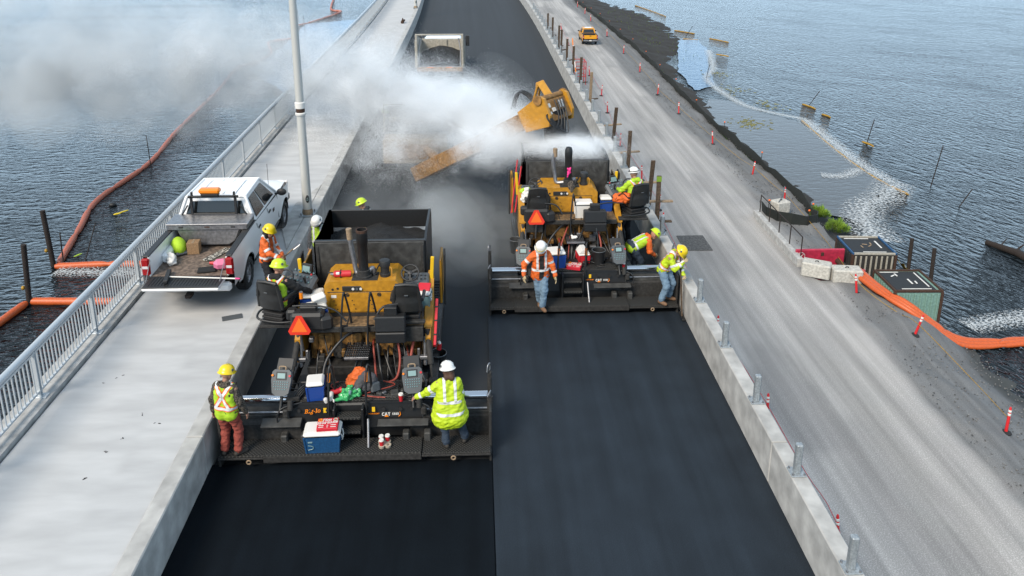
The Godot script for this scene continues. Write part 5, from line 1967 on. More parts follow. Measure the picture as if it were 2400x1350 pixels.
	mb.grid(8, 10, func(i: int, j: int):
		var u := i / 4.0 - 1.0
		var v := j / 10.0
		return Vector3(u * lerpf(0.93, 0.82, v * v), lerpf(1.2, 1.08, v) + 0.05 * (1.0 - pow(absf(u), 6.0)) - 0.06 * pow(v, 6.0), lerpf(-3.0, -4.6, v)))
	put("bonnet", mb, P, o)
	bx("nose", paint, o, Vector3(0, 0.86, -4.6), Vector3(1.62, 0.4, 0.12), 0.04)
	bx("grille", "black_plastic", o, Vector3(0, 0.92, -4.665), Vector3(1.0, 0.22, 0.03), 0.01)
	bx("front_bumper", "steel", o, Vector3(0, 0.56, -4.68), Vector3(1.8, 0.24, 0.16), 0.05)
	bx("cowl", "black_plastic", o, Vector3(0, 1.2, -3.14), Vector3(1.6, 0.03, 0.16), 0.01)
	bx("underbody", "black_plastic", o, Vector3(0, 0.62, -1.8), Vector3(1.56, 0.34, 5.5), 0.02)
	# bed
	bx("bed_front", paint, o, Vector3(0, 1.08, -0.93), Vector3(1.7, 0.46, 0.05), 0.01)
	bx("bed_floor", "plywood_floor" if work else "black_plastic", o, Vector3(0, 0.83, 0.08), Vector3(1.66, 0.05, 2.03), 0.005)
	var bp := bx("rear_bumper", paint if work else "steel", o, Vector3(0, 0.62, 1.17), Vector3(1.84, 0.2, 0.16), 0.05)
	bx("bumper_step", "black_plastic", bp, Vector3(0, 0.725, 1.19), Vector3(0.7, 0.02, 0.12), 0.004)
	bx("tow_hitch", "dark_rust", o, Vector3(0, 0.45, 1.22), Vector3(0.14, 0.1, 0.22), 0.02)
	if not work:
		var tg := bx("tailgate", paint, o, Vector3(0, 1.07, 1.1), Vector3(1.66, 0.48, 0.06), 0.02)
		bx("tailgate_handle", "black_plastic", tg, Vector3(0, 1.22, 1.137), Vector3(0.26, 0.08, 0.02), 0.008)
		bx("number_plate", "white_plastic", bp, Vector3(0, 0.64, 1.256), Vector3(0.3, 0.14, 0.01), 0.003)
		bx("bed_box", "black_plastic", o, Vector3(0, 1.16, -0.6), Vector3(1.6, 0.3, 0.5), 0.03)
		bx("roof_patch", "white_paint", cab, Vector3(0, 1.915, -1.8), Vector3(0.9, 0.012, 0.8), 0.005)
		return o
	# the lowered tailgate and its ribbed mat
	var tg := bx("tailgate", paint, o, Vector3(0, 0.81, 1.42), Vector3(1.62, 0.07, 0.56), 0.02)
	var mat_ := bx("tailgate_mat", "black_plastic", tg, Vector3(0, 0.855, 1.42), Vector3(1.6, 0.02, 0.56), 0.005)
	for i in 22:
		bx("rib", "black_plastic", mat_, Vector3(-0.7 + i * 0.0667, 0.87, 1.4), Vector3(0.02, 0.014, 0.44), 0.004)
	for s in [-1.0, 1.0]:
		tb("tailgate_cable", "steel", o, [Vector3(s * 0.8, 1.22, 1.1), Vector3(s * 0.78, 0.9, 1.5)], 0.008, 5)
	# aluminium tool chest across the bed
	var ch := bx("tool_chest", "steel", o, Vector3(0, 1.4, -0.62), Vector3(1.86, 0.13, 0.62), 0.015)
	bx("chest_lid", "steel", ch, Vector3(0, 1.475, -0.62), Vector3(1.9, 0.03, 0.66), 0.01)
	mb = MB.new()
	mb.xf = Transform3D(Basis.IDENTITY, Vector3(0, 0, 0))
	mb.prism(PackedVector2Array([Vector2(-0.72, 1.34), Vector2(-0.6, 1.05), Vector2(-0.45, 0.95), Vector2(0.45, 0.95), Vector2(0.6, 1.05), Vector2(0.72, 1.34)]), -0.9, -0.36)
	put("chest_body", mb, M.steel, ch)
	for s in [-0.6, 0.6]:
		bx("chest_latch", "black_plastic", ch, Vector3(s, 1.41, -0.305), Vector3(0.1, 0.04, 0.02), 0.006)
	bx("chest_badge", "rust", ch, Vector3(0.0, 1.41, -0.308), Vector3(0.12, 0.03, 0.006), 0.001)
	# headache rack with its amber beacon
	mb = MB.new()
	for s in [-1.0, 1.0]:
		mb.box(Vector3(s * 0.52, 1.72, -0.93), Vector3(0.06, 0.5, 0.06), 0.01)
		mb.box(Vector3(s * 0.5, 2.0, -0.94), Vector3(0.05, 0.12, 0.05), 0.01)
		mb.cyl(Vector3(s * 0.86, 1.34, -0.9), Vector3(s * 0.62, 1.72, -0.93), 0.02, -1, 6)
	mb.box(Vector3(0, 1.94, -0.93), Vector3(1.2, 0.05, 0.06), 0.01)
	mb.box(Vector3(0, 1.5, -0.93), Vector3(1.1, 0.04, 0.05), 0.01)
	put("headache_rack", mb, M.black_steel, o)
	bx("beacon_mount", "black_plastic", o, Vector3(-0.06, 2.0, -0.93), Vector3(0.42, 0.08, 0.14), 0.02)
	bx("amber_beacon", "amber", o, Vector3(-0.06, 2.09, -0.93), Vector3(0.5, 0.13, 0.2), 0.04)
	tb("aerial", "black_plastic", o, [Vector3(0.72, 1.12, -3.2), Vector3(0.72, 2.0, -3.24)], 0.006, 4)
	bx("door_logo", "rust", o, Vector3(0.995, 0.98, -2.5), Vector3(0.006, 0.09, 0.16), 0.001)
	return o

func truck_cargo(base: Vector3) -> void:
	# what lies in the white pickup's bed
	var o := thing("helmet", "yellow-green hard plastic shell with grey base in the white pickup's bed", "helmet", base + Vector3(-0.62, 0.86, -0.1), 0.6)
	var mb := MB.new()
	mb.ball(Vector3(0, 0.17, 0), Vector3(0.17, 0.22, 0.24), 14, 9)
	put("shell", mb, M.lime, o)
	bx("base", "grey_plastic", o, Vector3(0.02, 0.05, 0.02), Vector3(0.3, 0.1, 0.4), 0.04)
	o = thing("cardboard_box", "small closed cardboard box beside the yellow-green shell in the pickup's bed", "box", base + Vector3(-0.28, 0.86, -0.12), 0.1)
	bx("carton", "cardboard", o, Vector3(0, 0.14, 0), Vector3(0.27, 0.28, 0.24), 0.006)
	bx("tape", "pale_wood", o, Vector3(0, 0.283, 0), Vector3(0.05, 0.004, 0.245), 0.001)
	o = thing("plastic_bag", "crumpled white plastic bag by the left bed wall of the white pickup", "bag", base + Vector3(-0.62, 0.86, 0.42), 0.4)
	mb = blob([[Vector3(0, 0.06, -0.12), Vector3(0, 0.08, 0.14), 0.09, 0.1], [Vector3(0.05, 0.12, 0.0), Vector3(-0.04, 0.2, -0.06), 0.07, 0.03]], 0.025, 0.05, 0.06, 3)
	put("sack", mb, M.white_plastic, o)
	tag(bx("plank", "spotted_board", self, base + Vector3(0.3, 0.875, 0.05), Vector3(0.2, 0.025, 0.75), 0.005, Vector3(0, -0.45, 0)), "pale mottled board lying aslant on the white pickup's bed floor", "board")
	o = thing("paper_cup", "red and white paper cup lying in the white pickup's bed", "cup", base + Vector3(0.34, 0.895, 0.55), 0.0)
	mb = MB.new()
	mb.cyl(Vector3(-0.06, 0, 0), Vector3(0.06, 0.0, 0.02), 0.03, 0.042, 12)
	put("cup", mb, M.red_plastic, o)
	mb = MB.new()
	mb.cyl(Vector3(0.06, 0, 0.02), Vector3(0.075, 0, 0.022), 0.045, -1, 12)
	put("cup_lid", mb, M.white_plastic, o)
	tag(bx("pink_bag", "pink", self, base + Vector3(0.62, 1.0, 0.85), Vector3(0.3, 0.26, 0.2), 0.08, Vector3(0.2, 0.3, 0)), "pink plastic sack in the rear corner of the white pickup's bed", "sack")
	tag(bx("black_cloth", "black_cloth", self, base + Vector3(0.32, 0.885, 0.88), Vector3(0.4, 0.05, 0.26), 0.02, Vector3(0, 0.2, 0)), "folded black cloth on the white pickup's bed floor near the tailgate", "cloth")
	o = thing("push_broom", "push broom with long pale handle lying across the white pickup's lowered tailgate", "broom", base + Vector3(0, 0.9, 1.3))
	tb("handle", "white_plastic", o, [Vector3(-0.36, 0.02, -0.02), Vector3(1.1, 0.03, 0.14)], 0.016)
	tb("handle_tip", "hot_pink", o, [Vector3(1.1, 0.03, 0.14), Vector3(1.2, 0.032, 0.151)], 0.019)
	bx("broom_head", "black_plastic", o, Vector3(-0.4, 0.03, -0.02), Vector3(0.09, 0.07, 0.6), 0.01, Vector3(0, 0.2, 0))

func dump_truck() -> void:
	var o := thing("dump_truck", "pale dump truck box heaped with asphalt, standing in the smoke on the bridge", "dump truck", Vector3(-1.88, 0, -42.2))
	var mb := MB.new()
	bx("box_floor", "steel", o, Vector3(0, 1.1, -1.85), Vector3(2.3, 0.1, 3.7), 0.02)
	for s in [-1.0, 1.0]:
		mb = MB.new()
		mb.xf = Transform3D(Basis(Vector3(0, 0, 1), Vector3.UP, Vector3(-1, 0, 0)), Vector3(s * 1.2, 0, 0))
		mb.prism(PackedVector2Array([Vector2(0, 1.05), Vector2(0, 2.8), Vector2(-3.7, 2.02), Vector2(-3.7, 1.05)]), -0.04, 0.04)
		put("box_side", mb, M.pale_steel, o)
		for i in 4:
			bx("box_rib", "pale_steel", o, Vector3(s * 1.27, 1.75 - i * 0.12, -0.3 - i * 0.95), Vector3(0.08, 1.5 - i * 0.22, 0.1), 0.01)
		bx("rear_post", "pale_steel", o, Vector3(s * 1.2, 2.0, 0.03), Vector3(0.12, 1.76, 0.12), 0.02)
		tb("tarp_arm", "steel", o, [Vector3(s * 1.08, 1.2, 0.1), Vector3(s * 1.1, 2.0, -0.1), Vector3(s * 1.0, 2.6, -0.3)], 0.035)
		bx("mud_flap", "rubber", o, Vector3(s * 0.85, 0.7, 0.02), Vector3(0.5, 0.6, 0.03), 0.005)
		for z in [-0.75, -2.05]:
			wheel(o, Vector3(s * 0.98, 0.5, z), 0.5, 0.5, s)
		wheel(o, Vector3(s * 1.0, 0.5, -6.2), 0.5, 0.3, s)
	bx("top_bar", "pale_steel", o, Vector3(0, 2.84, 0.03), Vector3(2.52, 0.08, 0.1), 0.02)
	mb = MB.new()
	mb.box(Vector3(0, 1.55, -3.68), Vector3(2.3, 0.98, 0.08), 0.02)
	mb.box(Vector3(0, 1.55, -3.62), Vector3(0.56, 0.94, 0.1), 0.02)
	put("front_bulkhead", mb, M.pale_steel, o)
	mb = MB.new()
	var fn := FastNoiseLite.new()
	fn.frequency = 1.5
	mb.grid(16, 16, func(i: int, j: int):
		var x := -1.14 + j * 0.1425
		var z := -0.05 - i * 0.22
		return Vector3(x, 1.16 + 0.5 * exp(-x * x * 0.9) * (1.0 - exp(-(0.2 - z) * 1.6)) + fn.get_noise_2d(x, z) * 0.05, z))
	put("asphalt_load", mb, M.loose_asphalt, o)
	bx("tailgate_sill", "worn_yellow", o, Vector3(0, 1.02, 0.1), Vector3(2.4, 0.22, 0.14), 0.02)
	mb = MB.new()
	for x in [-0.5, 0.5]:
		mb.box(Vector3(x, 1.13, 0.16), Vector3(0.34, 0.05, 0.06), 0.01)
	put("latch_bar", mb, M.amber, o)
	bx("chassis", "dirty_black", o, Vector3(0, 0.75, -3.5), Vector3(0.9, 0.4, 7.0), 0.02)
	bx("cab", "white_paint", o, Vector3(0, 1.3, -5.2), Vector3(2.2, 1.1, 1.9), 0.12)
	bx("bonnet", "white_paint", o, Vector3(0, 1.1, -6.7), Vector3(1.7, 0.7, 1.3), 0.12)
	bx("windscreen", "dark_glass", o, Vector3(0, 1.55, -6.16), Vector3(1.9, 0.4, 0.06), 0.02)
	for s in [-1.0, 1.0]:
		var mi := bx("mirror", "black_plastic", o, Vector3(s * 1.42, 1.6, -5.6), Vector3(0.22, 0.62, 0.14), 0.03)
		tb("mirror_arm", "black_plastic", mi, [Vector3(s * 1.1, 1.75, -5.6), Vector3(s * 1.4, 1.75, -5.6)], 0.025)
		bx("side_window", "dark_glass", o, Vector3(s * 1.11, 1.58, -5.3), Vector3(0.03, 0.4, 0.9), 0.01)

func transfer_machine() -> void:
	var o := thing("transfer_vehicle", "tan and yellow material transfer machine whose conveyor feeds the far paver through the smoke", "paving machine", Vector3(-2.15, 0, -29.5))
	var mb := MB.new()
	bx("chassis", "pale_tan", o, Vector3(0, 1.0, -1.2), Vector3(2.3, 0.9, 6.4), 0.05)
	bx("engine_house", "pale_tan", o, Vector3(-0.1, 1.95, -1.6), Vector3(2.1, 1.1, 2.6), 0.06)
	for i in 7:
		bx("louvre", "dirty_black", o, Vector3(-0.1, 1.62 + i * 0.1, -0.275), Vector3(1.5, 0.04, 0.04), 0.006)
	bx("operator_deck", "dirty_black", o, Vector3(0, 1.5, 0.6), Vector3(2.4, 0.07, 1.4), 0.01)
	mb = MB.new()
	for x in [-1.15, -0.4, 0.4, 1.15]:
		mb.cyl(Vector3(x, 1.5, 1.28), Vector3(x, 2.55, 1.28), 0.025, -1, 8)
	for y in [2.05, 2.55]:
		mb.cyl(Vector3(-1.15, y, 1.28), Vector3(1.15, y, 1.28), 0.025, -1, 8)
		for s in [-1.15, 1.15]:
			mb.cyl(Vector3(s, y, 1.28), Vector3(s, y, -0.1), 0.025, -1, 8)
	put("guard_rail", mb, M.pale_steel, o)
	bx("console", "pale_tan", o, Vector3(0.1, 1.95, 0.2), Vector3(0.9, 0.7, 0.4), 0.05)
	bx("rear_panel", "worn_yellow", o, Vector3(0.1, 1.0, 2.02), Vector3(1.5, 0.55, 0.06), 0.02)
	bx("roof_panel", "worn_yellow", o, Vector3(0.2, 2.6, -1.4), Vector3(1.2, 0.08, 1.6), 0.03)
	for s in [-1.0, 1.0]:
		for z in [-3.4, 0.8]:
			wheel(o, Vector3(s * 1.05, 0.65, z), 0.65, 0.5, s)
	mb = MB.new()
	mb.box(Vector3(0, 1.2, -5.0), Vector3(2.8, 0.9, 1.4), 0.05)
	put("receiving_hopper", mb, M.dirty_black, o)
	bx("receiving_load", "loose_asphalt", o, Vector3(0, 1.68, -5.0), Vector3(2.5, 0.1, 1.2), 0.04)
	# conveyor: from its pivot at the machine's rear to the head above the far paver's hopper
	var a := Vector3(1.0, 1.35, 4.4)
	var e := Vector3(4.2, 3.75, 7.1)
	var dir := (e - a).normalized()
	var side := dir.cross(Vector3.UP).normalized()
	var up := side.cross(dir).normalized()
	var B := Basis(side, up, -dir)
	var L := (e - a).length()
	mb = MB.new()
	mb.xf = Transform3D(B, a)
	for s in [-1.0, 1.0]:
		mb.slab(Vector3(s * 0.48 - 0.04, -0.22, -L), Vector3(s * 0.48 + 0.04, 0.25, 0.9), 0.01)
	mb.slab(Vector3(-0.48, -0.24, -L), Vector3(0.48, -0.2, 0.9))
	var cv := put("conveyor_frame", mb, M.worn_yellow, o)
	mb = MB.new()
	mb.xf = Transform3D(B, a)
	mb.slab(Vector3(-0.42, 0.1, -L + 0.3), Vector3(0.42, 0.14, 0.9))
	put("belt", mb, M.rubber, cv)
	mb = MB.new()
	mb.xf = Transform3D(B, a)
	for i in 5:
		mb.box(Vector3(0.53, 0.0, -0.4 - i * 0.8), Vector3(0.04, 0.44, 0.08), 0.008)
		mb.box(Vector3(-0.53, 0.0, -0.4 - i * 0.8), Vector3(0.04, 0.44, 0.08), 0.008)
	put("frame_rib", mb, M.worn_yellow, cv)
	tb("pivot_strut", "worn_yellow", o, [Vector3(0.4, 1.1, 2.0), a], 0.16, 10)
	tb("lift_strut", "dirty_black", o, [Vector3(0.2, 2.4, 1.2), a + dir * 2.0 + up * 0.3], 0.07, 8)
	# the head
	var H := Transform3D(B, e)
	mb = MB.new()
	mb.xf = H
	for s in [-1.0, 1.0]:
		mb.xf = H * Transform3D(Basis(Vector3(0, 0, -1), Vector3.UP, Vector3(1, 0, 0)), Vector3(s * 0.56, 0, 0))
		mb.prism(PackedVector2Array([Vector2(-0.55, -0.32), Vector2(0.3, -0.45), Vector2(0.46, -0.2), Vector2(0.5, 0.3), Vector2(0.36, 0.44), Vector2(0.1, 0.4), Vector2(-0.55, 0.3)]), -0.05, 0.05)
	put("head_cheek", mb, M.machine_yellow, cv)
	mb = MB.new()
	mb.xf = H
	mb.cyl(Vector3(-0.62, 0.34, -0.3), Vector3(0.62, 0.34, -0.3), 0.09, -1, 14)
	mb.cyl(Vector3(-0.66, 0.34, -0.3), Vector3(-0.6, 0.34, -0.3), 0.14, -1, 14)
	mb.cyl(Vector3(0.6, 0.34, -0.3), Vector3(0.66, 0.34, -0.3), 0.14, -1, 14)
	put("head_roller", mb, M.worn_yellow, cv)
	mb = MB.new()
	mb.xf = H
	mb.box(Vector3(0, -0.05, -0.36), Vector3(1.04, 0.62, 0.05), 0.01)
	put("head_plate", mb, M.worn_yellow, cv)
	mb = MB.new()
	mb.xf = H
	for q in [[-0.22, 0.06, 0.2, 0.22], [0.2, -0.06, 0.16, 0.14], [0.36, 0.1, 0.14, 0.12], [0.42, -0.12, 0.14, 0.08]]:
		mb.box(Vector3(q[0], q[1], -0.39), Vector3(q[2], q[3], 0.012), 0.003)
	put("sticker", mb, M.white_plastic, cv)
	mb = MB.new()
	mb.xf = H
	for x in [-0.56, -0.56]:
		mb.box(Vector3(-0.62, -0.02, 0.1), Vector3(0.03, 0.3, 0.16), 0.01)
		mb.box(Vector3(-0.62, -0.02, 0.34), Vector3(0.03, 0.3, 0.16), 0.01)
	put("cheek_opening", mb, M.rubber, cv)
	mb = MB.new()
	mb.xf = H
	mb.beam(Vector3(0.05, 0.36, -0.3), Vector3(-0.25, 0.86, 0.02), 0.22, 0.07, 0.015)
	mb.beam(Vector3(-0.25, 0.86, 0.02), Vector3(-0.38, 0.78, 0.2), 0.26, 0.12, 0.02)
	mb.beam(Vector3(-0.3, 0.8, 0.1), Vector3(-0.5, 0.3, 0.7), 0.05, 0.07, 0.01)
	mb.beam(Vector3(-0.16, 0.8, 0.1), Vector3(-0.3, 0.3, 0.75), 0.05, 0.07, 0.01)
	put("head_bracket", mb, M.machine_yellow, cv)
	for i in 3:
		var w := i * 0.07
		tb("hose", "hose", cv, curve([H * Vector3(-0.6, 0.1, 0.6 + w), H * Vector3(-0.62, 0.7, 0.8 + w), H * Vector3(-0.7, 0.95, 1.2 + w), H * Vector3(-0.75, 0.6, 1.7 + w)], 5), 0.03, 6)
	for i in 4:
		var w := i * 0.13
		tb("hose", "hose", cv, curve([H * Vector3(-0.3 + w, 0.2, -0.44), H * Vector3(-0.1 + w, -0.3, -0.5), H * Vector3(0.1 + w * 1.2, -0.78 + w * 0.6, -0.45), H * Vector3(0.35 + w * 0.9, -0.6 + w, -0.42), H * Vector3(0.55, -0.1, -0.4)], 5), 0.022, 6)
	# rubber chute with the asphalt that falls through it
	mb = MB.new()
	var top := e + dir * 0.25 - Vector3.UP * 0.12
	for i in 18:
		var p := TAU * i / 18.0
		var q := TAU * (i + 1) / 18.0
		var ta := top + side * cos(p) * 0.5 + dir * sin(p) * 0.28
		var tc := top + side * cos(q) * 0.5 + dir * sin(q) * 0.28
		var ba := top + Vector3(0.1, -1.15, 0) + side * cos(p) * 0.36 + dir * sin(p) * 0.26
		var bc := top + Vector3(0.1, -1.15, 0) + side * cos(q) * 0.36 + dir * sin(q) * 0.26
		mb.qo(ta, tc, bc, ba, (ta - top))
	put("rubber_chute", mb, M.rubber, cv)
# ---------------------------------------------------------------- booms, markers, fences and the rest outdoors

func stuff(o: Node3D) -> Node3D:
	o.set_meta("kind", "stuff")
	return o

func boom(called: String, label: String, pts: Array, r: float, m: String, group := "", seg_len := 2.6) -> void:
	# floating boom: a thing whose segments are pinched where they join
	var o := thing(called, label, "boom", Vector3.ZERO, 0.0, group)
	var line := curve(pts, 6)
	var part := [line[0]]
	var run := 0.0
	for i in range(1, line.size()):
		run += (line[i] - line[i - 1]).length()
		part.append(line[i])
		if run > seg_len or i == line.size() - 1:
			# evenly spaced stations with soft pinched ends
			var k := 9
			var p := []
			var rr := []
			for j in k + 1:
				var t := float(j) / k * (part.size() - 1)
				var a := mini(int(t), part.size() - 2)
				p.append((part[a] as Vector3).lerp(part[a + 1], t - a))
				rr.append(r * (0.62 + 0.38 * smoothstep(0.0, 0.14, float(j) / k) * smoothstep(1.0, 0.86, float(j) / k)) * rng.randf_range(0.93, 1.05))
			tb("boom_segment", m, o, p, rr, 9)
			part = [line[i]]
			run = 0.0

func build_booms() -> void:
	var y := SEA + 0.08
	boom("containment_boom", "long faded orange floating boom curving away along the left water", [Vector3(-23.4, y, -42.4), Vector3(-24.6, y, -47.5), Vector3(-25.7, y, -52.6), Vector3(-25.3, y, -60.5), Vector3(-26.3, y, -69), Vector3(-27.0, y, -78), Vector3(-27.6, y, -86), Vector3(-28.9, y, -98), Vector3(-27.7, y, -101), Vector3(-27.2, y, -108), Vector3(-29.6, y, -117), Vector3(-26.9, y, -121), Vector3(-28.9, y, -132), Vector3(-27.4, y, -137), Vector3(-24.6, y, -150), Vector3(-27, y, -154), Vector3(-29.3, y, -171)], 0.19, "boom_faded", "", 3.4)
	boom("containment_boom", "bright orange boom running from the farther left pile towards the bridge", [Vector3(-23.4, y, -42.0), Vector3(-20.6, y, -42.2), Vector3(-18.0, y, -42.1), Vector3(-14.0, y, -42.0)], 0.2, "boom_orange")
	boom("containment_boom", "bright orange boom running from the nearer left pile towards the bridge", [Vector3(-22.7, y, -37.9), Vector3(-20.4, y, -37.8), Vector3(-18.0, y, -37.7), Vector3(-14.0, y, -37.5)], 0.2, "boom_orange")
	boom("containment_boom", "orange boom slanting from the nearer left pile out of the picture", [Vector3(-22.75, y, -37.7), Vector3(-23.0, y, -35.6), Vector3(-23.3, y, -32.0), Vector3(-23.5, y, -26.0)], 0.2, "boom_orange")
	for k in 3:
		var w := k * 0.22
		boom("containment_boom", ["thick orange boom draped over the gravel beside the teal container into the water", "flattened orange boom skirt under the thick boom by the teal container", "lowest orange boom fold on the gravel below the teal container"][k], [Vector3(19.0 - w, -8.15, -36.5), Vector3(19.1 - w * 0.8, -8.2, -35.6 + w * 0.4), Vector3(19.3 - w * 0.7, -8.25, -34.3 + w * 0.6), Vector3(19.9 - w * 0.4, -8.4 - w * 0.2, -33.1 + w * 0.7), Vector3(20.9, -9.1 - w * 0.3, -32.55 + w * 0.8), Vector3(22.2, -9.75 - w * 0.2, -32.2 + w * 0.8), Vector3(25.0 + k * 0.2, -9.9, -32.4 + w * 0.6)] + ([Vector3(28, -9.9, -32.6), Vector3(33, -9.9, -32.7)] if k == 0 else []), 0.165 - k * 0.02, "boom_orange")
	boom("yellow_boom", "long yellow floating boom holding back the white foam at the shallow water's edge", [Vector3(30.1, y, -71.5), Vector3(29.4, y, -64.4), Vector3(29.1, y, -58.6), Vector3(29.2, y, -54.6), Vector3(29.8, y, -51.6)], 0.09, "boom_yellow")
	var bits := [[Vector3(32.6, y, -77.6), Vector3(33.1, y, -75.6), "short yellow boom piece by the farthest leaning rod on the right water"], [Vector3(32.9, y, -73.6), Vector3(33.2, y, -72.4), "stub of yellow boom just past the farthest leaning rod"], [Vector3(32.5, y, -64.4), Vector3(32.8, y, -63.0), "dirty yellow float at the foot of the second leaning rod"], [Vector3(31.2, y, -158), Vector3(33.6, y, -142), "long thin yellow boom at the far tip of the mud bank"], [Vector3(31.3, y, -126), Vector3(33.6, y, -122.6), "pale yellow boom lying off the mud bank's outer edge"], [Vector3(34.6, y, -118), Vector3(36.4, y, -114.5), "lone yellow boom piece farthest out on the right water"], [Vector3(31.9, y, -105.2), Vector3(33.1, y, -103.6), "small yellow float beside the blue patch of water"], [Vector3(30.6, y, -117.8), Vector3(32.6, y, -116.8), "yellow boom piece between the mud bank and the blue water"]]
	for b in bits:
		boom("yellow_boom", b[2], [b[0], (b[0] as Vector3).lerp(b[1], 0.5) + Vector3(0.12, 0, 0.1), b[1]], 0.085, "boom_yellow", "loose yellow boom pieces")
	# piles and rods that hold the booms
	var piles := [[Vector3(-22.72, -11, -37.8), Vector3(-22.45, -6.8, -37.85), 0.13, "dark brown steel pile at the corner of the nearer orange boom"], [Vector3(-23.62, -11, -42.3), Vector3(-23.75, -6.72, -42.3), 0.14, "dark brown steel pile at the corner of the farther orange boom"], [Vector3(22.9, -11, -38.6), Vector3(23.0, -7.6, -38.9), 0.1, "brown post by the yellow tarpaulin behind the ribbed container"], [Vector3(22.75, -11, -36.2), Vector3(22.8, -7.1, -36.5), 0.1, "brown post at the corner of the teal container"]]
	for p in piles:
		var o := thing("mooring_pile", p[3], "pile", Vector3.ZERO, 0.0, "steel piles in the water")
		tb("shaft", "dark_rust", o, [p[0], (p[0] as Vector3).lerp(p[1], 0.5), p[1]], p[2], 10)
		if p[0].x < 0.0:
			var mb := MB.new()
			mb.ball((p[0] as Vector3).lerp(p[1], 0.45) + Vector3(-0.2, 0, 0.05), Vector3(0.1, 0.12, 0.1), 8, 6)
			put("float", mb, M.boom_yellow, o)
	var rods := [[Vector3(-25.0, -10.4, -60.1), Vector3(-25.1, -7.6, -60.2), "thin dark rod standing in the orange boom's bend, left of the railing"], [Vector3(-26.3, -10.4, -106.3), Vector3(-27.0, -7.0, -106.2), "thin rod beside the orange boom left of the lamp post"], [Vector3(-26.5, -10.4, -127.0), Vector3(-26.6, -7.4, -127.0), "thin rod in the still blue water right of the lamp post"], [Vector3(-29.1, -10.4, -132.0), Vector3(-29.8, -7.2, -131.5), "first of the two crossed rods by the far orange boom"], [Vector3(-28.3, -10.4, -131.0), Vector3(-28.4, -7.0, -131.5), "second of the two crossed rods by the far orange boom"], [Vector3(-26.6, -10.4, -79.0), Vector3(-26.7, -7.8, -79.0), "faint thin rod in the smoke beside the orange boom"], [Vector3(-23.1, -10.4, -42.3), Vector3(-23.5, -8.4, -43.2), "short black rod leaning on the boom by the farther left pile"], [Vector3(-22.2, -10.05, -42.9), Vector3(-22.6, -8.8, -45.5), "long dark stick lying in the left water below the yellow scraps"],
		[Vector3(33.0, -10.4, -77.5), Vector3(34.2, -8.6, -77.6), "farthest leaning rod on the right water"], [Vector3(32.8, -10.4, -64.3), Vector3(33.3, -8.0, -64.4), "second leaning rod on the right water, above its yellow float"], [Vector3(32.35, -10.4, -53.5), Vector3(32.9, -7.0, -53.6), "tallest thin rod standing in the right water"], [Vector3(31.9, -10.3, -49.4), Vector3(32.9, -8.8, -49.6), "pale broken rod nearest on the right water"], [Vector3(31.3, -10.4, -120), Vector3(32.6, -8.4, -120.3), "dark stick standing off the mud bank"], [Vector3(26.3, -10.3, -90), Vector3(26.6, -8.3, -90.0), "thin dark stick in the mud beside the blue water"]]
	for p in rods:
		tag(tb("rod", "dark_rust", self, [p[0], p[1]], 0.035, 6), p[2], "rod", "thin rods in the water")
	# flotsam
	var fl := [[Vector3(-23.3, y, -49.9), Vector3(0.5, 0.12, 0.2), "hat_yellow", "yellow float nearest the boom's inner side in the left water", 0.6], [Vector3(-23.05, y, -50.3), Vector3(0.75, 0.1, 0.16), "hat_yellow", "long yellow scrap floating in the left water", 0.9], [Vector3(-22.85, y, -43.5), Vector3(0.6, 0.08, 0.14), "hat_lime", "yellow-green leaf-like scrap floating above the orange boom", 1.1], [Vector3(-24.3, y, -51.6), Vector3(0.5, 0.35, 0.45), "black_plastic", "dark buoy bobbing inside the left boom", 0.3]]
	for f in fl:
		var mb := MB.new()
		mb.ball(Vector3.ZERO, f[1] * 0.5, 10, 6)
		var o := put("floating_scrap", mb, M[f[2]], self)
		o.position = f[0]
		o.rotation.y = f[4]
		tag(o, f[3], "float")
	var log_ := thing("driftwood_log", "dark driftwood log in the water at the right edge", "log")
	tb("log", "dark_rust", log_, [Vector3(30.2, -9.9, -43.4), Vector3(30.9, -9.8, -41.6), Vector3(31.3, -10.0, -39.6)], [0.16, 0.22, 0.18], 9)
	tb("branch", "dark_rust", log_, [Vector3(30.8, -9.8, -41.8), Vector3(31.5, -9.3, -41.9)], [0.07, 0.03], 6)
	tb("branch", "dark_rust", log_, [Vector3(30.5, -9.8, -42.6), Vector3(31.1, -9.5, -43.0)], [0.06, 0.02], 6)
	# foam along the edge of the shallow water: thin lacy sheets that float on it
	var mb := MB.new()
	var lines := [[0.7, Vector3(31.6, 0, -108), Vector3(28.8, 0, -96), Vector3(26.2, 0, -89), Vector3(26.3, 0, -79), Vector3(27.6, 0, -75), Vector3(30.5, 0, -71.5)], [1.0, Vector3(30.4, 0, -71.5), Vector3(29.8, 0, -64), Vector3(29.5, 0, -58), Vector3(29.8, 0, -53.5)], [1.7, Vector3(30.0, 0, -54), Vector3(28.0, 0, -51.2), Vector3(25.8, 0, -49.4), Vector3(24.4, 0, -46.8), Vector3(23.9, 0, -43.6)], [0.9, Vector3(23.2, 0, -33.6), Vector3(25.5, 0, -34.2), Vector3(29, 0, -34.9)], [0.8, Vector3(28.8, 0, -57), Vector3(26.9, 0, -55.5), Vector3(25.4, 0, -55.8)], [0.8, Vector3(-23, 0, -41.2), Vector3(-19, 0, -41.0), Vector3(-14, 0, -41.2)]]
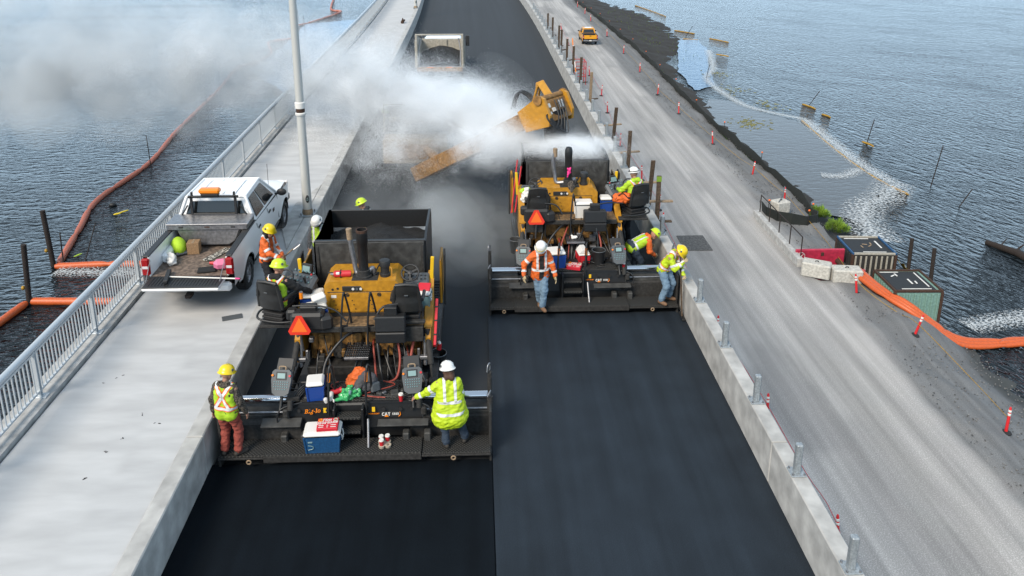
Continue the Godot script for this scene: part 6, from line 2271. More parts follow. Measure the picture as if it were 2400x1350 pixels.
	for l in lines:
		var w: float = l[0]
		var c := curve(l.slice(1), 8)
		var run := 0.0
		for i in c.size() - 1:
			var p: Vector3 = c[i]
			var q: Vector3 = c[i + 1]
			var s0 := ((c[mini(i + 1, c.size() - 1)] - c[maxi(i - 1, 0)]) as Vector3).cross(Vector3.UP).normalized() * w
			var s1 := ((c[mini(i + 2, c.size() - 1)] - p) as Vector3).cross(Vector3.UP).normalized() * w
			var y1 := SEA + 0.16
			var u0 := run / 9.0
			run += (q - p).length()
			var u1 := run / 9.0
			var k := mb.uv.size()
			mb.quad(Vector3(p.x - s0.x, y1, p.z - s0.z), Vector3(p.x + s0.x, y1, p.z + s0.z), Vector3(q.x + s1.x, y1, q.z + s1.z), Vector3(q.x - s1.x, y1, q.z - s1.z))
			var t := [Vector2(u0, 0), Vector2(u1, 1), Vector2(u0, 1), Vector2(u0, 0), Vector2(u1, 0), Vector2(u1, 1)]
			for j in 6:
				mb.uv[k + j] = t[j]
	var fo := put("foam", mb, M.foam, self)
	tag(fo, "white foam strung along the boom and the shallow water's edge", "foam")
	stuff(fo)

func marker_label(side: String, i: int, n: int) -> String:
	var near := ["nearest", "second nearest", "third nearest", "fourth nearest", "fifth nearest", "sixth nearest", "seventh nearest", "eighth nearest", "ninth nearest", "tenth nearest", "eleventh nearest", "twelfth nearest", "thirteenth nearest", "farthest"]
	return "red marker post with white bands, %s in the row along %s" % [near[i if i < n - 1 else 13], side]

func build_markers() -> void:
	var right := [Vector2(18.95, -24.4), Vector2(19.1, -31.0), Vector2(18.1, -34.5), Vector2(19.3, -47.1), Vector2(19.0, -52.3), Vector2(18.25, -59.4), Vector2(17.9, -68.8), Vector2(17.65, -76.2), Vector2(18.1, -87.3), Vector2(18.3, -98.6), Vector2(18.35, -111.8), Vector2(18.1, -126.5), Vector2(18.3, -135), Vector2(18.3, -145)]
	var left := [Vector2(10.4, -19.0), Vector2(10.4, -24.95), Vector2(10.25, -30.7), Vector2(10.6, -42.55), Vector2(11.05, -45.7), Vector2(11.1, -51.2), Vector2(11.0, -59.1), Vector2(11.65, -69.3), Vector2(12.1, -75.9), Vector2(12.25, -85.3), Vector2(11.7, -95), Vector2(12.1, -104.4), Vector2(12.5, -117)]
	var proto: Node3D
	for s in 2:
		var row: Array = [right, left][s]
		for i in row.size():
			var lab := marker_label(["the gravel shoulder", "the parapet's foot"][s], i, row.size())
			var at := Vector3(row[i].x, ground_y(row[i].x, row[i].y), row[i].y)
			if proto == null:
				proto = thing("marker_post", lab, "marker post", at, 0.0, "red marker posts along the haul road")
				var mb := MB.new()
				mb.lathe([Vector2(0.0, 0.0), Vector2(0.055, 0.0), Vector2(0.05, 0.9), Vector2(0.045, 0.98), Vector2(0.03, 1.06), Vector2(0, 1.07)], 12)
				put("tube", mb, M.marker_red, proto)
				for q in [0.72, 0.86]:
					mb = MB.new()
					mb.lathe([Vector2(0.0525, q), Vector2(0.056, q + 0.005), Vector2(0.055, q + 0.09), Vector2(0.0515, q + 0.095)], 12)
					put("white_band", mb, M.marker_white, proto)
				mb = MB.new()
				mb.lathe([Vector2(0.2, 0.0), Vector2(0.2, 0.03), Vector2(0.1, 0.07), Vector2(0.06, 0.08)], 8)
				put("rubber_base", mb, M.rubber, proto)
			else:
				var c := copy(proto, lab, at, rng.randf() * 6.0)
				c.rotation.z = rng.randfn(0.0, 0.05)
				c.rotation.x = rng.randfn(0.0, 0.05)
				if s == 0 and i == 2:
					c.rotation = Vector3(0, 0, 0.16)
				if s == 0 and i < 2:
					c.rotation = Vector3(0.1, 0, -0.18)
	# thin yellow rope from marker to marker
	var line := []
	for i in right.size():
		var a := Vector3(right[i].x, ground_y(right[i].x, right[i].y) + 0.6, right[i].y)
		line.append(a)
		if i < right.size() - 1:
			var b := Vector3(right[i + 1].x, ground_y(right[i + 1].x, right[i + 1].y) + 0.6, right[i + 1].y)
			line.append(a.lerp(b, 0.5) - Vector3(-0.6, 0.55, 0))
	tag(tb("rope", "boom_yellow", self, curve(line, 5), 0.014, 5), "thin yellow rope strung low between the red markers on the shoulder", "rope")
	line = [Vector3(9.6, LOW + 0.1, -14)]
	for p in left:
		line.append(Vector3(p.x - 0.1, LOW + 0.75, p.y))
		line.append(Vector3(p.x + 0.25, LOW + 0.1, p.y - 3.0))
	tag(tb("tape_line", "paint_red", self, curve(line, 4), 0.012, 4), "thin red tape line strung between the red markers at the parapet's foot", "tape")

func build_edge_protection() -> void:
	# timber posts wedged against the outer face of the deck, with boards between them
	var st := [[-22.5, -22.53, 1.72, "green-tipped timber post beside the seated operator's back"], [-24.2, -23.4, 1.91, "leaning grey timber post behind the far paver's operator"], [-27.5, -27.17, 1.79, "timber post beside the heaped hopper, propped by two short boards"], [-31.2, -30.07, 1.9, "split-topped timber post right of the conveyor head"], [-37.5, -36.88, 1.89, "pale timber post by the red steel frame"], [-41.2, -40.6, 1.9, "grey timber post nearest the orange barricade board"], [-44.4, -43.9, 1.9, "timber post in front of the leaning barricade board"], [-47.4, -47.1, 1.78, "timber post behind the leaning barricade board"], [-50.9, -50.2, 1.85, "timber post well beyond the barricade board, nearer of a close pair"], [-52.3, -51.8, 1.87, "timber post well beyond the barricade board, farther of a close pair"], [-56.7, -56.15, 1.8, "thin timber post next to last along the parapet"], [-60.1, -59.8, 1.6, "farthest timber post along the parapet"]]
	var i := 0
	for s in st:
		var o := thing("timber_post", s[3], "post", Vector3(5.4 + bend(s[0]), -0.3, s[0]), 0.0, "timber edge posts outside the parapet")
		var mb := MB.new()
		mb.beam(Vector3(0, -0.6, (s[0] - s[1]) * -0.8 * 0.3), Vector3(0, s[2] + 0.3, s[1] - s[0]), 0.05, 0.13, 0.006, Vector3.RIGHT)
		put("stake", mb, M.wood if i != 4 else M.pale_wood, o)
		if i == 0:
			mb = MB.new()
			mb.box(Vector3(0, s[2] + 0.2, s[1] - s[0] + 0.01), Vector3(0.142, 0.16, 0.062), 0.004)
			put("green_paint", mb, M.grass, o)
		for y in ([0.5, 1.15] if i < 4 else [0.7]):
			mb = MB.new()
			mb.box(Vector3(0.12, y, -0.2), Vector3(0.75, 0.05, 0.12), 0.006, Basis.from_euler(Vector3(0, 0.1 * i, 0)))
			put("short_board", mb, M.pale_wood if y > 1.0 else M.wood, o)
		i += 1
	var o := thing("steel_frame", "small red steel frame standing on the haul road beyond the parapet", "frame", Vector3(10.2, LOW, -81.0))
	o.scale = Vector3.ONE * 1.7
	var mb := MB.new()
	for x in [0.0, 0.62]:
		for z in [0.0, -0.9]:
			mb.cyl(Vector3(x, -0.3, z), Vector3(x, 1.4, z), 0.025, -1, 6)
	for y in [0.5, 0.95, 1.38]:
		mb.cyl(Vector3(0, y, 0), Vector3(0.62, y, 0), 0.022, -1, 6)
		mb.cyl(Vector3(0, y, -0.9), Vector3(0.62, y, -0.9), 0.022, -1, 6)
		mb.cyl(Vector3(0.62, y, 0), Vector3(0.62, y, -0.9), 0.022, -1, 6)
	put("tubes", mb, M.paint_red, o)
	o = thing("barricade_board", "leaning orange and cream barricade board outside the parapet", "barricade", Vector3(5.5, 0.1, -43.0))
	for k in 5:
		mb = MB.new()
		mb.box(Vector3(0, 0.35 + k * 0.34, -0.6 - k * 0.42), Vector3(0.05, 0.36, 0.5), 0.01, Basis.from_euler(Vector3(0.75, 0, 0.1)))
		put("stripe", mb, M.paint_orange if k % 2 == 0 else M.white_plastic, o)

func build_silt_fence() -> void:
	var o := thing("silt_fence", "low black cloth fence on stakes between the gravel shoulder and the shore", "fence")
	var pts := []
	var z := -156.0
	while z < -47.0:
		pts.append(Vector3(fence_x(z), 0, z))
		z += 1.4
	pts += [Vector3(20.6, 0, -46.0), Vector3(20.5, 0, -44.8), Vector3(20.1, 0, -43.9), Vector3(19.2, 0, -43.3), Vector3(18.3, 0, -43.3), Vector3(17.6, 0, -43.7), Vector3(17.3, 0, -44.6), Vector3(17.3, 0, -45.4)]
	for p in pts.size():
		pts[p].y = ground_y(pts[p].x, pts[p].z) - 0.1
	var mb := MB.new()
	for i in pts.size() - 1:
		var a: Vector3 = pts[i]
		var b: Vector3 = pts[i + 1]
		var h := 0.72 + 0.06 * sin(i * 1.7)
		var hb := 0.72 + 0.06 * sin((i + 1) * 1.7)
		var sd := (b - a).normalized().cross(Vector3.UP) * 0.02
		var lean := sd * 4.0 * sin(i * 0.8)
		var lean_b := sd * 4.0 * sin((i + 1) * 0.8)
		mb.quad(a + sd, b + sd, b + sd + lean_b + Vector3.UP * hb, a + sd + lean + Vector3.UP * h)
		mb.quad(b - sd, a - sd, a - sd + lean + Vector3.UP * h, b - sd + lean_b + Vector3.UP * hb)
		mb.quad(a + sd + lean + Vector3.UP * h, b + sd + lean_b + Vector3.UP * hb, b - sd + lean_b + Vector3.UP * hb, a - sd + lean + Vector3.UP * h)
	put("cloth", mb, M.fence_cloth, o)
	for i in range(0, pts.size(), 3):
		if i < pts.size() - 10 and i % 2 == 1:
			continue
		var a: Vector3 = pts[i] + Vector3(0.05, 0, 0)
		var sk := tb("stake", "dark_rust", o, [a, a + Vector3(0.02, 1.05, 0)], 0.022, 5)
		mb = MB.new()
		mb.ball(a + Vector3(0.02, 1.08, 0), Vector3(0.07, 0.06, 0.07), 8, 5)
		put("orange_cap", mb, M.safety_orange, sk)
	# grass that grows along its foot and on the mud
	var tuft := MB.new()
	for k in 9:
		var a := TAU * k / 9.0 + 0.3
		var d := Vector3(cos(a), 0, sin(a))
		var s := Vector3(-d.z, 0, d.x) * 0.05
		tuft.tri(d * 0.03 - s, d * 0.03 + s, d * (0.25 + 0.1 * (k % 3)) + Vector3(0, 0.6 + 0.25 * (k % 4), 0))
	var tm := tuft.mesh()
	var places := []
	for i in 900:
		var zz := -47.0 - pow(rng.randf(), 0.8) * 105.0
		var x := fence_x(zz) + absf(rng.randfn(0.0, 0.35)) + 0.15
		if sin(zz * 0.23) + sin(zz * 0.071) < -0.1 and rng.randf() < 0.85:
			continue
		places.append([x, zz, rng.randf_range(0.25, 0.6)])
	for i in 260:
		places.append([rng.randf_range(23.5, 29.5), rng.randf_range(-150.0, -100.0), rng.randf_range(0.1, 0.25)])
	var mm := MultiMesh.new()
	mm.transform_format = MultiMesh.TRANSFORM_3D
	mm.use_colors = true
	mm.mesh = tm
	mm.instance_count = places.size()
	for i in places.size():
		var p = places[i]
		mm.set_instance_transform(i, Transform3D(Basis.from_euler(Vector3(0, rng.randf() * 6.0, 0)).scaled(Vector3.ONE * p[2]), Vector3(p[0], maxf(ground_y(p[0], p[1]), SEA + 0.02), p[1])))
		var g := rng.randf()
		mm.set_instance_color(i, Color(0.05 + 0.09 * g, 0.12 + 0.06 * g, 0.015))
	var gm := mat("grass_blades", Color(1, 1, 1), 0.85)
	gm.vertex_color_use_as_albedo = true
	gm.backlight_enabled = true
	gm.backlight = Color(0.3, 0.3, 0.1)
	var go := MultiMeshInstance3D.new()
	go.multimesh = mm
	go.material_override = gm
	hang(go, "grass", self)
	tag(go, "green grass along the foot of the black silt fence and on the mud", "grass")
	stuff(go)
	for c in [[Vector3(21.15, -9.15, -46.2), 0.85, "dull green grassy shrub behind the end of the black silt fence"], [Vector3(21.55, -9.45, -44.5), 1.0, "bright green rounded shrub nearest the black-roofed containers"]]:
		var sh := thing("shrub", c[2], "shrub", c[0])
		var lv := MB.new()
		for k in 900:
			var d := Vector3(rng.randfn(0, 1), absf(rng.randfn(0, 1)) * 0.8, rng.randfn(0, 1)).normalized()
			var r: float = c[1] * rng.randf_range(0.45, 0.85) * (0.85 + 0.15 * sin(d.x * 7.0 + d.z * 5.0))
			var p := d * r * Vector3(0.9, 0.8, 0.9)
			var s := d.cross(Vector3(rng.randf(), 1, rng.randf())).normalized() * 0.035
			lv.tri(p - s, p + s, p + (d + Vector3(0, 0.7, 0)).normalized() * rng.randf_range(0.14, 0.28))
		put("leaves", lv, M.grass, sh)
		for k in 6:
			tb("stem", "wood", sh, [Vector3.ZERO, Vector3(rng.randfn(0, 0.2), 0.35, rng.randfn(0, 0.2))], 0.015, 4)
	# weed rafts on the shallow water
	var wd := MB.new()
	for q in [Vector3(24.7, 0, -70), Vector3(25.2, 0, -70.5), Vector3(27.7, 0, -84), Vector3(28.6, 0, -92), Vector3(29.0, 0, -77)]:
		for k in 46:
			wd.xf = Transform3D(Basis.from_euler(Vector3(0, rng.randf() * 6, 0)), Vector3(q.x + rng.randfn(0, 0.7), SEA + 0.13, q.z + rng.randfn(0, 1.1)))
			wd.ball(Vector3.ZERO, Vector3(0.16, 0.015, 0.1) * rng.randf_range(0.5, 1.4), 6, 3)
	var wo := put("water_weed", wd, M.dry_grass, self)
	tag(wo, "rafts of green weed floating on the shallow water", "weed")
	stuff(wo)

func build_trench() -> void:
	# low kerb wall with a pipe handrail
	var o := thing("low_wall", "low pale concrete wall with a rusty handrail beside the haul road", "wall", Vector3(16.55, LOW, -41.0))
	bx("wall_block", "concrete", o, Vector3(0, 0.2, 0), Vector3(0.32, 0.5, 6.9), 0.02)
	var top := []
	for i in 5:
		var z := 3.1 - i * 1.55
		tb("rail_post", "dark_rust", o, [Vector3(0.12, 0.4, z), Vector3(0.12, 1.5, z)], 0.03, 6)
		top.append(Vector3(0.12, 1.5, z))
	tb("handrail", "dark_rust", o, top, 0.03, 8)
	# trench shield: two steel walls held apart by a spreader pipe
	o = thing("trench_shield", "pink-red steel trench shield with a rusty spreader pipe, behind the low wall", "trench shield", Vector3(17.9, LOW, -37.4))
	bx("shield_wall", "barrier_pink", o, Vector3(0, -0.35, -1.0), Vector3(2.6, 1.9, 0.16), 0.04)
	bx("shield_wall", "barrier_pink", o, Vector3(0.2, -0.62, 0.95), Vector3(2.6, 1.9, 0.16), 0.04)
	tb("spreader_pipe", "rust", o, [Vector3(0.95, -0.05, -0.92), Vector3(0.95, -0.05, 0.87)], 0.14, 14)
	var mb := MB.new()
	for z in [-0.1, 0.0, 0.1]:
		mb.xf = Transform3D(Basis.from_euler(Vector3(PI / 2, 0, 0)), Vector3(0.95, -0.05, 0.1 + z))
		ring(mb, 0.145, 0.018, 14)
	put("pipe_band", mb, M.pale_steel, o)
	mb = MB.new()
	mb.xf = Transform3D(Basis.from_euler(Vector3(PI / 2, 0, 0)), Vector3(-1.02, 0.24, -0.913))
	ring(mb, 0.2, 0.014, 20)
	mb.xf = Transform3D(Basis.IDENTITY, Vector3(-1.02, 0.24, -0.915))
	mb.beam(Vector3(-0.1, -0.1, 0), Vector3(0.12, 0.12, 0), 0.04, 0.012)
	mb.beam(Vector3(-0.1, 0.12, 0.004), Vector3(0.05, -0.03, 0.004), 0.04, 0.012)
	put("emblem", mb, M.white_plastic, o)
	bx("lifting_lug", "rust", o, Vector3(0.1, 0.35, -0.9), Vector3(0.16, 0.2, 0.05), 0.02)
	# containers roofed with black tar sheet
	for k in 2:
		var c := Vector3(20.7, -9.1, -39.15) if k == 0 else Vector3(20.7, -9.05, -34.85)
		o = thing("shipping_container", ["black-roofed ribbed container with blue roof edge, behind the trench shield", "teal corrugated container with rusty rim and black tar roof"][k], "container", c, -0.06 if k == 0 else -0.03)
		var paint := "faded_blue" if k == 0 else "teal_container"
		bx("body", "dirty_black" if k == 0 else "teal_container", o, Vector3(0, -0.45, 0), Vector3(2.24, 2.9, 2.2), 0.02)
		for s in [-1.0, 1.0]:
			mb = MB.new()
			for i in 9:
				mb.box(Vector3(s * 1.13, -0.3, -0.95 + i * 0.24), Vector3(0.05, 2.4, 0.1), 0.015)
			stuff(put("corrugation", mb, M.teal_container if k else M.dirty_black, o))
			for i in 8:
				bx("side_rib", "pale_steel" if k == 0 and s > 0 else paint, o, Vector3(-0.95 + i * 0.27, -0.3, s * 1.12), Vector3(0.09, 2.4, 0.06), 0.015)
			bx("rim", "rust" if k else paint, o, Vector3(s * 1.1, 1.03, 0), Vector3(0.09, 0.12, 2.3), 0.015)
			bx("rim", "pale_steel" if k == 0 else "rust", o, Vector3(0, 1.03, s * 1.1), Vector3(2.12, 0.12, 0.09), 0.015)
			for z in [-1.1, 1.1]:
				bx("corner_post", "rust", o, Vector3(s * 1.11, -0.3, z), Vector3(0.13, 2.6, 0.13), 0.015)
		bx("tar_roof", "roof_tar", o, Vector3(-0.04, 1.01, 0), Vector3(1.9, 0.05, 1.94), 0.01)
		for q in ([[-0.2, -0.86, 1.3, 0.06], [0.66, -0.1, 0.08, 0.9], [0.1, 0.88, 1.2, 0.05]] if k == 0 else [[-0.5, -0.9, 0.9, 0.05], [0.7, -0.1, 0.06, 1.5], [0.06, 0.1, 0.08, 0.5], [0.0, 0.88, 1.4, 0.05]]):
			bx("pale_strip", "white_plastic", o, Vector3(q[0], 1.042, q[1]), Vector3(q[2], 0.02, q[3]), 0.004)
		for q in ([[-0.3, 0.2], [0.15, 0.1], [0.3, -0.2], [-0.05, -0.1]] if k == 0 else [[-0.5, -0.5], [-0.3, -0.6], [0.3, 0.2]]):
			bx("debris_scrap", "pale_wood" if k == 0 else "white_plastic", o, Vector3(q[0], 1.045, q[1]), Vector3(0.26, 0.02, 0.07), 0.004, Vector3(0, q[0] * 5.0, 0))
	mb = MB.new()
	mb.grid(6, 6, func(i: int, j: int): return Vector3(22.1 + i * 0.16, -8.6 - 0.19 * i + 0.08 * sin(j * 2.0 + i), -38.6 + j * 0.2))
	tag(put("tarpaulin", mb, M.bright_yellow, self), "crumpled yellow tarpaulin hung off the container's corner by a brown post", "tarpaulin")
	# concrete lock blocks
	var bl := [[Vector3(18.35, LOW + 0.3, -45.35), 0.35, Vector3(0.95, 0.75, 0.75), "concrete block with a rope loop on its top, inside the silt fence's bend"], [Vector3(16.95, LOW + 0.36, -36.55), -0.5, Vector3(1.35, 0.75, 0.75), "pale concrete block at the foot of the low wall, left of its twin"], [Vector3(18.2, LOW + 0.3, -35.95), -0.12, Vector3(1.4, 0.75, 0.75), "pale concrete block beneath the orange boom's end, right of its twin"]]
	for b in bl:
		o = thing("concrete_block", b[3], "concrete block", b[0], b[1], "pale concrete lock blocks")
		bx("block", "lock_block", o, Vector3.ZERO, b[2], 0.06)
		tb("lifting_loop", "dark_rust", o, curve([Vector3(-0.08, 0.36, 0), Vector3(-0.05, 0.44, 0.02), Vector3(0.05, 0.44, 0.02), Vector3(0.08, 0.36, 0)], 3), 0.02, 6)
	var rp := tb("rope", "grey_plastic", self, curve([Vector3(18.1, LOW + 0.7, -45.0), Vector3(18.3, LOW + 0.72, -45.3), Vector3(18.6, LOW + 0.95, -45.7), Vector3(19.1, LOW + 1.05, -46.8)], 5), 0.03, 6)
	tag(rp, "grey rope looped over the concrete block towards a red marker", "rope")
	# patched square in the road
	mb = MB.new()
	mb.box(Vector3(11.9, LOW + 0.02, -40.7), Vector3(1.5, 0.06, 2.0), 0.015)
	tag(put("road_patch", mb, M.patch_grey, self), "dark square patch set in the haul road beyond the parapet", "road patch")

func build_lamps() -> void:
	var o := thing("lamp_post", "tall tapered grey lamp post on the wall's widened pad beside the white pickup", "lamp post", Vector3(-4.87, 0.84, -22.0), 0.0, "lamp posts on the sidewalk wall")
	var mb := MB.new()
	mb.lathe([Vector2(0.135, 0.1), Vector2(0.085, 9.2), Vector2(0, 9.2)], 8, 2.0)
	put("shaft", mb, M.alu_pole, o)
	mb = MB.new()
	mb.lathe([Vector2(0.15, 0.03), Vector2(0.155, 0.1), Vector2(0.14, 0.16), Vector2(0.138, 0.2)], 16)
	put("foot_collar", mb, M.pale_wood, o)
	mb = MB.new()
	mb.box(Vector3(0, 0.02, 0), Vector3(0.42, 0.04, 0.42), 0.01)
	put("base_plate", mb, M.galvanised, o)
	mb = MB.new()
	for s in [[-1, -1], [1, -1], [1, 1], [-1, 1]]:
		mb.cyl(Vector3(s[0] * 0.16, 0.04, s[1] * 0.16), Vector3(s[0] * 0.16, 0.11, s[1] * 0.16), 0.022, -1, 6)
	stuff(put("anchor_bolts", mb, M.steel, o))
	mb = MB.new()
	mb.lathe([Vector2(0.125, 2.95), Vector2(0.15, 2.98), Vector2(0.15, 3.03), Vector2(0.12, 3.05)], 16)
	put("white_collar", mb, M.white_plastic, o)
	mb = MB.new()
	mb.lathe([Vector2(0.118, 3.16), Vector2(0.14, 3.17), Vector2(0.145, 3.33), Vector2(0.118, 3.35)], 16)
	put("white_collar", mb, M.white_plastic, o)
	mb = MB.new()
	mb.lathe([Vector2(0.122, 3.05), Vector2(0.124, 3.1), Vector2(0.12, 3.16)], 16)
	put("brown_band", mb, M.rust, o)
	mb = MB.new()
	mb.xf = Transform3D(Basis.from_euler(Vector3(0, 0.25, 0)), Vector3(0.04, 0.52, 0.115))
	mb.ball(Vector3.ZERO, Vector3(0.055, 0.12, 0.02), 12, 8)
	put("hand_hole", mb, M.black_plastic, o)
	mb = MB.new()
	mb.xf = Transform3D(Basis.from_euler(Vector3(0, 0.25, 0)), Vector3(0.046, 0.52, 0.13))
	mb.box(Vector3(0.0, 0.02, 0), Vector3(0.06, 0.02, 0.015), 0.004, Basis.from_euler(Vector3(0, 0, 0.6)))
	mb.box(Vector3(0.0, -0.03, 0), Vector3(0.07, 0.02, 0.015), 0.004, Basis.from_euler(Vector3(0, 0, 0.4)))
	stuff(put("wires", mb, M.lens_grey, o))
	copy(o, "distant grey lamp post on the sidewalk wall, beyond the dump truck", Vector3(-4.9 + bend(-69), 0.84, -69.2))
	var d := thing("rag_bundle", "small dark bundle lying on the sidewalk near the distant lamp post", "bundle", Vector3(-5.4, 0.8, -60.5))
	put("cloth", blob([[Vector3(0, 0.1, 0), Vector3(0.1, 0.18, -0.5), 0.12, 0.08], [Vector3(0, 0.1, 0), Vector3(0.05, 0.4, 0.1), 0.1, 0.05]], 0.05, 0.08), M.rust, d)
	var sp := MB.new()
	for q in [Vector3(-5.9, 0, -12.6), Vector3(-6.05, 0, -11.9), Vector3(-6.15, 0, -11.6), Vector3(-7.0, 0, -13.6), Vector3(-6.9, 0, -13.8), Vector3(-6.2, 0, -10.9), Vector3(-5.6, 0, -12.3)]:
		for k in 2:
			sp.xf = Transform3D(Basis.from_euler(Vector3(0, rng.randf() * 6.0, 0)), Vector3(q.x + rng.randfn(0, 0.05), 0.804, q.z + rng.randfn(0, 0.04)))
			sp.ball(Vector3.ZERO, Vector3(0.05, 0.003, 0.02) * rng.randf_range(0.25, 0.8), 7, 3)
	var so := put("tar_spots", sp, M.rubber, self)
	tag(so, "small dark tar spots on the near part of the sidewalk", "stain")
	stuff(so)
	tag(bx("felt_scrap", "grey_plastic", self, Vector3(-5.35, 0.812, -16.05), Vector3(0.42, 0.012, 0.2), 0.003, Vector3(0, 0.35, 0)), "dark grey scrap lying on the sidewalk behind the white pickup", "scrap")

# ---------------------------------------------------------------- things that lie on the pavers

func cooler(label: String, at: Vector3, turn: float, s: Vector3, m: String, handle := true) -> Node3D:
	var o := thing("cooler", label, "cooler", at, turn)
	var mb := MB.new()
	# tapered tub
	var b := [Vector3(-0.44, 0, -0.44), Vector3(0.44, 0, -0.44), Vector3(0.44, 0, 0.44), Vector3(-0.44, 0, 0.44)]
	for i in 4:
		var j := (i + 1) % 4
		var p: Vector3 = b[i] * s
		var q: Vector3 = b[j] * s
		var u := Vector3(p.x / 0.44 * 0.49, s.y * 0.8, p.z / 0.44 * 0.49)
		var w := Vector3(q.x / 0.44 * 0.49, s.y * 0.8, q.z / 0.44 * 0.49)
		mb.qo(p, q, w, u, (p + q) * 0.5)
		mb.tube([p + Vector3(0, 0.01, 0), u], 0.02, 6)
	put("tub", mb, M[m], o)
	mb = MB.new()
	mb.box(Vector3(0, s.y * 0.9, 0), Vector3(s.x * 1.03, s.y * 0.2, s.z * 1.03), 0.035)
	var lid := put("lid", mb, M.white_plastic, o)
	mb = MB.new()
	mb.box(Vector3(0, s.y * 1.003, 0), Vector3(s.x * 0.8, 0.012, s.z * 0.74), 0.005)
	put("lid_panel", mb, M.white_plastic, lid)
	if handle:
		tb("handle", "white_plastic", o, [Vector3(s.x * 0.52, s.y * 0.74, -s.z * 0.2), Vector3(s.x * 0.54, s.y * 0.5, -s.z * 0.22), Vector3(s.x * 0.54, s.y * 0.5, s.z * 0.22), Vector3(s.x * 0.52, s.y * 0.74, s.z * 0.2)], 0.014, 6)
	return o

func paper_cup(mb: MB, ml: MB, c: Vector3) -> void:
	mb.xf = Transform3D(Basis.IDENTITY, c)
	mb.lathe([Vector2(0.0, 0), Vector2(0.032, 0), Vector2(0.043, 0.13)], 12)
	ml.xf = Transform3D(Basis.IDENTITY, c)
	ml.lathe([Vector2(0.046, 0.125), Vector2(0.046, 0.137), Vector2(0.04, 0.15), Vector2(0.034, 0.15), Vector2(0.0, 0.145)], 12)

func donut_box(label: String, at: Vector3, turn: float, s: Vector3) -> void:
	var o := thing("donut_box", label, "box", at, turn)
	bx("carton", "cardboard_red", o, Vector3(0, s.y * 0.5, 0), s, 0.006)
	var flat := Basis.from_euler(Vector3(-PI / 2, 0, 0))
	lettering("Tim", s.x * 0.24, M.white_plastic, o, Transform3D(flat * Basis.from_euler(Vector3(0, 0, 0.08)), Vector3(-s.x * 0.06, s.y + 0.002, -s.z * 0.3)), "Droid Serif", true, "lettering", 0.35)
	lettering("Hortons", s.x * 0.24, M.white_plastic, o, Transform3D(flat * Basis.from_euler(Vector3(0, 0, 0.08)), Vector3(0, s.y + 0.002, -s.z * 0.06)), "Droid Serif", true, "lettering", 0.35)
	for q in [[-0.3, 0.2, 0.24], [0.28, 0.18, 0.26], [-0.3, 0.36, 0.24], [0.28, 0.36, 0.26], [0.0, 0.2, 0.07], [0.0, 0.36, 0.07]]:
		bx("printed_line", "white_plastic", o, Vector3(q[0] * s.x, s.y + 0.003, q[1] * s.z), Vector3(q[2] * s.x, 0.004, 0.014), 0.001)
	var mb := MB.new()
	mb.xf = Transform3D(Basis.IDENTITY, Vector3(-s.x * 0.36, s.y + 0.004, -s.z * 0.3))
	ring(mb, 0.03, 0.012, 12)
	put("printed_donut", mb, M.amber, o)
	mb = MB.new()
	mb.xf = Transform3D(Basis.IDENTITY, Vector3(s.x * 0.36, s.y + 0.004, -s.z * 0.3))
	ring(mb, 0.034, 0.012, 12)
	put("printed_donut", mb, M.pulp, o)

func bucket(label: String, at: Vector3) -> void:
	var o := thing("bucket", label, "bucket", at)
	var mb := MB.new()
	mb.lathe([Vector2(0.0, 0.0), Vector2(0.13, 0.0), Vector2(0.165, 0.36), Vector2(0.172, 0.37), Vector2(0.16, 0.37), Vector2(0.125, 0.02), Vector2(0, 0.02)], 20)
	put("pail", mb, M.black_plastic, o)
	mb = MB.new()
	mb.xf = Transform3D(Basis.IDENTITY, Vector3(0, 0.366, 0))
	ring(mb, 0.166, 0.01, 20)
	put("rim", mb, M.grey_plastic, o)
	tb("cord", "grey_plastic", o, [Vector3(0, 0.34, -0.16), Vector3(-0.02, 0.62, -0.12), Vector3(-0.06, 0.9, -0.1)], 0.007, 5)

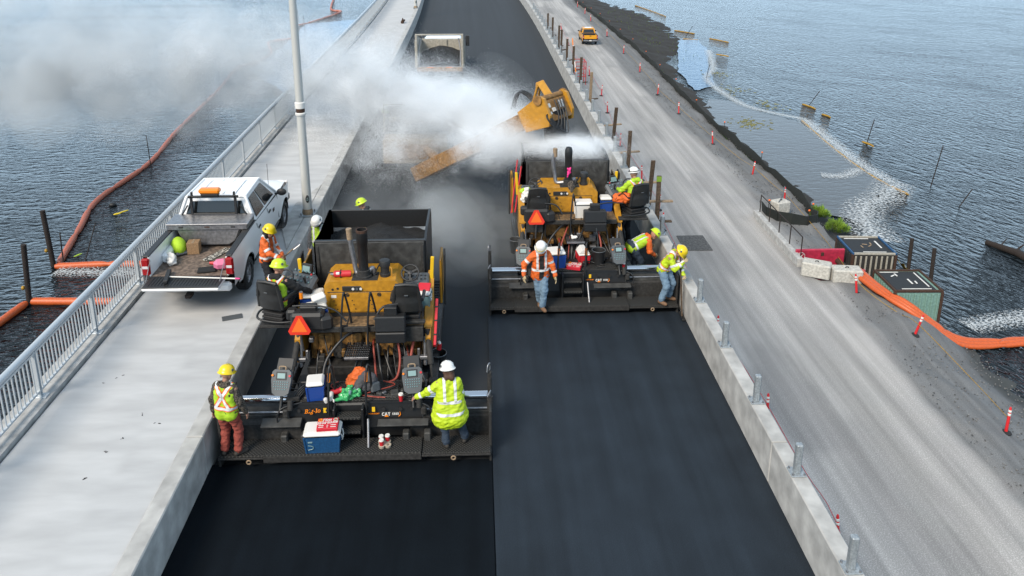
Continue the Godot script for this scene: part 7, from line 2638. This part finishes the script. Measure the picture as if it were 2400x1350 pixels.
func build_loose() -> void:
	cooler("blue cooler with white lid beside the near paver's yellow hood", Vector3(-3.26, 1.756, -14.62), 0.05, Vector3(0.42, 0.36, 0.36), "blue_plastic")
	var c2 := cooler("blue cooler with tilted white top behind the near paver's seated operator", Vector3(-3.1, 1.756, -14.14), 0.3, Vector3(0.38, 0.34, 0.3), "blue_plastic")
	bx("open_flap", "white_plastic", c2, Vector3(0.06, 0.42, -0.02), Vector3(0.26, 0.2, 0.16), 0.02, Vector3(0.3, 0.2, 0.2))
	bx("round_badge", "lens_grey", c2, Vector3(0, 0.13, 0.15), Vector3(0.09, 0.06, 0.01), 0.02)
	cooler("tall blue cooler with square white lid between the near paver's screed rails", Vector3(-2.93, 0.925, -12.86), 0.12, Vector3(0.3, 0.36, 0.34), "blue_plastic", false)
	var big := cooler("large faded blue cooler with white lid standing on the near paver's walkway", Vector3(-2.72, 0.32, -12.24), 0.04, Vector3(0.62, 0.4, 0.38), "faded_blue")
	bx("label_patch", "lens_grey", big, Vector3(-0.2, 0.23, 0.186), Vector3(0.08, 0.03, 0.01), 0.004)
	tb("mark", "lens_grey", big, curve([Vector3(-0.24, 0.17, 0.186), Vector3(-0.16, 0.15, 0.186), Vector3(-0.16, 0.1, 0.185), Vector3(-0.24, 0.08, 0.184)], 4), 0.008, 5)
	donut_box("red donut carton with white lettering lying on the large faded blue cooler", Vector3(-2.63, 0.728, -12.25), 0.06, Vector3(0.36, 0.06, 0.3))
	var o := thing("cup_tray", "pulp tray with three red coffee cups on the near paver's walkway", "cup tray", Vector3(-1.66, 0.322, -12.24), 0.15)
	var mb := MB.new()
	for q in [[-1, -1], [1, -1], [1, 1], [-1, 1]]:
		mb.xf = Transform3D(Basis.IDENTITY, Vector3(q[0] * 0.055, 0, q[1] * 0.055))
		mb.lathe([Vector2(0.03, 0.0), Vector2(0.05, 0.005), Vector2(0.058, 0.05), Vector2(0.04, 0.055), Vector2(0.034, 0.015), Vector2(0.0, 0.015)], 12)
	mb.xf = Transform3D.IDENTITY
	mb.box(Vector3(0, 0.04, 0), Vector3(0.1, 0.02, 0.1), 0.004)
	put("tray", mb, M.pulp, o)
	for q in [[-1, -1], [1, -1], [-1, 1]]:
		var cm := MB.new()
		var lm := MB.new()
		paper_cup(cm, lm, Vector3(q[0] * 0.055, 0.018, q[1] * 0.055))
		var cp := put("cup", cm, M.red_plastic, o)
		put("cup_lid", lm, M.white_plastic, cp)
	for q in [[Vector3(-1.39, 0.93, -12.66), "red and white coffee cup on the near paver's screed panel, by a reaching hand"], [Vector3(3.55, 0.93, -17.95), "red and white coffee cup on the far paver's screed, by the crank"]]:
		o = thing("coffee_cup", q[1], "cup", q[0])
		var cm := MB.new()
		var lm := MB.new()
		paper_cup(cm, lm, Vector3.ZERO)
		put("cup", cm, M.red_plastic, o)
		put("cup_lid", lm, M.white_plastic, o)
	o = thing("fire_extinguisher", "red fire extinguisher lying on the near paver's yellow hood", "fire extinguisher", Vector3(-2.68, 2.495, -14.62), 0.06)
	tb("cylinder", "red_plastic", o, [Vector3(-0.14, 0, 0), Vector3(-0.12, 0, 0), Vector3(0.17, 0, 0), Vector3(0.2, 0, 0)], [0.035, 0.066, 0.066, 0.05], 14)
	tb("valve", "steel", o, [Vector3(-0.14, 0, 0), Vector3(-0.2, 0, 0)], 0.025, 8)
	bx("lever", "black_plastic", o, Vector3(-0.2, 0.03, 0), Vector3(0.1, 0.02, 0.03), 0.006)
	bx("strap", "black_plastic", o, Vector3(0.0, 0.0, 0), Vector3(0.03, 0.137, 0.137), 0.03)
	bx("paper_label", "white_plastic", o, Vector3(-0.05, 0.03, 0.05), Vector3(0.08, 0.06, 0.04), 0.02)
	o = thing("bag_of_bottles", "clear bag of green bottles on the near paver's screed step", "bag", Vector3(-2.3, 0.925, -12.8), 0.3)
	put("bag", blob([[Vector3(-0.08, 0.08, 0), Vector3(0.1, 0.07, 0.02), 0.1, 0.09], [Vector3(0, 0.12, -0.05), Vector3(0.02, 0.2, -0.08), 0.09, 0.03]], 0.016, 0.04, 0.07, 9), M.green_glass, o)
	for k in 7:
		var a := k * 0.9
		tb("bottle", "green_glass" if k % 2 else "lens_grey", o, [Vector3(cos(a) * 0.07, 0.1 + 0.03 * (k % 3), sin(a) * 0.06), Vector3(cos(a) * 0.15, 0.15 + 0.03 * (k % 2), sin(a) * 0.12)], [0.034, 0.018], 7)
	tb("bottle", "green_glass", o, [Vector3(-0.14, 0.05, 0.05), Vector3(-0.26, 0.045, 0.06), Vector3(-0.3, 0.045, 0.065)], [0.036, 0.034, 0.014], 8)
	bx("bottle_cap", "white_plastic", o, Vector3(-0.315, 0.045, 0.067), Vector3(0.03, 0.05, 0.05), 0.01)
	o = thing("backpack", "grey backpack leaning between the near paver's screed rails", "backpack", Vector3(-2.06, 0.925, -13.0), 0.2)
	put("bag", blob([[Vector3(-0.08, 0.13, 0), Vector3(0.1, 0.14, 0), 0.14, 0.13], [Vector3(-0.02, 0.25, -0.03), Vector3(0.1, 0.24, -0.03), 0.12, 0.1]], 0.022, 0.05, 0.03, 5), M.grey_cloth, o)
	bx("front_pocket", "grey_plastic", o, Vector3(0.17, 0.13, 0.12), Vector3(0.18, 0.18, 0.06), 0.03, Vector3(-0.2, 0.3, 0))
	tb("zip", "black_plastic", o, curve([Vector3(-0.1, 0.08, 0.14), Vector3(-0.05, 0.25, 0.13), Vector3(0.05, 0.26, 0.13)], 4), 0.008, 5)
	o = thing("red_jacket", "red jacket bundled behind the grey backpack on the near paver", "jacket", Vector3(-2.26, 0.925, -13.1))
	put("cloth", blob([[Vector3(-0.05, 0.14, 0), Vector3(0.08, 0.3, 0), 0.12, 0.11], [Vector3(0.05, 0.3, -0.02), Vector3(0.12, 0.34, 0), 0.09, 0.07]], 0.022, 0.05, 0.04, 8), M.orange_jacket, o)
	o = thing("spray_can", "red spray can lying by the left screed rail of the near paver", "can", Vector3(-2.56, 0.99, -12.9), 0.3)
	tb("can", "red_plastic", o, [Vector3(-0.12, 0, 0), Vector3(0.06, 0, 0)], 0.05, 12)
	tb("cap", "red_plastic", o, [Vector3(0.06, 0, 0), Vector3(0.1, 0.02, 0.0)], 0.062, 12)
	o = thing("paper_roll", "white paper roll by the left screed rail of the near paver", "roll", Vector3(-2.64, 0.94, -12.66), 0.4)
	tb("roll", "white_plastic", o, [Vector3(0, 0.05, 0), Vector3(0.05, 0.06, -0.16)], 0.045, 12)
	tb("loose_end", "white_plastic", o, [Vector3(-0.08, 0.04, 0.02), Vector3(-0.08, 0.04, -0.05)], 0.04, 12)
	o = thing("spirit_level", "red and pink spirit level lying on the near paver's right side plate", "spirit level", Vector3(-0.82, 1.7, -13.98))
	mb = MB.new()
	mb.beam(Vector3(0.02, 0.3, -0.45), Vector3(0, -0.25, 0.35), 0.05, 0.09, 0.006)
	put("bar", mb, M.red_plastic, o)
	for t in [0.2, 0.5, 0.8]:
		mb = MB.new()
		mb.box(Vector3(0.02, 0.3, -0.45).lerp(Vector3(0, -0.25, 0.35), t) + Vector3(0, 0.045, 0.0), Vector3(0.055, 0.02, 0.06), 0.006)
		put("vial", mb, M.black_plastic, o)
	o = thing("drink_can", "orange drink can beside the near paver's seated operator", "can", Vector3(-3.38, 2.2, -14.18))
	tb("can", "amber", o, [Vector3(0, 0, 0), Vector3(0, 0.13, 0)], 0.036, 12)
	tb("can_top", "steel", o, [Vector3(0, 0.13, 0), Vector3(0, 0.145, 0)], 0.032, 12)
	cooler("small red and white cooler wedged beside the near paver's empty seat", Vector3(-1.06, 1.756, -14.55), -0.1, Vector3(0.26, 0.4, 0.28), "lens_grey")
	tag(bx("red_folder", "cardboard_red", self, Vector3(-1.05, 2.2, -14.58), Vector3(0.24, 0.05, 0.2), 0.01, Vector3(0.35, -0.1, 0)), "bright red folder on the small cooler by the near paver's empty seat", "folder")
	bucket("black bucket hanging at the near paver's right rear corner", Vector3(-0.8, 0.5, -14.35))
	o = thing("ketchup_bottle", "red bottle with white cap hooked on the near paver's right side", "bottle", Vector3(-0.78, 0.98, -14.3))
	tb("bottle", "red_plastic", o, [Vector3(0, 0, 0), Vector3(0.02, 0.12, 0)], [0.05, 0.04], 10)
	tb("cap", "white_plastic", o, [Vector3(0.02, 0.12, 0), Vector3(0.0, 0.17, 0)], 0.03, 10)
	# on the far paver
	cooler("tall navy cooler with big square white lid beside the striding worker", Vector3(1.9, 0.925, -18.15), 0.12, Vector3(0.44, 0.44, 0.4), "blue_plastic", true)
	donut_box("flat red donut carton lying on the far paver's screed deck", Vector3(2.36, 0.93, -18.02), -0.3, Vector3(0.34, 0.08, 0.28))
	var rc := cooler("small red cooler with peaked white lid against the far paver's right screed rail", Vector3(2.62, 0.925, -18.42), 0.1, Vector3(0.28, 0.26, 0.36), "red_plastic", false)
	mb = MB.new()
	mb.xf = Transform3D(Basis.IDENTITY, Vector3(0, 0.27, 0))
	mb.prism(PackedVector2Array([Vector2(-0.13, 0), Vector2(0.13, 0), Vector2(0.05, 0.09), Vector2(-0.05, 0.09)]), -0.17, 0.17)
	put("peaked_top", mb, M.white_plastic, rc)
	bucket("black bucket standing on the far paver's screed deck, right of the rail", Vector3(2.98, 0.925, -18.25))
	cooler("white cooler with dark latch on the far paver's platform below its hood", Vector3(2.72, 1.756, -19.33), 0.0, Vector3(0.44, 0.42, 0.34), "white_plastic", false)
	cooler("blue cooler with white lid right of the far paver's yellow hood", Vector3(3.36, 1.756, -19.75), 0.0, Vector3(0.3, 0.38, 0.3), "blue_plastic", false)
	o = thing("orange_bag", "orange duffel bag beside the far paver's seated operator", "bag", Vector3(3.7, 2.12, -19.35))
	put("bag", blob([[Vector3(-0.1, 0.1, 0), Vector3(0.14, 0.12, 0), 0.13, 0.12]], 0.025, 0.04, 0.05, 2), M.orange_jacket, o)
	tb("strap", "black_cloth", o, curve([Vector3(-0.18, 0.1, 0.1), Vector3(0, 0.26, 0.06), Vector3(0.16, 0.12, 0.12)], 4), 0.014, 5)
	o = thing("pink_rag", "hot pink rag tied to the far paver's black exhaust stack", "rag", Vector3(2.38, 2.78, -19.66))
	put("cloth", blob([[Vector3(-0.02, 0.05, 0), Vector3(0.02, 0.16, 0), 0.035, 0.03], [Vector3(0.02, 0.05, 0), Vector3(-0.04, 0.16, 0.01), 0.03, 0.025], [Vector3(-0.02, 0.05, 0), Vector3(-0.05, -0.06, 0.02), 0.03, 0.02]], 0.012, 0.02, 0.02, 3), M.hot_pink, o)
	o = thing("camo_cap", "camouflage cap resting on the far paver's hood at the stack's foot", "cap", Vector3(2.42, 2.45, -19.5))
	put("cloth", blob([[Vector3(0, 0.06, 0), Vector3(0, 0.1, -0.03), 0.1, 0.09], [Vector3(0, 0.03, 0.06), Vector3(0.0, -0.04, 0.12), 0.06, 0.03]], 0.016, 0.03, 0.02, 3), M.camo_cloth, o)
	o = thing("white_rag", "crumpled white rag on the far paver's grated step", "rag", Vector3(2.44, 1.34, -18.9))
	put("cloth", blob([[Vector3(-0.04, 0.03, 0), Vector3(0.05, 0.03, 0.02), 0.04, 0.035]], 0.012, 0.02, 0.04, 3), M.white_plastic, o)
	bucket("grey-black bucket hanging at the far paver's left rear corner in the haze", Vector3(1.0, 0.7, -19.5))
	o = thing("hand_tools", "two red-handled shovels stuck upright at the far paver's left side", "shovels", Vector3(1.02, 1.5, -20.3))
	tb("handle", "red_plastic", o, [Vector3(0, 0, 0), Vector3(0.18, 1.2, -0.3)], 0.022, 6)
	tb("handle", "red_plastic", o, [Vector3(-0.1, 0, 0.05), Vector3(0.08, 1.35, -0.4)], 0.02, 6)
	# long handles in the workers' hands
	o = thing("rake", "long dark wooden handle held against the parapet by the worker in yellow", "rake", Vector3(4.8, 0, -17.1))
	tb("handle", "wood", o, [Vector3(0.02, 0.08, 0.05), Vector3(-0.07, 1.62, -0.14)], 0.02, 8)
	bx("rake_head", "black_steel", o, Vector3(0.02, 0.09, 0.05), Vector3(0.08, 0.04, 0.4), 0.008)
	o = thing("shovel", "shovel with wooden handle held low by the worker on the wall", "shovel", Vector3(-4.35, 1.75, -17.35))
	tb("handle", "pale_wood", o, [Vector3(0.12, 0.1, 0.05), Vector3(-0.5, -0.42, 0.25)], 0.018, 8)
	mb = MB.new()
	mb.box(Vector3(0.2, 0.16, 0.02), Vector3(0.2, 0.02, 0.16), 0.008, Basis.from_euler(Vector3(0, 0.3, 0.6)))
	put("blade", mb, M.steel, o)
	tag(bx("loose_rag", "pulp", self, Vector3(2.2, 0.96, -18.12), Vector3(0.14, 0.08, 0.12), 0.04, Vector3(0, 0.5, 0.1)), "crumpled pale paper beside the navy cooler on the far paver", "paper")
	o = thing("hi_vis_bundle", "bundled vest with white shirt hung beside the far paver's left seat", "bundle", Vector3(1.22, 2.1, -19.45))
	put("white_shirt", blob([[Vector3(0, 0.1, 0), Vector3(0.05, 0.3, -0.05), 0.1, 0.08]], 0.022, 0.04, 0.04, 2), M.white_plastic, o)
	put("orange_trim", blob([[Vector3(-0.06, 0.3, -0.06), Vector3(0.12, 0.34, -0.1), 0.06, 0.05]], 0.02, 0.03, 0.03, 2), M.lime, o)
func build_all_things() -> void:
	paver("yellow and black asphalt paver with swung-out left seat, its dark hopper almost empty", -2.2, -12.05, -1.0, -2.31, 2.4, false)
	paver("yellow and black asphalt paver beside the parapet, its hopper heaped with steaming asphalt", 2.4, -17.25, 1.0, -2.1, 2.37, true)
	build_people()
	pickup("white crew-cab work pickup with lowered tailgate, parked on the sidewalk by the railing", Vector3(-6.3, 0.8, -17.5), 0.0, "white_paint", true)
	truck_cargo(Vector3(-6.3, 0.8, -17.5))
	pickup("yellow pickup with closed tailgate driving away on the haul road", Vector3(15.0, LOW, -105.6), -0.02, "truck_yellow", false)
	dump_truck()
	transfer_machine()
	build_lamps()
	build_booms()
	build_markers()
	build_edge_protection()
	build_silt_fence()
	build_trench()
	build_loose()

func build_people() -> void:
	person("person in crossed lime vest, camouflage sleeves and red trousers, on the near paver's walkway", Vector3(-4.3, 0.29, -12.13), -0.25,
		{"tall": 1.7, "fat": 1.08, "lh": Vector3(-0.3, 0.84, -0.05), "rh": Vector3(0.3, 0.86, -0.12), "lf": Vector3(-0.12, 0, 0), "rf": Vector3(0.14, 0, -0.02), "rf_toe": Vector3(0.75, 0, -1), "head": Vector2(0.35, -0.2)},
		{"vest": "lime", "top": "camo_cloth", "trim": "safety_orange", "cross": true, "trousers": "red_cloth", "hat": "hat_yellow", "hem": 0.06, "boots": "boot"})
	person("person with brown hair in long lime jacket, reaching left on the near paver", Vector3(-0.56, 0.29, -12.2), 0.12,
		{"tall": 1.64, "fat": 1.22, "lh": Vector3(-0.72, 0.88, -0.25), "lh_elbow": Vector3(-0.2, -0.6, 0.6), "rh": Vector3(0.28, 0.8, -0.2), "lf": Vector3(-0.02, 0, -0.02), "rf": Vector3(0.36, 0, -0.12), "hip": Vector3(0.06, 0.92, -0.02), "rf_toe": Vector3(0.7, 0, -1), "head": Vector2(0.3, 0.35)},
		{"jacket": "lime_jacket", "trousers": "denim", "hat": "hat_white", "hair": "hair_brown", "hem": 0.2, "flare": 0.1, "second_belt": -0.08, "belt": 0.14, "hood": false})
	person("person in crossed lime vest and black top, seated at the near paver's wheel", Vector3(-3.85, 1.1, -14.2), -0.32,
		{"hip": Vector3(0, 1.02, 0), "lean": 0.1, "lf": Vector3(-0.14, 0.55, -0.5), "rf": Vector3(0.16, 0.55, -0.5), "rh": Vector3(0.42, 1.12, -0.42), "lh": Vector3(-0.05, 1.2, -0.46), "head": Vector2(0.2, -0.5)},
		{"vest": "lime", "top": "black_cloth", "trim": "safety_orange", "cross": true, "trousers": "navy_cloth", "hat": "hat_lime", "gloves": "black_cloth"})
	person("person in orange jacket and yellow hard hat standing beside the white pickup", Vector3(-4.78, 0.835, -17.1), -1.9,
		{"tall": 1.74, "lh": Vector3(-0.12, 0.98, -0.34), "rh": Vector3(0.18, 1.05, -0.46), "rh_grip": true, "lh_grip": true, "head": Vector2(0.2, -0.3), "lean": 0.12},
		{"jacket": "orange_jacket", "trousers": "navy_cloth", "hat": "hat_yellow", "ankle_band": true, "hood_up": "black_cloth", "belt": 0.06, "gloves": "tan_boot"})
	person("person in white hard hat and grey top standing in the smoke by the wall", Vector3(-4.1, 0, -19.7), 2.9,
		{"head": Vector2(0.55, 0)}, {"vest": "lime", "top": "grey_cloth", "trousers": "navy_cloth", "hat": "hat_white"})
	person("person in yellow-green hard hat facing left, behind the near paver's hopper", Vector3(-2.95, 0, -20.8), 1.35,
		{"lean": 0.2, "head": Vector2(0.3, 0), "rh": Vector3(0.2, 1.0, -0.3), "lh": Vector3(-0.2, 1.0, -0.3)}, {"vest": "lime", "top": "navy_cloth", "trousers": "navy_cloth", "hat": "hat_lime"})
	person("person in open orange jacket and pale jeans striding on the far paver's walkway", Vector3(1.46, 0.3, -17.3), PI + 0.15,
		{"tall": 1.76, "lean": 0.1, "head": Vector2(0.5, -0.35), "rf": Vector3(-0.02, 0, 0.08), "lf": Vector3(-0.02, 0, -0.2), "hip": Vector3(0, 0.92, -0.02), "rh": Vector3(0.42, 0.93, -0.16), "lh": Vector3(-0.34, 0.8, -0.2), "rh_elbow": Vector3(0.8, -0.1, 0.3)},
		{"jacket": "orange_jacket", "trousers": "light_denim", "hat": "hat_white", "hat_band": "hat_yellow", "gloves": "glove", "boots": "tan_boot", "open_front": true, "hood_up": "orange_jacket", "fat": 1.0, "hem": 0.1, "flare": 0.02})
	person("person bending over in lime vest, orange hoodie and lime hard hat beside the far paver", Vector3(4.12, 0.0, -19.35), -1.35,
		{"hip": Vector3(0, 0.88, 0.12), "lean": 1.15, "rh": Vector3(0.1, 0.62, -0.5), "lh": Vector3(-0.18, 0.8, -0.42), "head": Vector2(-0.25, 0), "lf": Vector3(-0.12, 0, 0.05), "rf": Vector3(0.12, 0, -0.1)},
		{"vest": "lime", "top": "orange_jacket", "trousers": "denim", "hat": "hat_lime", "gloves": "glove"})
	person("person in yellow jacket and pale jeans leaning on a long handle by the parapet", Vector3(4.5, 0.29, -17.42), -2.25,
		{"tall": 1.72, "lean": 0.55, "hip": Vector3(0, 0.9, 0.1), "head": Vector2(0.45, -0.1), "rh": Vector3(0.06, 1.2, -0.42), "lh": Vector3(0.02, 0.8, -0.46), "rh_grip": true, "lh_grip": true, "lf": Vector3(-0.16, 0, 0.0), "rf": Vector3(0.16, 0, 0.05)},
		{"jacket": "lime_jacket", "trousers": "light_denim", "hat": "hat_yellow", "gloves": "glove", "boots": "tan_boot", "trim": "safety_orange"})
	person("person in white hard hat and lime vest, seated at the far paver's wheel", Vector3(4.08, 1.1, -19.5), 0.3,
		{"hip": Vector3(0, 1.02, 0), "lean": 0.1, "lf": Vector3(-0.14, 0.55, -0.5), "rf": Vector3(0.16, 0.55, -0.5), "rh": Vector3(0.2, 1.2, -0.4), "lh": Vector3(-0.28, 1.2, -0.42), "head": Vector2(0.25, 0.1)},
		{"vest": "lime", "top": "lime", "trim": "safety_orange", "cross": true, "trousers": "navy_cloth", "hat": "hat_white", "hat_band": "black_cloth"})
	person("person in lime hard hat standing between the far paver's hopper and the parapet", Vector3(4.3, 0.0, -21.6), 0.6,
		{"head": Vector2(0.4, 0)}, {"vest": "lime", "top": "navy_cloth", "trousers": "navy_cloth", "hat": "hat_lime"})
	person("person in pale hard hat and vest standing by the transfer machine deep in the smoke", Vector3(-3.85, 0, -33.8), -0.6,
		{"head": Vector2(0.2, 0)}, {"vest": "lime", "top": "navy_cloth", "trousers": "grey_cloth", "hat": "hat_yellow"})
# ---------------------------------------------------------------- smoke

func droplet_cloud(sd: int) -> ArrayMesh:
	# a wisp of steam: fine two-sided flakes strewn along curling strands
	var r := RandomNumberGenerator.new()
	r.seed = sd
	var mb := MB.new()
	for s in 9:
		var p := Vector3(r.randfn(0, 0.17), r.randfn(0, 0.14), r.randfn(0, 0.24))
		var d := Vector3(r.randfn(0, 0.5), r.randfn(0, 0.4), 1.0).normalized()
		for i in 240:
			d = (d + Vector3(r.randfn(0, 0.15), r.randfn(0, 0.15), r.randfn(0, 0.1))).normalized()
			p += d * 0.002
			var w := 0.06 + 0.1 * r.randf()
			var c := p + Vector3(r.randfn(0, w), r.randfn(0, w), r.randfn(0, w))
			var n := Vector3(r.randfn(0, 1), r.randfn(0, 1), r.randfn(0, 1)).normalized()
			var u := n.cross(Vector3(r.randfn(0, 1), r.randfn(0, 1), r.randfn(0, 1))).normalized() * 0.0038
			var v := n.cross(u) * 0.87
			mb.tri(c + u, c - u * 0.5 + v, c - u * 0.5 - v)
	return mb.mesh()

func build_smoke() -> void:
	var r := RandomNumberGenerator.new()
	r.seed = 21
	var m := mat("steam", Color(1, 1, 1), 1.0)
	m.albedo_color = Color(0.95, 0.965, 0.98)
	m.metallic_specular = 0.0
	m.backlight_enabled = true
	m.backlight = Color(1, 1, 1)
	var fn := FastNoiseLite.new()
	fn.frequency = 0.35
	fn.fractal_octaves = 3
	fn.seed = 8
	var t := Node3D.new()
	hang(t, "smoke", self)
	tag(t, "thin grey haze and smoke drifting left from the steam across the bridge and the bay", "smoke")
	stuff(t)
	var mats := {}
	# the plume: [centre, radius, thickness of steam, size of a wisp, optical depth of the haze round it]
	var plume := [[Vector3(1.6, 2.9, -22.3), 0.5, 2.6, 0.7, 0.2], [Vector3(0.6, 3.15, -23.6), 0.85, 2.6, 1.0, 0.3], [Vector3(-0.4, 3.2, -25.2), 1.0, 2.2, 1.0, 0.5], [Vector3(-1.9, 2.9, -27.3), 1.1, 1.6, 1.2, 0.5], [Vector3(-4.6, 3.1, -30.0), 1.6, 0.8, 1.5, 0.6], [Vector3(-8.0, 3.2, -32.5), 2.3, 0.45, 1.7, 0.6], [Vector3(-14.5, 2.2, -36.5), 3.0, 0.16, 1.8, 0.65], [Vector3(-23.0, 1.4, -42.0), 4.4, 0.0, 2.0, 0.6], [Vector3(-37.0, 0.5, -50.0), 7.0, 0.0, 2.0, 0.55]]
	var list := []
	for i in plume.size() - 1:
		var a = plume[i]
		var b = plume[i + 1]
		var dir: Vector3 = ((b[0] - a[0]) as Vector3).normalized()
		var L: float = ((b[0] - a[0]) as Vector3).length()
		var rm: float = (a[1] + b[1]) * 0.5
		var sz: float = (a[3] + b[3]) * 0.5
		var n := int((a[2] + b[2]) * rm * L / (0.022 * sz * sz))
		for k in n * 2:
			var q := r.randf()
			var R := lerpf(a[1], b[1], q)
			var u := Vector3(r.randfn(0, 0.55), r.randfn(0, 0.42), r.randfn(0, 0.55))
			var c: Vector3 = (a[0] as Vector3).lerp(b[0], q) + u * R
			# torn by the wind: wisps gather where this noise is high
			var w := fn.get_noise_3d(c.x * 3.0 / rm, c.y * 4.5 / rm, c.z * 3.0 / rm)
			if r.randf() < smoothstep(-0.35, 0.35, w) and r.randf() * (a[2] + b[2]) * 0.5 < lerpf(a[2], b[2], q):
				list.append([c, dir, sz * r.randf_range(0.6, 1.3)])
		var nf := int(40.0 * L / rm)
		var cover := 0.16 * nf * rm / L
		for k in nf * 2:
			var q := r.randf()
			var R := lerpf(a[1], b[1], q)
			var c: Vector3 = (a[0] as Vector3).lerp(b[0], q) + Vector3(r.randfn(0, 0.5), r.randfn(0, 0.42), r.randfn(0, 0.5)) * R
			if r.randf() < smoothstep(-0.4, 0.4, fn.get_noise_3d(c.x * 3.0 / rm, c.y * 4.5 / rm, c.z * 3.0 / rm)):
				puff(t, mats, r, c, dir, R * lerpf(0.18, 0.5, r.randf()), lerpf(a[4], b[4], q) / cover * r.randf_range(0.6, 1.4))
	for w in [[Vector3(2.5, 2.98, -21.4), Vector3(0.8, 0.13, 0.6), 1000, 0.42], [Vector3(0.4, 2.9, -22.1), Vector3(0.9, 0.5, 0.5), 300, 0.7], [Vector3(-2.6, 1.8, -26.5), Vector3(1.3, 0.8, 2.0), 200, 1.1]]:
		for k in w[2]:
			var c: Vector3 = w[0] + Vector3(r.randfn(0, 0.7), r.randfn(0, 0.6), r.randfn(0, 0.7)) * (w[1] as Vector3)
			list.append([c, Vector3(-1, 0.1, -0.6).normalized(), w[3] * r.randf_range(0.6, 1.3)])
	for w in [[Vector3(-1.0, 1.0, -20.8), Vector3(1.7, 0.5, 1.5), 46, 0.9, 0.05], [Vector3(0.6, 1.5, -30.0), Vector3(1.7, 0.6, 2.0), 26, 1.0, 0.07], [Vector3(-17.0, 1.0, -45.0), Vector3(5.0, 2.0, 4.0), 30, 2.6, 0.06]]:
		for k in w[2]:
			var c: Vector3 = w[0] + Vector3(r.randfn(0, 0.7), r.randfn(0, 0.6), r.randfn(0, 0.7)) * (w[1] as Vector3)
			puff(t, mats, r, c, Vector3(-1, 0.1, -0.6).normalized(), w[3] * r.randf_range(0.5, 1.3), w[4] * r.randf_range(0.6, 1.4))
	print("wisps ", list.size(), " puffs ", t.get_child_count())
	for k in 4:
		var mm := MultiMesh.new()
		mm.transform_format = MultiMesh.TRANSFORM_3D
		mm.mesh = droplet_cloud(40 + k)
		var own := []
		for i in range(k, list.size(), 4):
			own.append(list[i])
		mm.instance_count = own.size()
		for i in own.size():
			var d: Vector3 = own[i][1] + Vector3(r.randfn(0, 0.35), r.randfn(0, 0.35), r.randfn(0, 0.35))
			var bs := Basis.looking_at(d.normalized()) * Basis.from_euler(Vector3(0, 0, r.randf() * TAU))
			mm.set_instance_transform(i, Transform3D(bs.scaled_local(Vector3.ONE * own[i][2]), own[i][0]))
		var o := MultiMeshInstance3D.new()
		o.multimesh = mm
		o.material_override = m
		hang(o, "steam", t)
		stuff(o)

func puff(t: Node3D, mats: Dictionary, r: RandomNumberGenerator, c: Vector3, dir: Vector3, rad: float, depth: float) -> void:
	var den := depth / (1.5 * rad)
	den = snappedf(den, 0.02 if den > 0.1 else 0.003)
	if den <= 0.0:
		return
	if not mats.has(den):
		var fm := FogMaterial.new()
		fm.density = den
		fm.albedo = Color(0.96, 0.985, 1.0)
		mats[den] = fm
	var f := FogVolume.new()
	f.shape = RenderingServer.FOG_VOLUME_SHAPE_ELLIPSOID
	f.size = Vector3(r.randf_range(1.5, 2.2), r.randf_range(1.1, 1.7), r.randf_range(1.8, 3.4)) * rad
	f.material = mats[den]
	f.transform = Transform3D(Basis.looking_at(dir + Vector3(r.randfn(0, 0.35), r.randfn(0, 0.35), r.randfn(0, 0.35))), c)
	hang(f, "smoke_puff", t)
